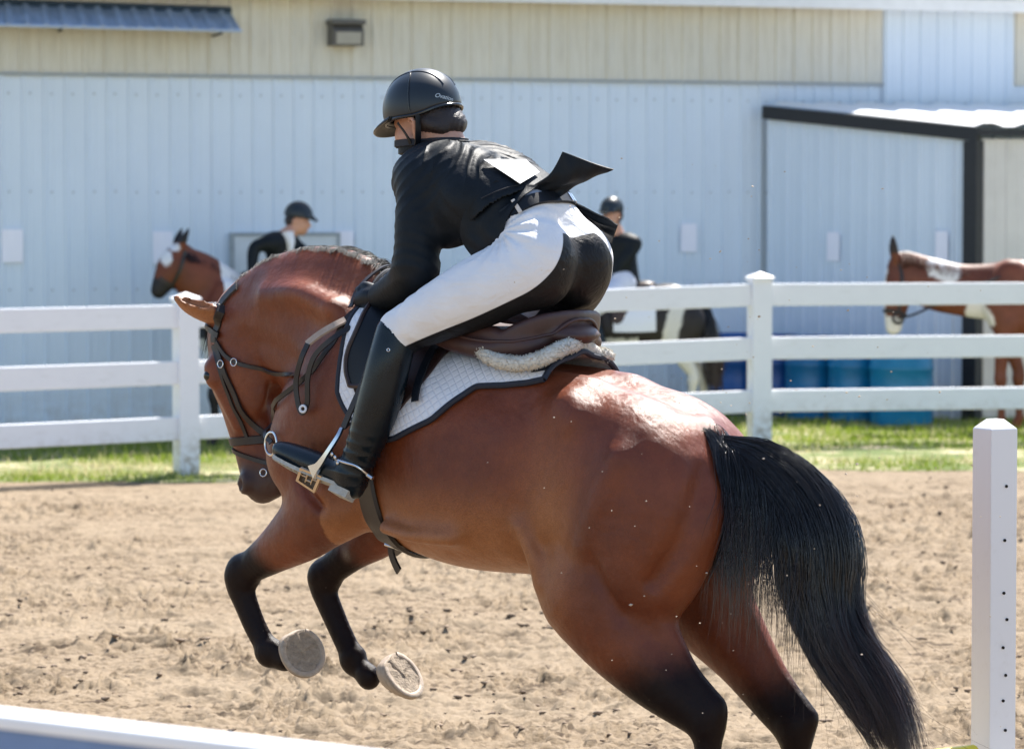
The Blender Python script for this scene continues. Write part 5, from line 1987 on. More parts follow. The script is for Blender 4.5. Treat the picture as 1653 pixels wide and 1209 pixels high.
# ---- belt with buckle loop, shirt showing above it
def body_ring(S, ctr, ax, n=64, grow=0.0):
    a = unit(np.cross(ax, (0, 1, 0)))
    b = np.cross(ax, a)
    pts = []
    for th in np.linspace(0, 2 * math.pi, n):
        d = a * math.cos(th) + b * math.sin(th)
        rs = np.arange(.02, .3, .003)
        s = S.sample(ctr + rs[:, None] * d)
        j = int(np.argmax(s > 0))
        pts.append(ctr + (rs[j] + grow) * d)
    pts = np.array(pts)
    nn = pts - ctr
    nn -= (nn @ ax)[:, None] * ax
    return pts, nn / np.linalg.norm(nn, axis=1)[:, None]
bc0 = wc_ + wax * -.004
BLT = SDF((-.48, -.3, 1.75), (.2, .3, 2.2), .009)
torso(BLT, -.003)
pelvis(BLT, -.006)
pr_, nr_ = body_ring(RS, bc0, wax, 72, .004)
pr_ = np.stack([smooth1(pr_[:, i], 2) for i in range(3)], -1)
belt = MB().strap(pr_, nr_, .042, .007).build('belt', M_BLKL, rider, True)
M_CREAM = simple('cream_loop', (.62, .56, .50), .6)
def on_ring(px, pts):
    W = HF.world(pts) - CAM
    d = W[:, 1] * CA - W[:, 2] * SA
    x = 826.5 + W[:, 0] / d * FPX
    front = (HF.world(nr_) - HF.O)[:, 1] < .0
    return int(np.argmin(np.abs(x - px) + np.where(front, 0, 1e5)))
for px, wdt, mt in ((833, .013, M_CREAM), (921, .006, M_STEEL), (929, .004, M_STEEL)):
    i = on_ring(px, pr_)
    q = pr_[i] + nr_[i] * .006
    MB().strap([q - wax * .024, q, q + wax * .024], [nr_[i]] * 3, wdt, .004).build('belt_loop', mt, belt)
i = on_ring(938, pr_)
MB().strap(pr_[i - 1:i + 2] + nr_[i] * .007, nr_[i - 1:i + 2], .034, .003).build('buckle', M_STEEL, belt)
sv_, sq_ = BLT.mesh()
sv_, sq_ = cut_plane(sv_, sq_, wc_ + wax * .012, wax, 'above')
sv_, sq_ = cut_plane(sv_, sq_, wc_ + wax * .12, wax, 'below')
M_SHIRT = simple('pale_shirt', (.62, .63, .72), .8, .06, 12, bump=.2, bscale=40)
link('shirt', np_mesh('shirt', sv_, sq_, M_SHIRT, True), rider)

# ---- show jacket
JS = SDF((-.34, -.42, 1.58), (.50, .42, 2.32), .0065)
torso(JS, .012)
arms(JS, .010)
JS.chain([(*(hp(842, 318, 0) + np.array([0, .10, -.02])), .075), (*hp(800, 352, .15), .058), (*hp(770, 385, .15), .034)], .05)
JS.chain([(*hp(760, 330, .12), .10), (*hp(735, 365, .12), .062), (*hp(725, 385, .11), .030)], .05)
JS.chain([(*(hp(842, 318, 0) + np.array([0, -.10, -.02])), .07), (*(hp(800, 352, .15) * np.array([1, -1, 1])), .058)], .05)
jv, jq = JS.mesh()
jv = relax(jv, jq, 1, .4)
_far = np.linalg.norm(jv - (wc_ + wax * .04), axis=1) > .24
_k = (((jv - (wc_ + wax * .036)) @ wax) > 0) | _far
_f = _k[jq].all(1)
_u = np.unique(jq[_f])
jv, jq = jv[_u], np.searchsorted(_u, jq[_f])
wr_l = np.array(FORE[-1][:3])
keep_l = unit(np.array(FORE[-1][:3]) - np.array(FORE[-2][:3]))
for sd in (1, -1):
    f = np.array([1, sd, 1])
    s_ = (jv - wr_l * f) @ (keep_l * f)
    near = np.linalg.norm(jv - wr_l * f, axis=1) < .085
    jv, jq = cut_plane(jv, jq, np.zeros(3), np.array([0, 0, 0.0]), 'below', ~((s_ > 0) & near)) if False else (lambda V, Q, ok: (V[np.unique(Q[ok[Q].all(1)])], np.searchsorted(np.unique(Q[ok[Q].all(1)]), Q[ok[Q].all(1)])))(jv, jq, ~((s_ > 0) & near))
# neckline
jv, jq = cut_plane(jv, jq, hp(714, 240, 0) + np.array([.03, 0, .01]), unit((.55, 0, .84)))
jn = JS.grad(jv)
tax = unit(hp(700, 262, 0) - hp(860, 325, 0))
ta = (jv - hp(860, 325, 0)) @ tax
lat = jv[:, 1]
wob = .012 * np.sin(jv[:, 2] * 37 + lat * 21) + .009 * np.sin(lat * 55 + ta * 30)
ph = ta * 1.0 + .62 * np.abs(lat - .03) + wob
rid = np.abs(np.sin(ph * 62))
rid = 1 - rid ** .42
backm = sstep(jn @ unit((-.3, 0, .95)), -.2, .4) * sstep(ta, .05, .14) * sstep(-ta, -.36, -.28)
amp = .0085 * backm * (.35 + .9 * vnoise(jv[:, 0] * 9 + 20, lat * 8 + 20, 17)) * sstep(.22 - np.abs(lat), 0, .08)
jv = jv + jn * (amp * rid)[:, None]
# sleeve creases at the elbow and armpit
el = np.array(ARM[-1][:3])
arm_d = unit(np.array(ARM[-1][:3]) - np.array(ARM[0][:3]))
for sd in (1, -1):
    f = np.array([1, sd, 1])
    de = np.linalg.norm(jv - el * f, axis=1)
    sh = np.linalg.norm(jv - np.array(ARM[0][:3]) * f, axis=1)
    al = (jv - el * f) @ (arm_d * f)
    jv = jv + jn * (.0045 * (1 - np.abs(np.sin(al * 90 + lat * 30 * sd)) ** .6) * np.exp(-(de / .12) ** 2))[:, None]
    jv = jv + jn * (.004 * (1 - np.abs(np.sin(al * 60 - jv[:, 0] * 60)) ** .6) * np.exp(-((sh - .10) / .05) ** 2))[:, None]
t = NT('black_show_jacket')
_c = t.coord('Object')
wv = t.noise(t.coord('Object', (1, 1, 1)), 800, 2, .6)
f = t.noise(_c, 22, 5, .65)
t.set(Base_Color=t.ramp(f, [(.3, (.0035, .0060, .0090)), (.7, (.0065, .0095, .0135))]), Roughness=.56, Normal=t.bump(wv, .15, .0008, t.bump(t.math('MULTIPLY', t.math('POWER', t.math('SUBTRACT', 1, t.math('ABSOLUTE', t.math('SINE', t.math('ADD', t.attr('fph'), t.math('MULTIPLY', t.noise(_c, 9, 2, .5), 2.0))))), 2.0), t.attr('fmask')), .75, .028, t.bump(f, .3, .010))))
t.b.inputs['Specular IOR Level'].default_value = .22
M_JACKET = t.m
jk = link('jacket', np_mesh('jacket', jv, jq, M_JACKET, True, {'fph': ph * 52, 'fmask': np.clip(amp / .0085, 0, 1.5)}), rider)
sd_ = jk.modifiers.new('thick', 'SOLIDIFY'); sd_.thickness = .004; sd_.offset = -1

# collar
cn = hp(716, 250, 0)
cax = unit(np.array(hd(-.045, 0, -.09)) - nb)
pc, nc = body_ring(BS, np.array(hd(-.056, 0, -.122)) , cax, 48, .006)
pc = np.stack([smooth1(pc[:, i], 3) for i in range(3)], -1)
MB().strap(pc, nc, .038, .006).build('collar', M_JACKET, jk, True)
pc2, nc2 = body_ring(BS, np.array(hd(-.052, 0, -.105)), cax, 48, .003)
MB().strap(pc2, nc2, .022, .004).build('shirt_collar', simple('dark_shirt_collar', (.012, .014, .022), .7), jk, True)

def coons(name, A, B, mat, parent, n=26, m=16, thick=.004, wave=.0):
    """cloth between two edge curves given as local points, with a little wave"""
    def rs(P_, n):
        P_ = catmull(np.array(P_), 8)
        d = np.concatenate([[0], np.cumsum(np.linalg.norm(np.diff(P_, axis=0), axis=1))])
        return np.stack([np.interp(np.linspace(0, d[-1], n), d, P_[:, i]) for i in range(3)], -1)
    A, B = rs(A, n), rs(B, n)
    s = np.linspace(0, 1, m)[None, :, None]
    G = A[:, None] * (1 - s) + B[:, None] * s
    du = np.gradient(G, axis=0)
    dv = np.gradient(G, axis=1)
    nn = np.cross(du, dv)
    nn /= np.linalg.norm(nn, axis=2, keepdims=True) + 1e-9
    sg = np.linspace(0, 1, n)[:, None, None]
    G = G + nn * wave * np.sin(s * math.pi) * np.sin(sg * 5 + 1)
    G = G + nn * .0045 * np.sin(sg * 9 + s * 14 + 1.5 * np.sin(sg * 7)) * np.sin(sg * math.pi) ** .5
    return shell(name, G, nn, thick, mat, parent)

# skirts of the jacket flying up behind
coons('coat_tail', [hp(826, 339, .12), hp(838, 320, .09), hp(860, 299, .06), hp(884, 283, .035), hp(897, 267, .02), hp(908, 245, .01)],
      [hp(864, 330, .08), hp(898, 322, .0), hp(912, 312, -.03), hp(930, 297, -.05), hp(958, 286, -.07), hp(991, 273, -.08)], M_JACKET, jk, n=40, m=28, wave=.022)
coons('coat_tail', [hp(870, 312, -.06), hp(910, 318, -.10), hp(955, 338, -.14), hp(998, 363, -.17)],
      [hp(880, 335, -.08), hp(925, 345, -.14), hp(960, 362, -.19), hp(988, 392, -.21)], M_JACKET, jk, wave=.006)
coons('coat_skirt', [hp(868, 300, .07), hp(842, 322, .13), hp(822, 350, .165), hp(812, 378, .18), hp(806, 394, .18)],
      [hp(800, 292, .15), hp(766, 322, .195), hp(748, 350, .205), hp(744, 385, .20), hp(762, 413, .195)], M_JACKET, jk, wave=.008)

# competition number on the back
def jhit(x, y, off):
    ro, rd = HF.ray(x, y)
    p = JS.hit(ro, rd)
    g_ = JS.grad(p[None])[0]
    return p + g_ * off
M_NUM = simple('white_number_card', (.80, .80, .80), .55, .03, 8)
corn = [np.array((780, 263.)), np.array((846, 264.)), np.array((868, 284.)), np.array((838, 301.))]
gn = 8
G = np.zeros((gn, gn, 3))
for i in range(gn):
    for j in range(gn):
        a, b = i / (gn - 1), j / (gn - 1)
        p = (corn[0] * (1 - a) + corn[1] * a) * (1 - b) + (corn[3] * (1 - a) + corn[2] * a) * b
        G[i, j] = jhit(p[0], p[1], .009)
for _ in range(3):
    G[1:-1, 1:-1] = (G[:-2, 1:-1] + G[2:, 1:-1] + G[1:-1, :-2] + G[1:-1, 2:]) / 4
nn = np.cross(np.gradient(G, axis=0), np.gradient(G, axis=1))
nn /= np.linalg.norm(nn, axis=2, keepdims=True)
if nn[4, 4, 2] < 0: nn = -nn
shell('number_card', G + nn * .004, nn, .0015, M_NUM, rider)
# cord of the number
cpts = [jhit(838, 301, .006), jhit(822, 304, .006), jhit(800, 312, .006), jhit(778, 322, .006)]
MB().tube(catmull(np.array(cpts), 6), .0015, 5).build('cord', M_BLKL, rider)

# ---- gloves
for sd in (1, -1):
    w_ = np.array(hand_chains()[0][0][0][:3]) * np.array([1, sd, 1])
    GS = SDF(w_ - .14, w_ + .14, .0042)
    for ch, k in hand_chains():
        GS.chain([(a, b * sd, d, r + .0012) for a, b, d, r in ch], k * .6, n=3)
    gv, gq = GS.mesh()
    fwd_ = unit(np.array(FORE[-1][:3]) - np.array(FORE[-2][:3])) * np.array([1, sd, 1])
    gl = link('glove', np_mesh('glove', relax(gv, gq, 1, .4), gq, M_BLKL, True), rider)

# ---- tall boots
M_BOOT = leather('black_boot_leather', (.003, .0080, .0125), .27, .10)
M_BOOT.node_tree.nodes['Principled BSDF'].inputs['Specular IOR Level'].default_value = .34
M_SOLE = simple('dusty_rubber_sole', (.42, .40, .35), .85, .2, 60, bump=.6, bscale=160)
TS = SDF((.05, .20, 1.02), (.72, .44, 1.72), .0058)
TS.chain([(a, b, d, r + .004) for a, b, d, r in CALF], .03)
TS.chain(FOOT, .035)
TS.chain([c(571, 757, .34, .044), c(568, 785, .342, .040)], .02)
tv, tq = TS.mesh()
tn = TS.grad(tv)
# top edge: slanting cut below the knee
bt0 = hp(640, 540, .32)
bax = unit(hp(650, 500, .3) - hp(628, 590, .325))
low_rear = (tv - bt0) @ bax + .55 * (bt0[0] - tv[:, 0]) * 1.0
okb = low_rear < .018
fq = okb[tq].all(1)
un = np.unique(tq[fq])
tq = np.searchsorted(un, tq[fq])
tv, tn = tv[un], tn[un]
ank = hp(578, 742, .34)
da = np.linalg.norm(tv - ank, axis=1)
tv = tv + tn * (.0058 * (1 - np.abs(np.sin(((tv - ank) @ bax) * 95 + tv[:, 1] * 12)) ** .6) * np.exp(-((da - .02) / .075) ** 2))[:, None]
heel_px, toe_px = hp(566, 772, .342), hp(450, 722, .328)
fax = unit(toe_px - heel_px)
sn = np.array([.10, .42, -.9])
sn = unit(sn - fax * (sn @ fax))
sside = np.cross(fax, sn)
def sole_piece(pts, hw_, th, off):
    """pts along the sole line, half widths, slab below the foot"""
    V = []
    for p, w in zip(pts, hw_):
        for a, b in ((-1, off), (1, off), (1, off + th), (-1, off + th)):
            V.append(np.array(p) + sside * w * a + sn * b)
    n = len(pts)
    Fc = [(i * 4 + j, i * 4 + (j + 1) % 4, (i + 1) * 4 + (j + 1) % 4, (i + 1) * 4 + j) for i in range(n - 1) for j in range(4)]
    Fc += [(3, 2, 1, 0), ((n - 1) * 4, (n - 1) * 4 + 1, (n - 1) * 4 + 2, (n - 1) * 4 + 3)]
    return V, Fc
F_ = catmull(np.array(FOOT), 6)
for sd in (1, -1):
    f = np.array([1, sd, 1])
    me_ = np_mesh('boot', tv * f, tq if sd > 0 else tq[:, ::-1], M_BOOT, True)
    bo = link('boot', me_, rider)
    s_ = bo.modifiers.new('thick', 'SOLIDIFY'); s_.thickness = .003; s_.offset = -1
    base = F_[:, :3] + sn * (F_[:, 3:4] * .80)
    hw_ = np.interp(np.linspace(0, 1, len(F_)), [0, .1, .35, .7, .9, 1], [.026, .034, .031, .043, .034, .016])
    V, Fc = sole_piece(base, hw_, .011, .0)
    so = MB().add([np.array(v) * f for v in V], Fc).build('sole', M_SOLE, bo)
    # tread lugs across the forefoot
    lug = MB()
    for k in range(9):
        i = 13 + k
        if i >= len(base): break
        for j in (-1, 0, 1):
            w = hw_[i] * .55
            p = base[i] + sside * w * j + sn * .011
            V2, F2 = sole_piece([p - fax * .0035, p + fax * .0035], [hw_[i] * .22] * 2, .0025, 0)
            lug.add([np.array(v) * f for v in V2], F2)
    lg = lug.build('tread', M_SOLE, bo)
    hp_ = [base[0] - fax * .036, base[0] - fax * .016, base[0] + fax * .012, base[0] + fax * .030]
    V, Fc = sole_piece(hp_, [.022, .031, .033, .032], .024, .008)
    MB().add([np.array(v) * f for v in V], Fc).build('heel', M_SOLE, bo)
    # spur with strap
    sp = [hp(541, 741, .385), hp(556, 746, .392), hp(575, 752, .388), hp(590, 763, .37), hp(597, 768, .345)]
    g_ = MB().tube(catmull(np.array(sp), 6) * f, .0042, 8)
    g_.tube(np.array([hp(593, 766, .36), hp(602, 772, .36)]) * f, .0065, 8)
    g_.build('spur', M_STEEL, bo, True)
    st = catmull(np.array([hp(541, 741, .388), hp(534, 730, .375), hp(531, 722, .345)]), 5)
    MB().strap(st * f, np.tile(np.array([.3, 1 * sd, .3]), (len(st), 1)), .016, .004).build('spur_strap', M_BLKL, bo, True)
    for q in ((541, 738), (545, 747), (536, 733)):
        bm_ = MB().lathe([(.006, 0), (.006, .002), (.003, .004)], 10)
        pq = hp(*q, .392) * f
        bm_.V = [(pq[0] + a, pq[1] + sd * d, pq[2] + b) for a, b, d in bm_.V]
        bm_.build('stud', M_STEEL, bo)
    ro, rd = HF.ray(627, 565)
    q = TS.hit(ro, rd)
    gq = TS.grad(q[None])[0]
    ring3(q * f + gq * f * .002, gq * f, .0042, .0018, M_STEEL, 'snap', bo, 14)

# ---- stirrup irons belong to the saddle
for sd in (1, -1):
    f = np.array([1, sd, 1])
    TL, TR, BR, BL = hp(484, 755, .392), hp(519, 769, .392), hp(507, 796, .372), hp(477, 776, .372)
    n_ = unit(np.cross(TR - TL, BL - TL))
    if n_[1] < 0: n_ = -n_
    iron = MB()
    br1 = catmull(np.array([hp(553, 692, .365), hp(546, 706, .378), hp(531, 729, .388), hp(517, 750, .390), hp(505, 762, .386)]), 6)
    wd = np.interp(np.linspace(0, 1, len(br1)), [0, .55, .8, 1], [.011, .015, .026, .052])
    iron.strap(br1 * f, np.tile(np.array([-.2, sd * 1.0, .25]), (len(br1), 1)), wd, .010)
    inn = np.array([0, -.105, 0])
    iron.tube(catmull(np.array([hp(553, 692, .365), hp(553, 692, .365) + inn * .6 + np.array([.01, 0, .012]), hp(534, 729, .385) + inn * 1.1, hp(512, 758, .386) + inn]), 6) * f, .006, 8)
    io = iron.build('stirrup_iron', M_STEEL, saddle, True)
    tr = MB()
    cs = [TL, TR, BR, BL]
    ctr_ = sum(cs) / 4
    inner = [ctr_ + (q - ctr_) * .76 for q in cs]
    V = [q * f for q in cs] + [q * f for q in inner] + [(q - n_ * .010) * f for q in cs] + [(q - n_ * .010) * f for q in inner]
    Fc = []
    for i in range(4):
        j = (i + 1) % 4
        Fc += [(i, j, 4 + j, 4 + i), (8 + i, 12 + i, 12 + j, 8 + j), (i, 8 + i, 8 + j, j), (4 + i, 4 + j, 12 + j, 12 + i)]
    tr.add(V, Fc)
    e1, e2 = (TR - TL), (BL - TL)
    def bar(a, b):
        tr.tube(np.array([(TL + e1 * a[0] + e2 * a[1] - n_ * .005) * f, (TL + e1 * b[0] + e2 * b[1] - n_ * .005) * f]), .0028, 6)
    bar((.38, .1), (.38, .9)); bar((.64, .1), (.64, .9)); bar((.38, .28), (.64, .28)); bar((.38, .72), (.64, .72)); bar((.1, .5), (.38, .5)); bar((.64, .5), (.9, .5))
    tr.build('tread', M_BRASS, io, False)
    MB().add([(q - n_ * .009) * f for q in inner], [(0, 1, 2, 3)]).build('tread_pad', simple('tread_grip', (.07, .05, .035), .8), io)
    # leather from the flap down to the iron
    MB().strap(catmull(np.array([hp(590, 610, .33), hp(570, 655, .352), hp(555, 690, .365)]), 5) * f, np.tile(np.array([0, sd, 0]), (11, 1)), .022, .005).build('stirrup_leather', M_BRIDLE, saddle)

# ---- helmet
EC = np.array([.000, 0, .026])
ER = np.array([.130, .108, .122])
def ell(az, el, g=0.0):
    d = np.stack([np.cos(el) * np.cos(az), np.cos(el) * np.sin(az), np.sin(el)], -1)
    return EC + d * (ER + g)
def hworld(p):
    return HC + np.asarray(p) @ HR.T
naz, nel = 72, 26
az = np.linspace(0, 2 * math.pi, naz, endpoint=False)
rim = -.12 - .16 * (.5 - .5 * np.cos(az)) - .10 * np.exp(-((np.abs(((az + math.pi) % (2 * math.pi)) - math.pi) - 1.9) / .5) ** 2)
V = []
for i in range(nel):
    tq_ = i / (nel - 1)
    el = rim + (math.pi / 2 - .03 - rim) * tq_ ** .9
    V.append(ell(az, el))
V = np.array(V)
V[:, :, 0] += .004 * np.sign(V[:, :, 0]) * 0
hv_ = hworld(V.reshape(-1, 3))
I = np.arange(naz * nel).reshape(nel, naz)
Fq = np.stack([I[:-1], np.roll(I[:-1], -1, 1), np.roll(I[1:], -1, 1), I[1:]], -1).reshape(-1, 4)
hv_ = np.vstack([hv_, hworld(ell(np.array(0.), np.array(math.pi / 2)))[None]])
Ft = [tuple(map(int, f_)) for f_ in Fq] + [(int(I[-1, j]), int(I[-1, (j + 1) % naz]), naz * nel) for j in range(naz)]
t = NT('matte_black_helmet')
f = t.noise(t.coord('Object'), 500, 2, .5)
t.set(Base_Color=(.010, .016, .022), Roughness=.40, Normal=t.bump(f, .08, .0006))
M_HELM = t.m
helm = link('helmet', np_mesh('helmet', hv_, Ft, M_HELM, True), rider)
s_ = helm.modifiers.new('thick', 'SOLIDIFY'); s_.thickness = .014; s_.offset = -1
M_GLOSS = NT('glossy_black_trim').set(Base_Color=(.012, .014, .017), Roughness=.18).m
rimp = hworld(ell(az, rim, .001))
MB().tube(np.vstack([rimp, rimp[:1]]), .005, 8).build('rim', M_GLOSS, helm, True)
# raised centre panel seams
for sd in (1, -1):
    e_ = np.linspace(0, 1, 30)
    x = .115 - .235 * e_
    yy = sd * (.030 + .020 * np.sin(e_ * math.pi))
    zz = np.sqrt(np.maximum(1 - (x / ER[0]) ** 2 - (yy / ER[1]) ** 2, 0)) * ER[2]
    zz = np.maximum(zz, -.02)
    pl_ = EC + np.stack([x, yy, zz], -1)
    MB().tube(hworld(pl_), .0022, 6).build('seam', M_GLOSS, helm, True)
    # panel line from crown down to the ear
    q_ = np.linspace(0, 1, 26)
    aa = sd * (2.05 - .30 * q_)
    ee = 1.20 - 1.38 * q_
    MB().tube(hworld(ell(aa, ee, .0008)), .0024, 6).build('seam', M_STEEL if False else M_GLOSS, helm, True)
# visor
va = np.linspace(-1.15, 1.15, 30)
inn_ = ell(va, np.full(30, -.13), .0)
out_l = []
for a_, p_ in zip(va, inn_):
    ext = .046 * max(math.cos(a_ * 1.28), 0.02) ** .6
    out_l.append(p_ + np.array([math.cos(a_ * .8), math.sin(a_ * .8), -.24]) * ext)
G = np.stack([inn_ * (1 - s) + np.array(out_l) * s + np.array([0, 0, .008]) * math.sin(s * math.pi) for s in np.linspace(0, 1, 7)], 0)
Gw = hworld(G.reshape(-1, 3)).reshape(G.shape)
nn = np.cross(np.gradient(Gw, axis=0), np.gradient(Gw, axis=1))
nn /= np.linalg.norm(nn, axis=2, keepdims=True)
if nn[3, 15, 2] < 0: nn = -nn
shell('visor', Gw, nn, .005, simple('dark_olive_visor', (.030, .030, .024), .5), helm)
MB().tube(Gw[-1], .004, 6).build('visor_rim', M_GLOSS, helm, True)
# harness
for sd in (1, -1):
    a_ = [hd(.035, sd * .098, -.012), hd(.020, sd * .090, -.060), hd(.030, sd * .062, -.108), hd(.050, sd * .02, -.138)]
    b_ = [hd(-.045, sd * .100, -.015), hd(-.025, sd * .094, -.065), hd(.005, sd * .074, -.098), hd(.030, sd * .062, -.110)]
    for pth, wdt in ((a_, .012), (b_, .020)):
        p_ = catmull(np.array(pth), 6)
        for _ in range(3):
            p_ = p_ + BS.grad(p_) * np.maximum(.005 - BS.sample(p_), 0)[:, None]
        MB().strap(p_, BS.grad(p_), wdt, .003).build('chin_strap', M_BLKL, helm, True)
# lettering on the back of the shell
def helmet_text(txt, px, size, slope):
    cu_ = bpy.data.curves.new('lettering', 'FONT')
    cu_.body = txt
    cu_.size = size
    cu_.shear = .35
    cu_.align_x = 'CENTER'
    to = bpy.data.objects.new('lettering_src', cu_)
    COL.objects.link(to)
    bpy.context.view_layer.update()
    dg = bpy.context.evaluated_depsgraph_get()
    me_ = bpy.data.meshes.new_from_object(to.evaluated_get(dg))
    bpy.data.objects.remove(to)
    co = np.zeros(len(me_.vertices) * 3)
    me_.vertices.foreach_get('co', co)
    co = co.reshape(-1, 3)
    ro, rd = HF.ray(*px)
    o_ = HR.T @ (ro - HC) - EC
    d_ = HR.T @ rd
    A_, B_, C_ = ((d_ / ER) ** 2).sum(), 2 * ((o_ / ER) * (d_ / ER)).sum(), ((o_ / ER) ** 2).sum() - 1
    tt = (-B_ - math.sqrt(B_ * B_ - 4 * A_ * C_)) / (2 * A_)
    p0 = o_ + tt * d_
    n0 = unit(p0 / ER ** 2)
    rt = HR.T @ wl_dir((1, 0, -slope))
    rt = unit(rt - n0 * (rt @ n0))
    up_ = np.cross(n0, rt)
    q = p0 + co[:, :1] * rt + co[:, 1:2] * up_
    q = q / np.linalg.norm(q / ER, axis=1)[:, None] * 1.006
    co2 = hworld(q + EC)
    me_.vertices.foreach_set('co', co2.astype(np.float32).ravel())
    me_.update()
    me_.materials.clear()
    me_.materials.append(simple('pale_lettering', (.55, .62, .66), .4))
    link('lettering', me_, helm)
helmet_text('Ovation', (717, 160), .0195, .12)

# ---- hair: dark bun under the helmet
HS2 = SDF(np.array(HC) - .22, np.array(HC) + .2, .006)
HS2.ball(hd(-.035, 0, -.02), (.080, .080, .075), .03, axes=HR.T)
HS2.ball(hd(-.090, -.005, -.058), (.040, .052, .038), .03, axes=HR.T)
HS2.chain([hd(-.03, .072, -.02, .014), hd(-.055, .07, -.05, .016), hd(-.08, .045, -.07, .02)], .02)
hhv, hhq = HS2.mesh()
hn = HS2.grad(hhv)
hhv = hhv + hn * (.0010 * np.sin((hhv @ hz) * 300 + (hhv @ hx) * 420 + (hhv @ hy) * 200))[:, None]
t = NT('dark_brown_hair')
f = t.noise(t.coord('Object', (40, 40, 260)), 2, 4, .7)
t.set(Base_Color=t.ramp(f, [(.3, (.010, .007, .007)), (.7, (.035, .020, .016))]), Roughness=.4, Normal=t.bump(f, .6, .004))
M_RHAIR = t.m
link('hair', np_mesh('hair', hhv, hhq, M_RHAIR, True), rider)
# earrings
for dz in (-.062, -.050):
    bm_ = bmesh.new()
    bmesh.ops.create_icosphere(bm_, subdivisions=2, radius=.0035)
    me_ = bpy.data.meshes.new('earring')
    bm_.to_mesh(me_); bm_.free()
    me_.materials.append(M_STEEL)
    e_ = link('earring', me_, rider)
    e_.location = hd(-.004 - (dz + .062) * .6, .084 + (dz + .062) * .3, dz)
# ------------------------------------------------------------------ horses and riders waiting behind the fence
def standing_horse(neck, head, h=.015, s=1.0, ears=True, leg_shift=(0, 0, 0, 0)):
    """canonical standing horse, u forward; neck rows (u, w, r), head rows (u, w, r); returns its field"""
    allp = np.array(list(neck) + list(head))
    S = SDF((-1.05, -.36, -.01), (allp[:, 0].max() + .32, .36, allp[:, 1].max() + .36), h)
    us = np.array([-.80, -.70, -.58, -.42, -.2, 0, .2, .36, .5, .62, .70])
    top = np.array([1.22, 1.34, 1.42, 1.445, 1.40, 1.375, 1.40, 1.46, 1.47, 1.38, 1.25])
    bot = np.array([1.02, .92, .84, .80, .775, .77, .78, .80, .86, .95, 1.05])
    half = np.array([.08, .17, .23, .255, .28, .285, .265, .22, .19, .15, .08])
    stations(S, us, top, bot, half)
    for q in (1, -1):
        S.chain([(-.48, q * .12, 1.22, .19), (-.60, q * .14, 1.08, .21), (-.56, q * .15, .92, .17)], .06, (LAT, .62))
        S.chain([(.46, q * .13, 1.36, .14), (.54, q * .14, 1.14, .16), (.52, q * .14, .98, .12)], .06, (LAT, .6))
        a, b = (leg_shift[0], leg_shift[2]) if q > 0 else (leg_shift[1], leg_shift[3])
        S.chain([(-.54, q * .15, .92, .13), (-.60 + b * .4, q * .15, .74, .085), (-.72 + b * .8, q * .14, .58, .056), (-.73 + b, q * .14, .50, .052)], .04, (LAT, .75))
        S.chain([(-.73 + b, q * .14, .52, .05), (-.72 + b, q * .14, .36, .036), (-.71 + b, q * .14, .18, .034), (-.70 + b, q * .14, .13, .042), (-.67 + b, q * .14, .06, .045), (-.66 + b, q * .14, .02, .055)], .03)
        S.chain([(.50, q * .14, .96, .11), (.52 + a * .5, q * .135, .74, .072), (.53 + a, q * .13, .54, .052), (.53 + a, q * .13, .46, .05)], .04, (LAT, .8))
        S.chain([(.53 + a, q * .13, .48, .05), (.525 + a, q * .13, .32, .034), (.52 + a, q * .13, .16, .034), (.52 + a, q * .13, .12, .042), (.55 + a, q * .13, .06, .042), (.56 + a, q * .13, .02, .055)], .03)
    S.chain([(a, 0, b, r) for a, b, r in neck], .06, (LAT, .52))
    S.chain([(a, 0, b, r) for a, b, r in head], .04, (LAT, .70))
    pu, pw = head[0][0], head[0][1]
    hd_ = unit(np.array([head[-1][0] - pu, 0, head[-1][1] - pw]))
    bk = np.array([-hd_[0], 0, -hd_[2]])
    q0 = np.array([head[1][0], 0, head[1][1]])
    S.ball(q0 + np.array([-.02, 0, -.03]), (.10, .085, .11), .04)
    fr = unit(np.array([-hd_[2], 0, hd_[0]]))
    for q in (1, -1):
        S.chain([(*(np.array([pu, q * .055, pw]) + bk * .02 + fr * .04), .036), (*(np.array([pu, q * .080, pw]) + bk * .12 + fr * .07), .034), (*(np.array([pu, q * .095, pw]) + bk * .23 + fr * .085), .008)], .03)
        S.ball((*(q0[:1] * 0 + q0[0] + fr[0] * .06), q * .075, q0[2] + fr[2] * .06), (.03, .03, .03), .02)
    return S

def pinto_mat(name, coat, white, points):
    t = NT(name)
    c = t.coord('Object')
    f = t.noise(c, 6, 4, .6)
    edge = t.math('ADD', t.attr('white'), t.math('MULTIPLY', t.math('SUBTRACT', t.noise(c, 11, 4, .7), .5), .09))
    base = t.ramp(f, [(.3, tuple(x * .75 for x in coat)), (.7, tuple(x * 1.2 for x in coat))])
    base = t.mix(t.smooth(t.attr('dark'), .2, .8), base, points)
    base = t.mix(t.smooth(edge, -.015, .015), base, white)
    t.set(Base_Color=base, Roughness=.5, Normal=t.bump(t.noise(c, 60, 3, .7), .3, .006))
    t.b.inputs['Specular IOR Level'].default_value = .35
    return t.m

def place_horse(S, frame, z, s, mat, white, dark, label):
    V, Q = S.mesh()
    V = relax(V, Q, 1, .4)
    o = link('horse', np_mesh('horse', V, Q, mat, True, {'white': white(V), 'dark': dark(V)}))
    o.location = frame.O + np.array([0, 0, z])
    o.rotation_euler = (0, 0, frame.heading)
    o.scale = (s, s, s)
    tag(o, label, 'horse')
    return o

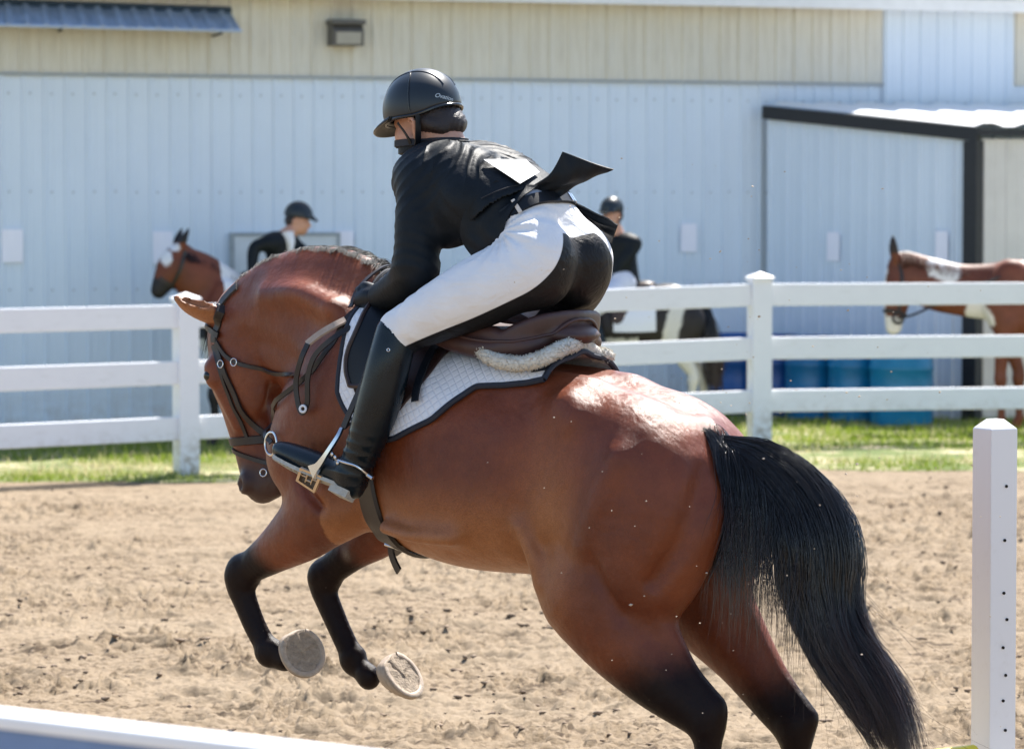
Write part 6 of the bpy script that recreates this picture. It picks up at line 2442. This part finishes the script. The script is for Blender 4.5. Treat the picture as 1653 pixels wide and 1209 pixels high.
def bg_hair(S, horse_o, neck, head, tail=True, mane_col=None, mane=True, tail_len=.85):
    rg = np.random.default_rng(9)
    out = []
    K = 8
    if mane:
        pts = [(a, b + r) for a, b, r in neck[1:]] + [(head[0][0], head[0][1] + .07)]
        line = catmull(np.array(pts), 8)
        for i in range(500):
            q0 = line[min(int(rg.random() * len(line)), len(line) - 1)]
            q = np.linspace(0, 1, K)[:, None]
            sd = -1 if rg.random() < .5 else 1
            ln = rg.uniform(.09, .16)
            out.append(np.array([q0[0], 0, q0[1] - .015]) + np.array([-.02 + rg.normal(0, .02), sd * .06, .03]) * q + np.array([0, sd * .05, -ln]) * q ** 1.8)
        strands('mane', np.array(out), np.full((len(out), K), .005) * np.linspace(1, .4, K), mane_col or M_HAIR, horse_o)
    out = []
    for i in range(420 if tail else 0):
        q = np.linspace(0, 1, K)[:, None]
        y = rg.normal(0, .045)
        ln = tail_len * rg.uniform(.7, 1.05)
        out.append(np.array([-.78 + rg.normal(0, .015), y * .5, 1.31 - rg.random() * .12]) + np.array([-.10 + rg.normal(0, .03), y, .03]) * np.sin(q * 1.57) + np.array([-.04 + rg.normal(0, .02), 0, -ln]) * q ** 1.4)
    if out:
        strands('tail', np.array(out), np.full((len(out), K), .006) * np.array([.8, 1, 1, 1, 1, .9, .7, .3]), mane_col or M_HAIR, horse_o)

def hit_strap(name, S, frame, s, z, px, w, mat, parent):
    """strap over pixels projected on a scaled, raised copy of the field"""
    pts = []
    for x, y in px:
        ro, rd = frame.ray(x, y)
        ro = (ro - np.array([0, 0, z])) / s
        ctr = (S.lo + S.lo + S.h * S.n) / 2
        pts.append(S.hit(ro, rd))
    cc = catmull(np.array(pts), 6)
    g = S.grad(cc)
    cc = cc - g * S.sample(cc)[:, None] + g * .004
    return MB().strap(cc, g, w, .006).build(name, mat, parent, True)

# ---- left: bay and white horse, head turned to the left
s1 = .90
p1 = P(436, 600, 29.15)
F1 = Frame((p1[0], p1[1], 0), math.radians(180 + 24))
z1 = float(gz(p1[0], p1[1]))
def can(frame, z, s, x, y, v=0.0):
    q = frame.hp(x, y, v * s)
    return (q[0] / s, (q[2] - z) / s)
poll = can(F1, z1, s1, 293, 408)
muz = can(F1, z1, s1, 257, 472)
w_ = can(F1, z1, s1, 372, 452)
neck1 = [(.38, 1.22, .27), (.60, 1.34, .23), (w_[0] - .02, w_[1] - .16, .20), ((w_[0] + poll[0]) / 2 + .03, (w_[1] + poll[1]) / 2 - .13, .235), (poll[0] - .03, poll[1] - .13, .18)]
hv1 = unit(np.array([muz[0] - poll[0], muz[1] - poll[1]]))
def along(p, v, a, b):
    n = np.array([v[1], -v[0]])
    return (p[0] + v[0] * a - n[0] * b, p[1] + v[1] * a - n[1] * b)
L1 = math.hypot(muz[0] - poll[0], muz[1] - poll[1])
head1 = [(*along(poll, hv1, .02, 0), .11), (*along(poll, hv1, L1 * .30, .0), .150), (*along(poll, hv1, L1 * .62, .01), .115), (*along(poll, hv1, L1 * .88, .012), .086), (*along(poll, hv1, L1 * .97, .01), .074)]
S1 = standing_horse(neck1, head1, leg_shift=(.05, -.05, .02, -.12))
fore1 = np.array(along(poll, hv1, L1 * .22, 0))
st0 = can(F1, z1, s1, 267, 414, .05)
st1 = can(F1, z1, s1, 281, 398, .05)
def white1(V):
    u, v, w = V.T
    a = .02 - np.abs((u - .52) * 1.0 + (w - 1.3) * .35 + .14) + .16          # shoulder patch behind the neck
    a = np.where(u < .50, np.minimum(a + .1, .12), a - .04)
    fr = np.array([-hv1[1], hv1[0]])
    dfa = (u - fore1[0]) * (-fr[0] if fr[0] < 0 else fr[0]) + (w - fore1[1]) * fr[1] * (1 if fr[0] > 0 else -1)
    star = np.maximum(.062 - np.hypot((u - st0[0]) * 1.3, (w - st0[1]) * .75), .035 - np.hypot(u - st1[0], w - st1[1]))
    star = np.where(v > -.05, star, -.1)
    hind = np.where((u < -.4) & (w < .62), .1, -.1)
    return np.maximum(np.maximum(np.where(w > .55, a, -.1), star), hind)
def dark1(V):
    u, v, w = V.T
    leg = sstep(-w, -.62, -.50) * (u > 0)
    mz = sstep((u - poll[0]) * hv1[0] + (w - poll[1]) * hv1[1], L1 * .72, L1 * .84) * (w > .9)
    ear = sstep(w, poll[1] + .07, poll[1] + .11) * (u > .7)
    return np.maximum(np.maximum(leg, mz), ear)
h1 = place_horse(S1, F1, z1, s1, pinto_mat('bay_pinto_coat', (.14, .035, .014), (.70, .70, .72), (.012, .010, .012)), white1, dark1, 'bay horse with a white star and white shoulder behind the left fence')
bg_hair(S1, h1, neck1, head1)
br1 = empty('bridle', tuple(F1.O + np.array([0, 0, z1])), F1.heading)
br1.scale = (s1,) * 3
tag(br1, 'dark bridle on the bay horse with the white star behind the fence', 'bridle')
hit_strap('cheekpiece', S1, F1, s1, z1, [(298, 405), (294, 425), (286, 445), (277, 462)], .035, M_BRIDLE, br1)
hit_strap('noseband', S1, F1, s1, z1, [(258, 448), (266, 454), (276, 460), (282, 466)], .03, M_BRIDLE, br1)

# ---- middle: black and white horse seen from its left, mostly behind the main rider
s2 = .84
p2 = P(1002, 600, 29.5)
F2 = Frame((p2[0], p2[1], 0), math.radians(180 + 4))
z2 = float(gz(p2[0], p2[1]))
neck2 = [(.38, 1.22, .26), (.60, 1.36, .22), (.80, 1.52, .18), (.94, 1.62, .14)]
head2 = [(1.0, 1.66, .10), (1.09, 1.55, .125), (1.19, 1.37, .09), (1.27, 1.23, .068), (1.29, 1.19, .06)]
S2 = standing_horse(neck2, head2, leg_shift=(.1, -.1, .04, -.10))
def white2(V):
    u, v, w = V.T
    band = .075 - np.abs(u + .52 + .25 * (w - 1.2)) - np.where(w < .85, .2, 0)
    leg = np.where((u < -.4) & (w < .84), .84 - w, -.1)
    belly = (.92 - w) - .35 * np.abs(u - .05) * 0 - np.where(u < -.15, .5, 0)
    sh = .12 - np.abs(u - .42)
    fl = np.where((u > .1) & (w < .78), .1, -.1)
    return np.maximum(np.maximum(np.maximum(band, leg), np.minimum(belly, .1)), np.maximum(sh, fl))
h2 = place_horse(S2, F2, z2, s2, pinto_mat('black_pinto_coat', (.016, .012, .012), (.66, .63, .57), (.012, .010, .012)), white2, lambda V: np.zeros(len(V)), 'black and white horse half hidden behind the main rider at the fence')
bg_hair(S2, h2, neck2, head2)

def simple_pad(S, frame, z, s, u0, u1, thm, label):
    su_ = np.linspace(u0, u1, 14)
    Tg_ = np.linspace(-thm, thm, 31)
    G_, N_ = surf(S, np.repeat(su_[:, None], 31, 1), np.repeat(Tg_[None], 14, 0), .02, wc=1.10)
    d = np.zeros_like(G_[..., 0])
    o = shell('saddle_pad', G_, N_, .015, M_PAD, None, {'qa': G_[..., 0], 'qb': np.repeat(Tg_[None], 14, 0) * .25})
    o.location = frame.O + np.array([0, 0, z])
    o.rotation_euler = (0, 0, frame.heading)
    o.scale = (s,) * 3
    tag(o, label, 'saddle pad')
    return o
simple_pad(S2, F2, z2, s2, -.31, .10, 1.95, 'white saddle pad on the black and white horse behind the fence')

def simple_saddle(frame, z, s, base, label):
    o = SDF((-.40, -.32, base - .35), (.40, .32, base + .3), .014)
    o.chain([(-.24, 0, base + .10, .11), (-.05, 0, base + .055, .12), (.2, 0, base + .12, .08)], .04, ((0, 0, 1), .4))
    for q in (1, -1):
        o.chain([(-.22, q * .14, base + .0, .06), (0, q * .19, base - .03, .07), (.16, q * .18, base + .02, .06)], .04)
        o.chain([(.02, q * .26, base - .10, .09), (.05, q * .285, base - .24, .08)], .04, (LAT, .25))
    V, Q = o.mesh()
    ob = link('saddle', np_mesh('saddle', V, Q, M_BROWN2, True))
    ob.location = frame.O + np.array([0, 0, z])
    ob.rotation_euler = (0, 0, frame.heading)
    ob.scale = (s,) * 3
    tag(ob, label, 'saddle')
simple_saddle(F1, z1, s1, 1.42, 'dark saddle under the rider on the bay and white horse')
simple_saddle(F2, z2, s2, 1.33, 'dark saddle on the black and white horse by the barn')

# ---- right: chestnut and white horse with a lowered head
s3 = .93
p3 = P(1716, 600, 29.0)
F3 = Frame((p3[0], p3[1], 0), math.radians(180 - 2))
z3 = float(gz(p3[0], p3[1]))
poll3 = can(F3, z3, s3, 1453, 424)
muz3 = can(F3, z3, s3, 1443, 532)
m1 = can(F3, z3, s3, 1500, 445)
m2 = can(F3, z3, s3, 1560, 458)
neck3 = [(.34, 1.22, .27), (m2[0], m2[1] - .06, .225), (m1[0], m1[1] - .06, .215), (poll3[0] - .05, poll3[1] - .05, .15)]
hv3 = unit(np.array([muz3[0] - poll3[0], muz3[1] - poll3[1]]))
L3 = math.hypot(muz3[0] - poll3[0], muz3[1] - poll3[1])
head3 = [(*along(poll3, hv3, .0, 0), .085), (*along(poll3, hv3, L3 * .30, -.02), .140), (*along(poll3, hv3, L3 * .62, .0), .108), (*along(poll3, hv3, L3 * .86, .005), .082), (*along(poll3, hv3, L3 * .96, .005), .070)]
S3 = standing_horse(neck3, head3, leg_shift=(.02, -.16, 0, 0))
q3 = [np.array(can(F3, z3, s3, *p, .12)) for p in ((1512, 432), (1535, 440), (1575, 500), (1588, 520))]
def white3(V):
    u, v, w = V.T
    P2 = np.stack([u, w], 1)
    d = np.full(len(V), 9.0)
    for a, b in ((q3[0], q3[1]), (q3[2], q3[3])):
        ab = b - a
        t_ = np.clip(((P2 - a) @ ab) / (ab @ ab), 0, 1)
        d = np.minimum(d, np.linalg.norm(P2 - a - t_[:, None] * ab, axis=1))
    n_ = np.array([hv3[1], -hv3[0]])
    al = (u - poll3[0]) * hv3[0] + (w - poll3[1]) * hv3[1]
    blaze = np.where((al > L3 * .80) & (u > .9), .05, -.1) + np.where((al > L3 * .1) & (u > poll3[0] + .05) & (w > .7) & (np.abs(v) < .035), .12, 0)
    pat = np.where(u < .25, .03, -.1)
    return np.maximum(np.maximum(.085 - d, blaze), pat)
def dark3(V):
    u, v, w = V.T
    return sstep(w, poll3[1] + .06, poll3[1] + .10) * (u > .9) * .8
h3 = place_horse(S3, F3, z3, s3, pinto_mat('chestnut_pinto_coat', (.135, .036, .015), (.70, .66, .62), (.02, .012, .01)), white3, dark3, 'chestnut and white horse with lowered head at the right end of the fence')
bg_hair(S3, h3, neck3, head3, mane_col=simple('chestnut_hair', (.16, .06, .03), .5, .3, 30), mane=True)
br3 = empty('bridle', tuple(F3.O + np.array([0, 0, z3])), F3.heading)
br3.scale = (s3,) * 3
tag(br3, 'dark bridle and rein on the chestnut and white horse', 'bridle')
hit_strap('noseband', S3, F3, s3, z3, [(1425, 502), (1438, 502), (1452, 505), (1464, 510)], .035, M_BRIDLE, br3)
hit_strap('cheekpiece', S3, F3, s3, z3, [(1452, 424), (1456, 450), (1454, 480), (1450, 508)], .03, M_BRIDLE, br3)
rc = np.array([[*can(F3, z3, s3, 1450, 514, .09)], [*can(F3, z3, s3, 1475, 508, .14)], [*can(F3, z3, s3, 1510, 492, .2)], [*can(F3, z3, s3, 1560, 470, .24)], [*can(F3, z3, s3, 1640, 436, .16)]])
rp = np.stack([rc[:, 0], np.array([.09, .14, .2, .24, .16]), rc[:, 1]], 1)
MB().tube(catmull(rp, 6), .012, 6).build('rein', M_BRIDLE, br3, True)
ring3(np.array([rc[0, 0], .085, rc[0, 1]]), (0, 1, .1), .045, .012, M_BRIDLE, 'bit_ring', br3, 18)
simple_pad(S3, F3, z3, s3, -.25, .27, 1.8, 'white saddle pad on the chestnut and white horse at the right edge')

# ---- waiting riders
def bg_rider(frame, head_px, sh_px, hip_px, face, arms_px, label, d_v=0.0, scale=1.0, legs=True, tie=True, view_cap=True):
    hpf = frame.hp
    H = hpf(*head_px, d_v)
    SH = hpf(*sh_px, d_v)
    HP = hpf(*hip_px, 0)
    fx = unit(np.array([face[0] @ frame.F, face[0] @ frame.L, face[0][2]]))      # facing of the head
    cx = unit(np.array([face[1] @ frame.F, face[1] @ frame.L, 0]))               # facing of the chest
    latv = np.array([-cx[1], cx[0], 0])
    lo = np.minimum(np.minimum(H, SH), HP) - .62
    hi = np.maximum(np.maximum(H, SH), HP) + .50
    S = SDF(lo, hi, .012)
    sc_ = scale
    def body(S, g):
        for q in (1, -1):
            S.chain([(*(HP + latv * q * .06), .105 * sc_ + g), (*((HP + SH) / 2 + latv * q * .05), .095 * sc_ + g), (*(SH - np.array([0, 0, .06]) + latv * q * .07), .098 * sc_ + g)], .05)
            S.chain([(*(SH - np.array([0, 0, .05])), .07 * sc_ + g), (*(SH + latv * q * .155 * sc_ - np.array([0, 0, .055])), .062 * sc_ + g)], .04)
        for q, a in zip((1, -1), arms_px):
            pts = [SH + latv * q * .16 * sc_ - np.array([0, 0, .06])]
            pts += [hpf(x, y, v) for x, y, v in a]
            S.chain([(*p, r * sc_ + g) for p, r in zip(pts, (.058, .050, .036))], .03, n=5)
    body(S, -.012)
    S.chain([(*(SH + np.array([0, 0, -.02])), .055), (*(H - np.array([0, 0, .07])), .055)], .03)
    up = np.array([0, 0, 1.0])
    up = unit(up - fx * (up @ fx))
    lf_ = np.cross(up, fx)
    A = np.stack([fx, lf_, up])
    S.ball(H - up * .01, (.096 * sc_, .074 * sc_, .108 * sc_), .03, axes=A)
    S.ball(H + fx * .055 - up * .065, (.045, .052, .068), .03, axes=A)
    S.chain([(*(H + fx * .095 - up * .02), .012), (*(H + fx * .112 - up * .05), .014)], .012)
    for q in (1, -1):
        S.ball(H - up * .03 + lf_ * q * .076, (.018, .012, .028), .01, axes=A)
        S.ball(H + fx * .09 + lf_ * q * .03 - up * .008, (.012, .014, .011), .012, 'cut', axes=A)
        # thigh, calf and foot astride
        kn_ = np.array([HP[0] + .30, q * .26, HP[2] - .22])
        S.chain([(*(HP + np.array([.02, q * .09, -.03])), .10), (*kn_, .07)], .05)
        S.chain([(*kn_, .065), (kn_[0] - .12, q * .31, kn_[2] - .42, .045), (kn_[0] + .03, q * .31, kn_[2] - .47, .03)], .03)
    # hands
    for q, a in zip((1, -1), arms_px):
        e = hpf(*a[-1])
        S.chain([(*e, .032), (*(e + np.array([.02, 0, -.05])), .036)], .02)
    V, Q = S.mesh()
    o = link('person', np_mesh('person', V, Q, M_SKIN, True), None, frame)
    tag(o, label, 'person')
    J = SDF(lo, hi, .012)
    body(J, .006)
    jV, jQ = J.mesh()
    hipn = unit(SH - HP)
    ok = ((jV - (HP + hipn * .0)) @ hipn > -.10) | (np.linalg.norm(jV - HP, axis=1) > .25)
    f = ok[jQ].all(1)
    un = np.unique(jQ[f])
    jV2, jQ2 = jV[un], np.searchsorted(un, jQ[f])
    ja = link('jacket', np_mesh('jacket', jV2, jQ2, M_JACKET, True), o)
    B_ = SDF(lo, hi, .013)
    for q in (1, -1):
        kn_ = np.array([HP[0] + .30, q * .26, HP[2] - .22])
        B_.chain([(*(HP + np.array([0, q * .06, .02])), .112), (*(HP + np.array([.02, q * .09, -.03])), .108), (*kn_, .076)], .05)
    bV, bQ = B_.mesh()
    link('breeches', np_mesh('breeches', bV, bQ, M_SHIRT, True), o)
    for q in (1, -1):
        kn_ = np.array([HP[0] + .30, q * .26, HP[2] - .22])
        T_ = SDF(lo, hi, .013)
        T_.chain([(*kn_, .075), (kn_[0] - .12, q * .31, kn_[2] - .42, .052), (kn_[0] + .03, q * .31, kn_[2] - .47, .036)], .03)
        tV, tQ = T_.mesh()
        link('boot', np_mesh('boot', tV, tQ, M_BOOT, True), o)
    for q, a in zip((1, -1), arms_px):
        e = hpf(*a[-1])
        g_ = MB()
        G_ = SDF(e - .12, e + .12, .009)
        G_.chain([(*e, .036), (*(e + np.array([.02, 0, -.05])), .040)], .02)
        gV, gQ = G_.mesh()
        link('glove', np_mesh('glove', gV, gQ, M_BLKL, True), o)
    # helmet
    hs = SDF(H - .24, H + .26, .009)
    hs.ball(H + up * .028, (.128 * sc_, .106 * sc_, .118 * sc_), .01, axes=A)
    hs.chain([(*(H + fx * .10 + up * .02 + lf_ * .06), .012), (*(H + fx * .165 + up * .0), .012), (*(H + fx * .10 + up * .02 - lf_ * .06), .012)], .03)
    hV, hQ = hs.mesh()
    okk = ((hV - H) @ up) > .004
    f = okk[hQ].all(1)
    un = np.unique(hQ[f])
    hm = link('helmet', np_mesh('helmet', hV[un], np.searchsorted(un, hQ[f]), M_HELM, True), o)
    sdm = hm.modifiers.new('thick', 'SOLIDIFY'); sdm.thickness = .015; sdm.offset = -1
    hr = SDF(H - .2, H + .2, .01)
    hr.ball(H - fx * .03 - up * .025, (.078, .080, .075), .02, axes=A)
    rV, rQ = hr.mesh()
    link('hair', np_mesh('hair', rV, rQ, M_RHAIR, True), o)
    MB().strap(catmull(np.array([H + lf_ * .088 + up * .0 + fx * .0, H + lf_ * .075 - up * .07 + fx * .02, H - up * .12 + fx * .05]), 5), np.tile(lf_, (11, 1)), .016, .004).build('chin_strap', M_BLKL, o)
    if tie:
        c0 = SH + cx * .085 * sc_
        n_ = unit(cx + np.array([0, 0, .25]))
        a, b = latv, np.array([0, 0, 1.0])
        V = [c0 + a * .045 + b * .03 + n_ * .03, c0 - a * .045 + b * .03 + n_ * .03, c0 - a * .03 - b * .06 + n_ * .055, c0 - b * .16 + n_ * .05, c0 + a * .03 - b * .06 + n_ * .055]
        m_ = MB().add(V + [v - n_ * .06 for v in V], [(0, 1, 2, 3, 4), (9, 8, 7, 6, 5)] + [(i, i + 5, (i + 1) % 5 + 5, (i + 1) % 5) for i in range(5)])
        m_.build('stock_tie', simple('white_stock_tie', (.78, .78, .82), .8), o)
    return o
R1 = bg_rider(F1, (481, 352), (452, 381), (462, 462), (np.array([.93, -.30, -.16]), np.array([.80, -.60, 0])), ([(500, 420, .10), (478, 446, .16)], [(411, 402, .10), (407, 440, .14)]),
              'rider in black jacket and white stock tie leaning over on the bay and white horse', d_v=.05, scale=.92)
R2 = bg_rider(F2, (988, 343), (1000, 382), (1004, 458), (np.array([-.45, -.88, -.10]), np.array([-.55, -.83, 0])), ([(1012, 420, .12), (985, 455, .05)], [(975, 425, -.2), (968, 450, -.1)]),
              'far rider in dark helmet and black coat behind the hip of the main rider', d_v=0.0, scale=.88, tie=False)
# ------------------------------------------------------------------ grains of sand kicked up by the hind legs
rg = np.random.default_rng(77)
V, Fc = [], []
for i in range(190):
    if rg.random() < .6:
        x, y, d = rg.normal(1180, 190), rg.normal(760, 190), rg.uniform(9.9, 10.9)
    else:
        x, y, d = rg.uniform(850, 1620), rg.uniform(260, 1180), rg.uniform(9.7, 11.6)
    p = P(x, y, d)
    if p[2] < .05: continue
    r = rg.uniform(.0010, .0024) if rg.random() < .93 else rg.uniform(.003, .0042)
    o = rg.normal(0, 1, (6, 3)) * .25 + np.array([(1, 0, 0), (-1, 0, 0), (0, 1, 0), (0, -1, 0), (0, 0, 1), (0, 0, -1)])
    b = len(V)
    V += [p + r * q * np.array([1.5, 1, 1]) for q in o]
    Fc += [(b + a, b + c_, b + e) for a, c_, e in ((0, 2, 4), (2, 1, 4), (1, 3, 4), (3, 0, 4), (2, 0, 5), (1, 2, 5), (3, 1, 5), (0, 3, 5))]
me = bpy.data.meshes.new('flying_sand')
me.from_pydata([tuple(map(float, v)) for v in V], [], Fc)
me.materials.append(simple('dry_sand_grain', (.52, .42, .32), .9, .2, 30))
tag(link('flying_sand', me), 'grains of sand thrown up behind the bay horse', kind='stuff')
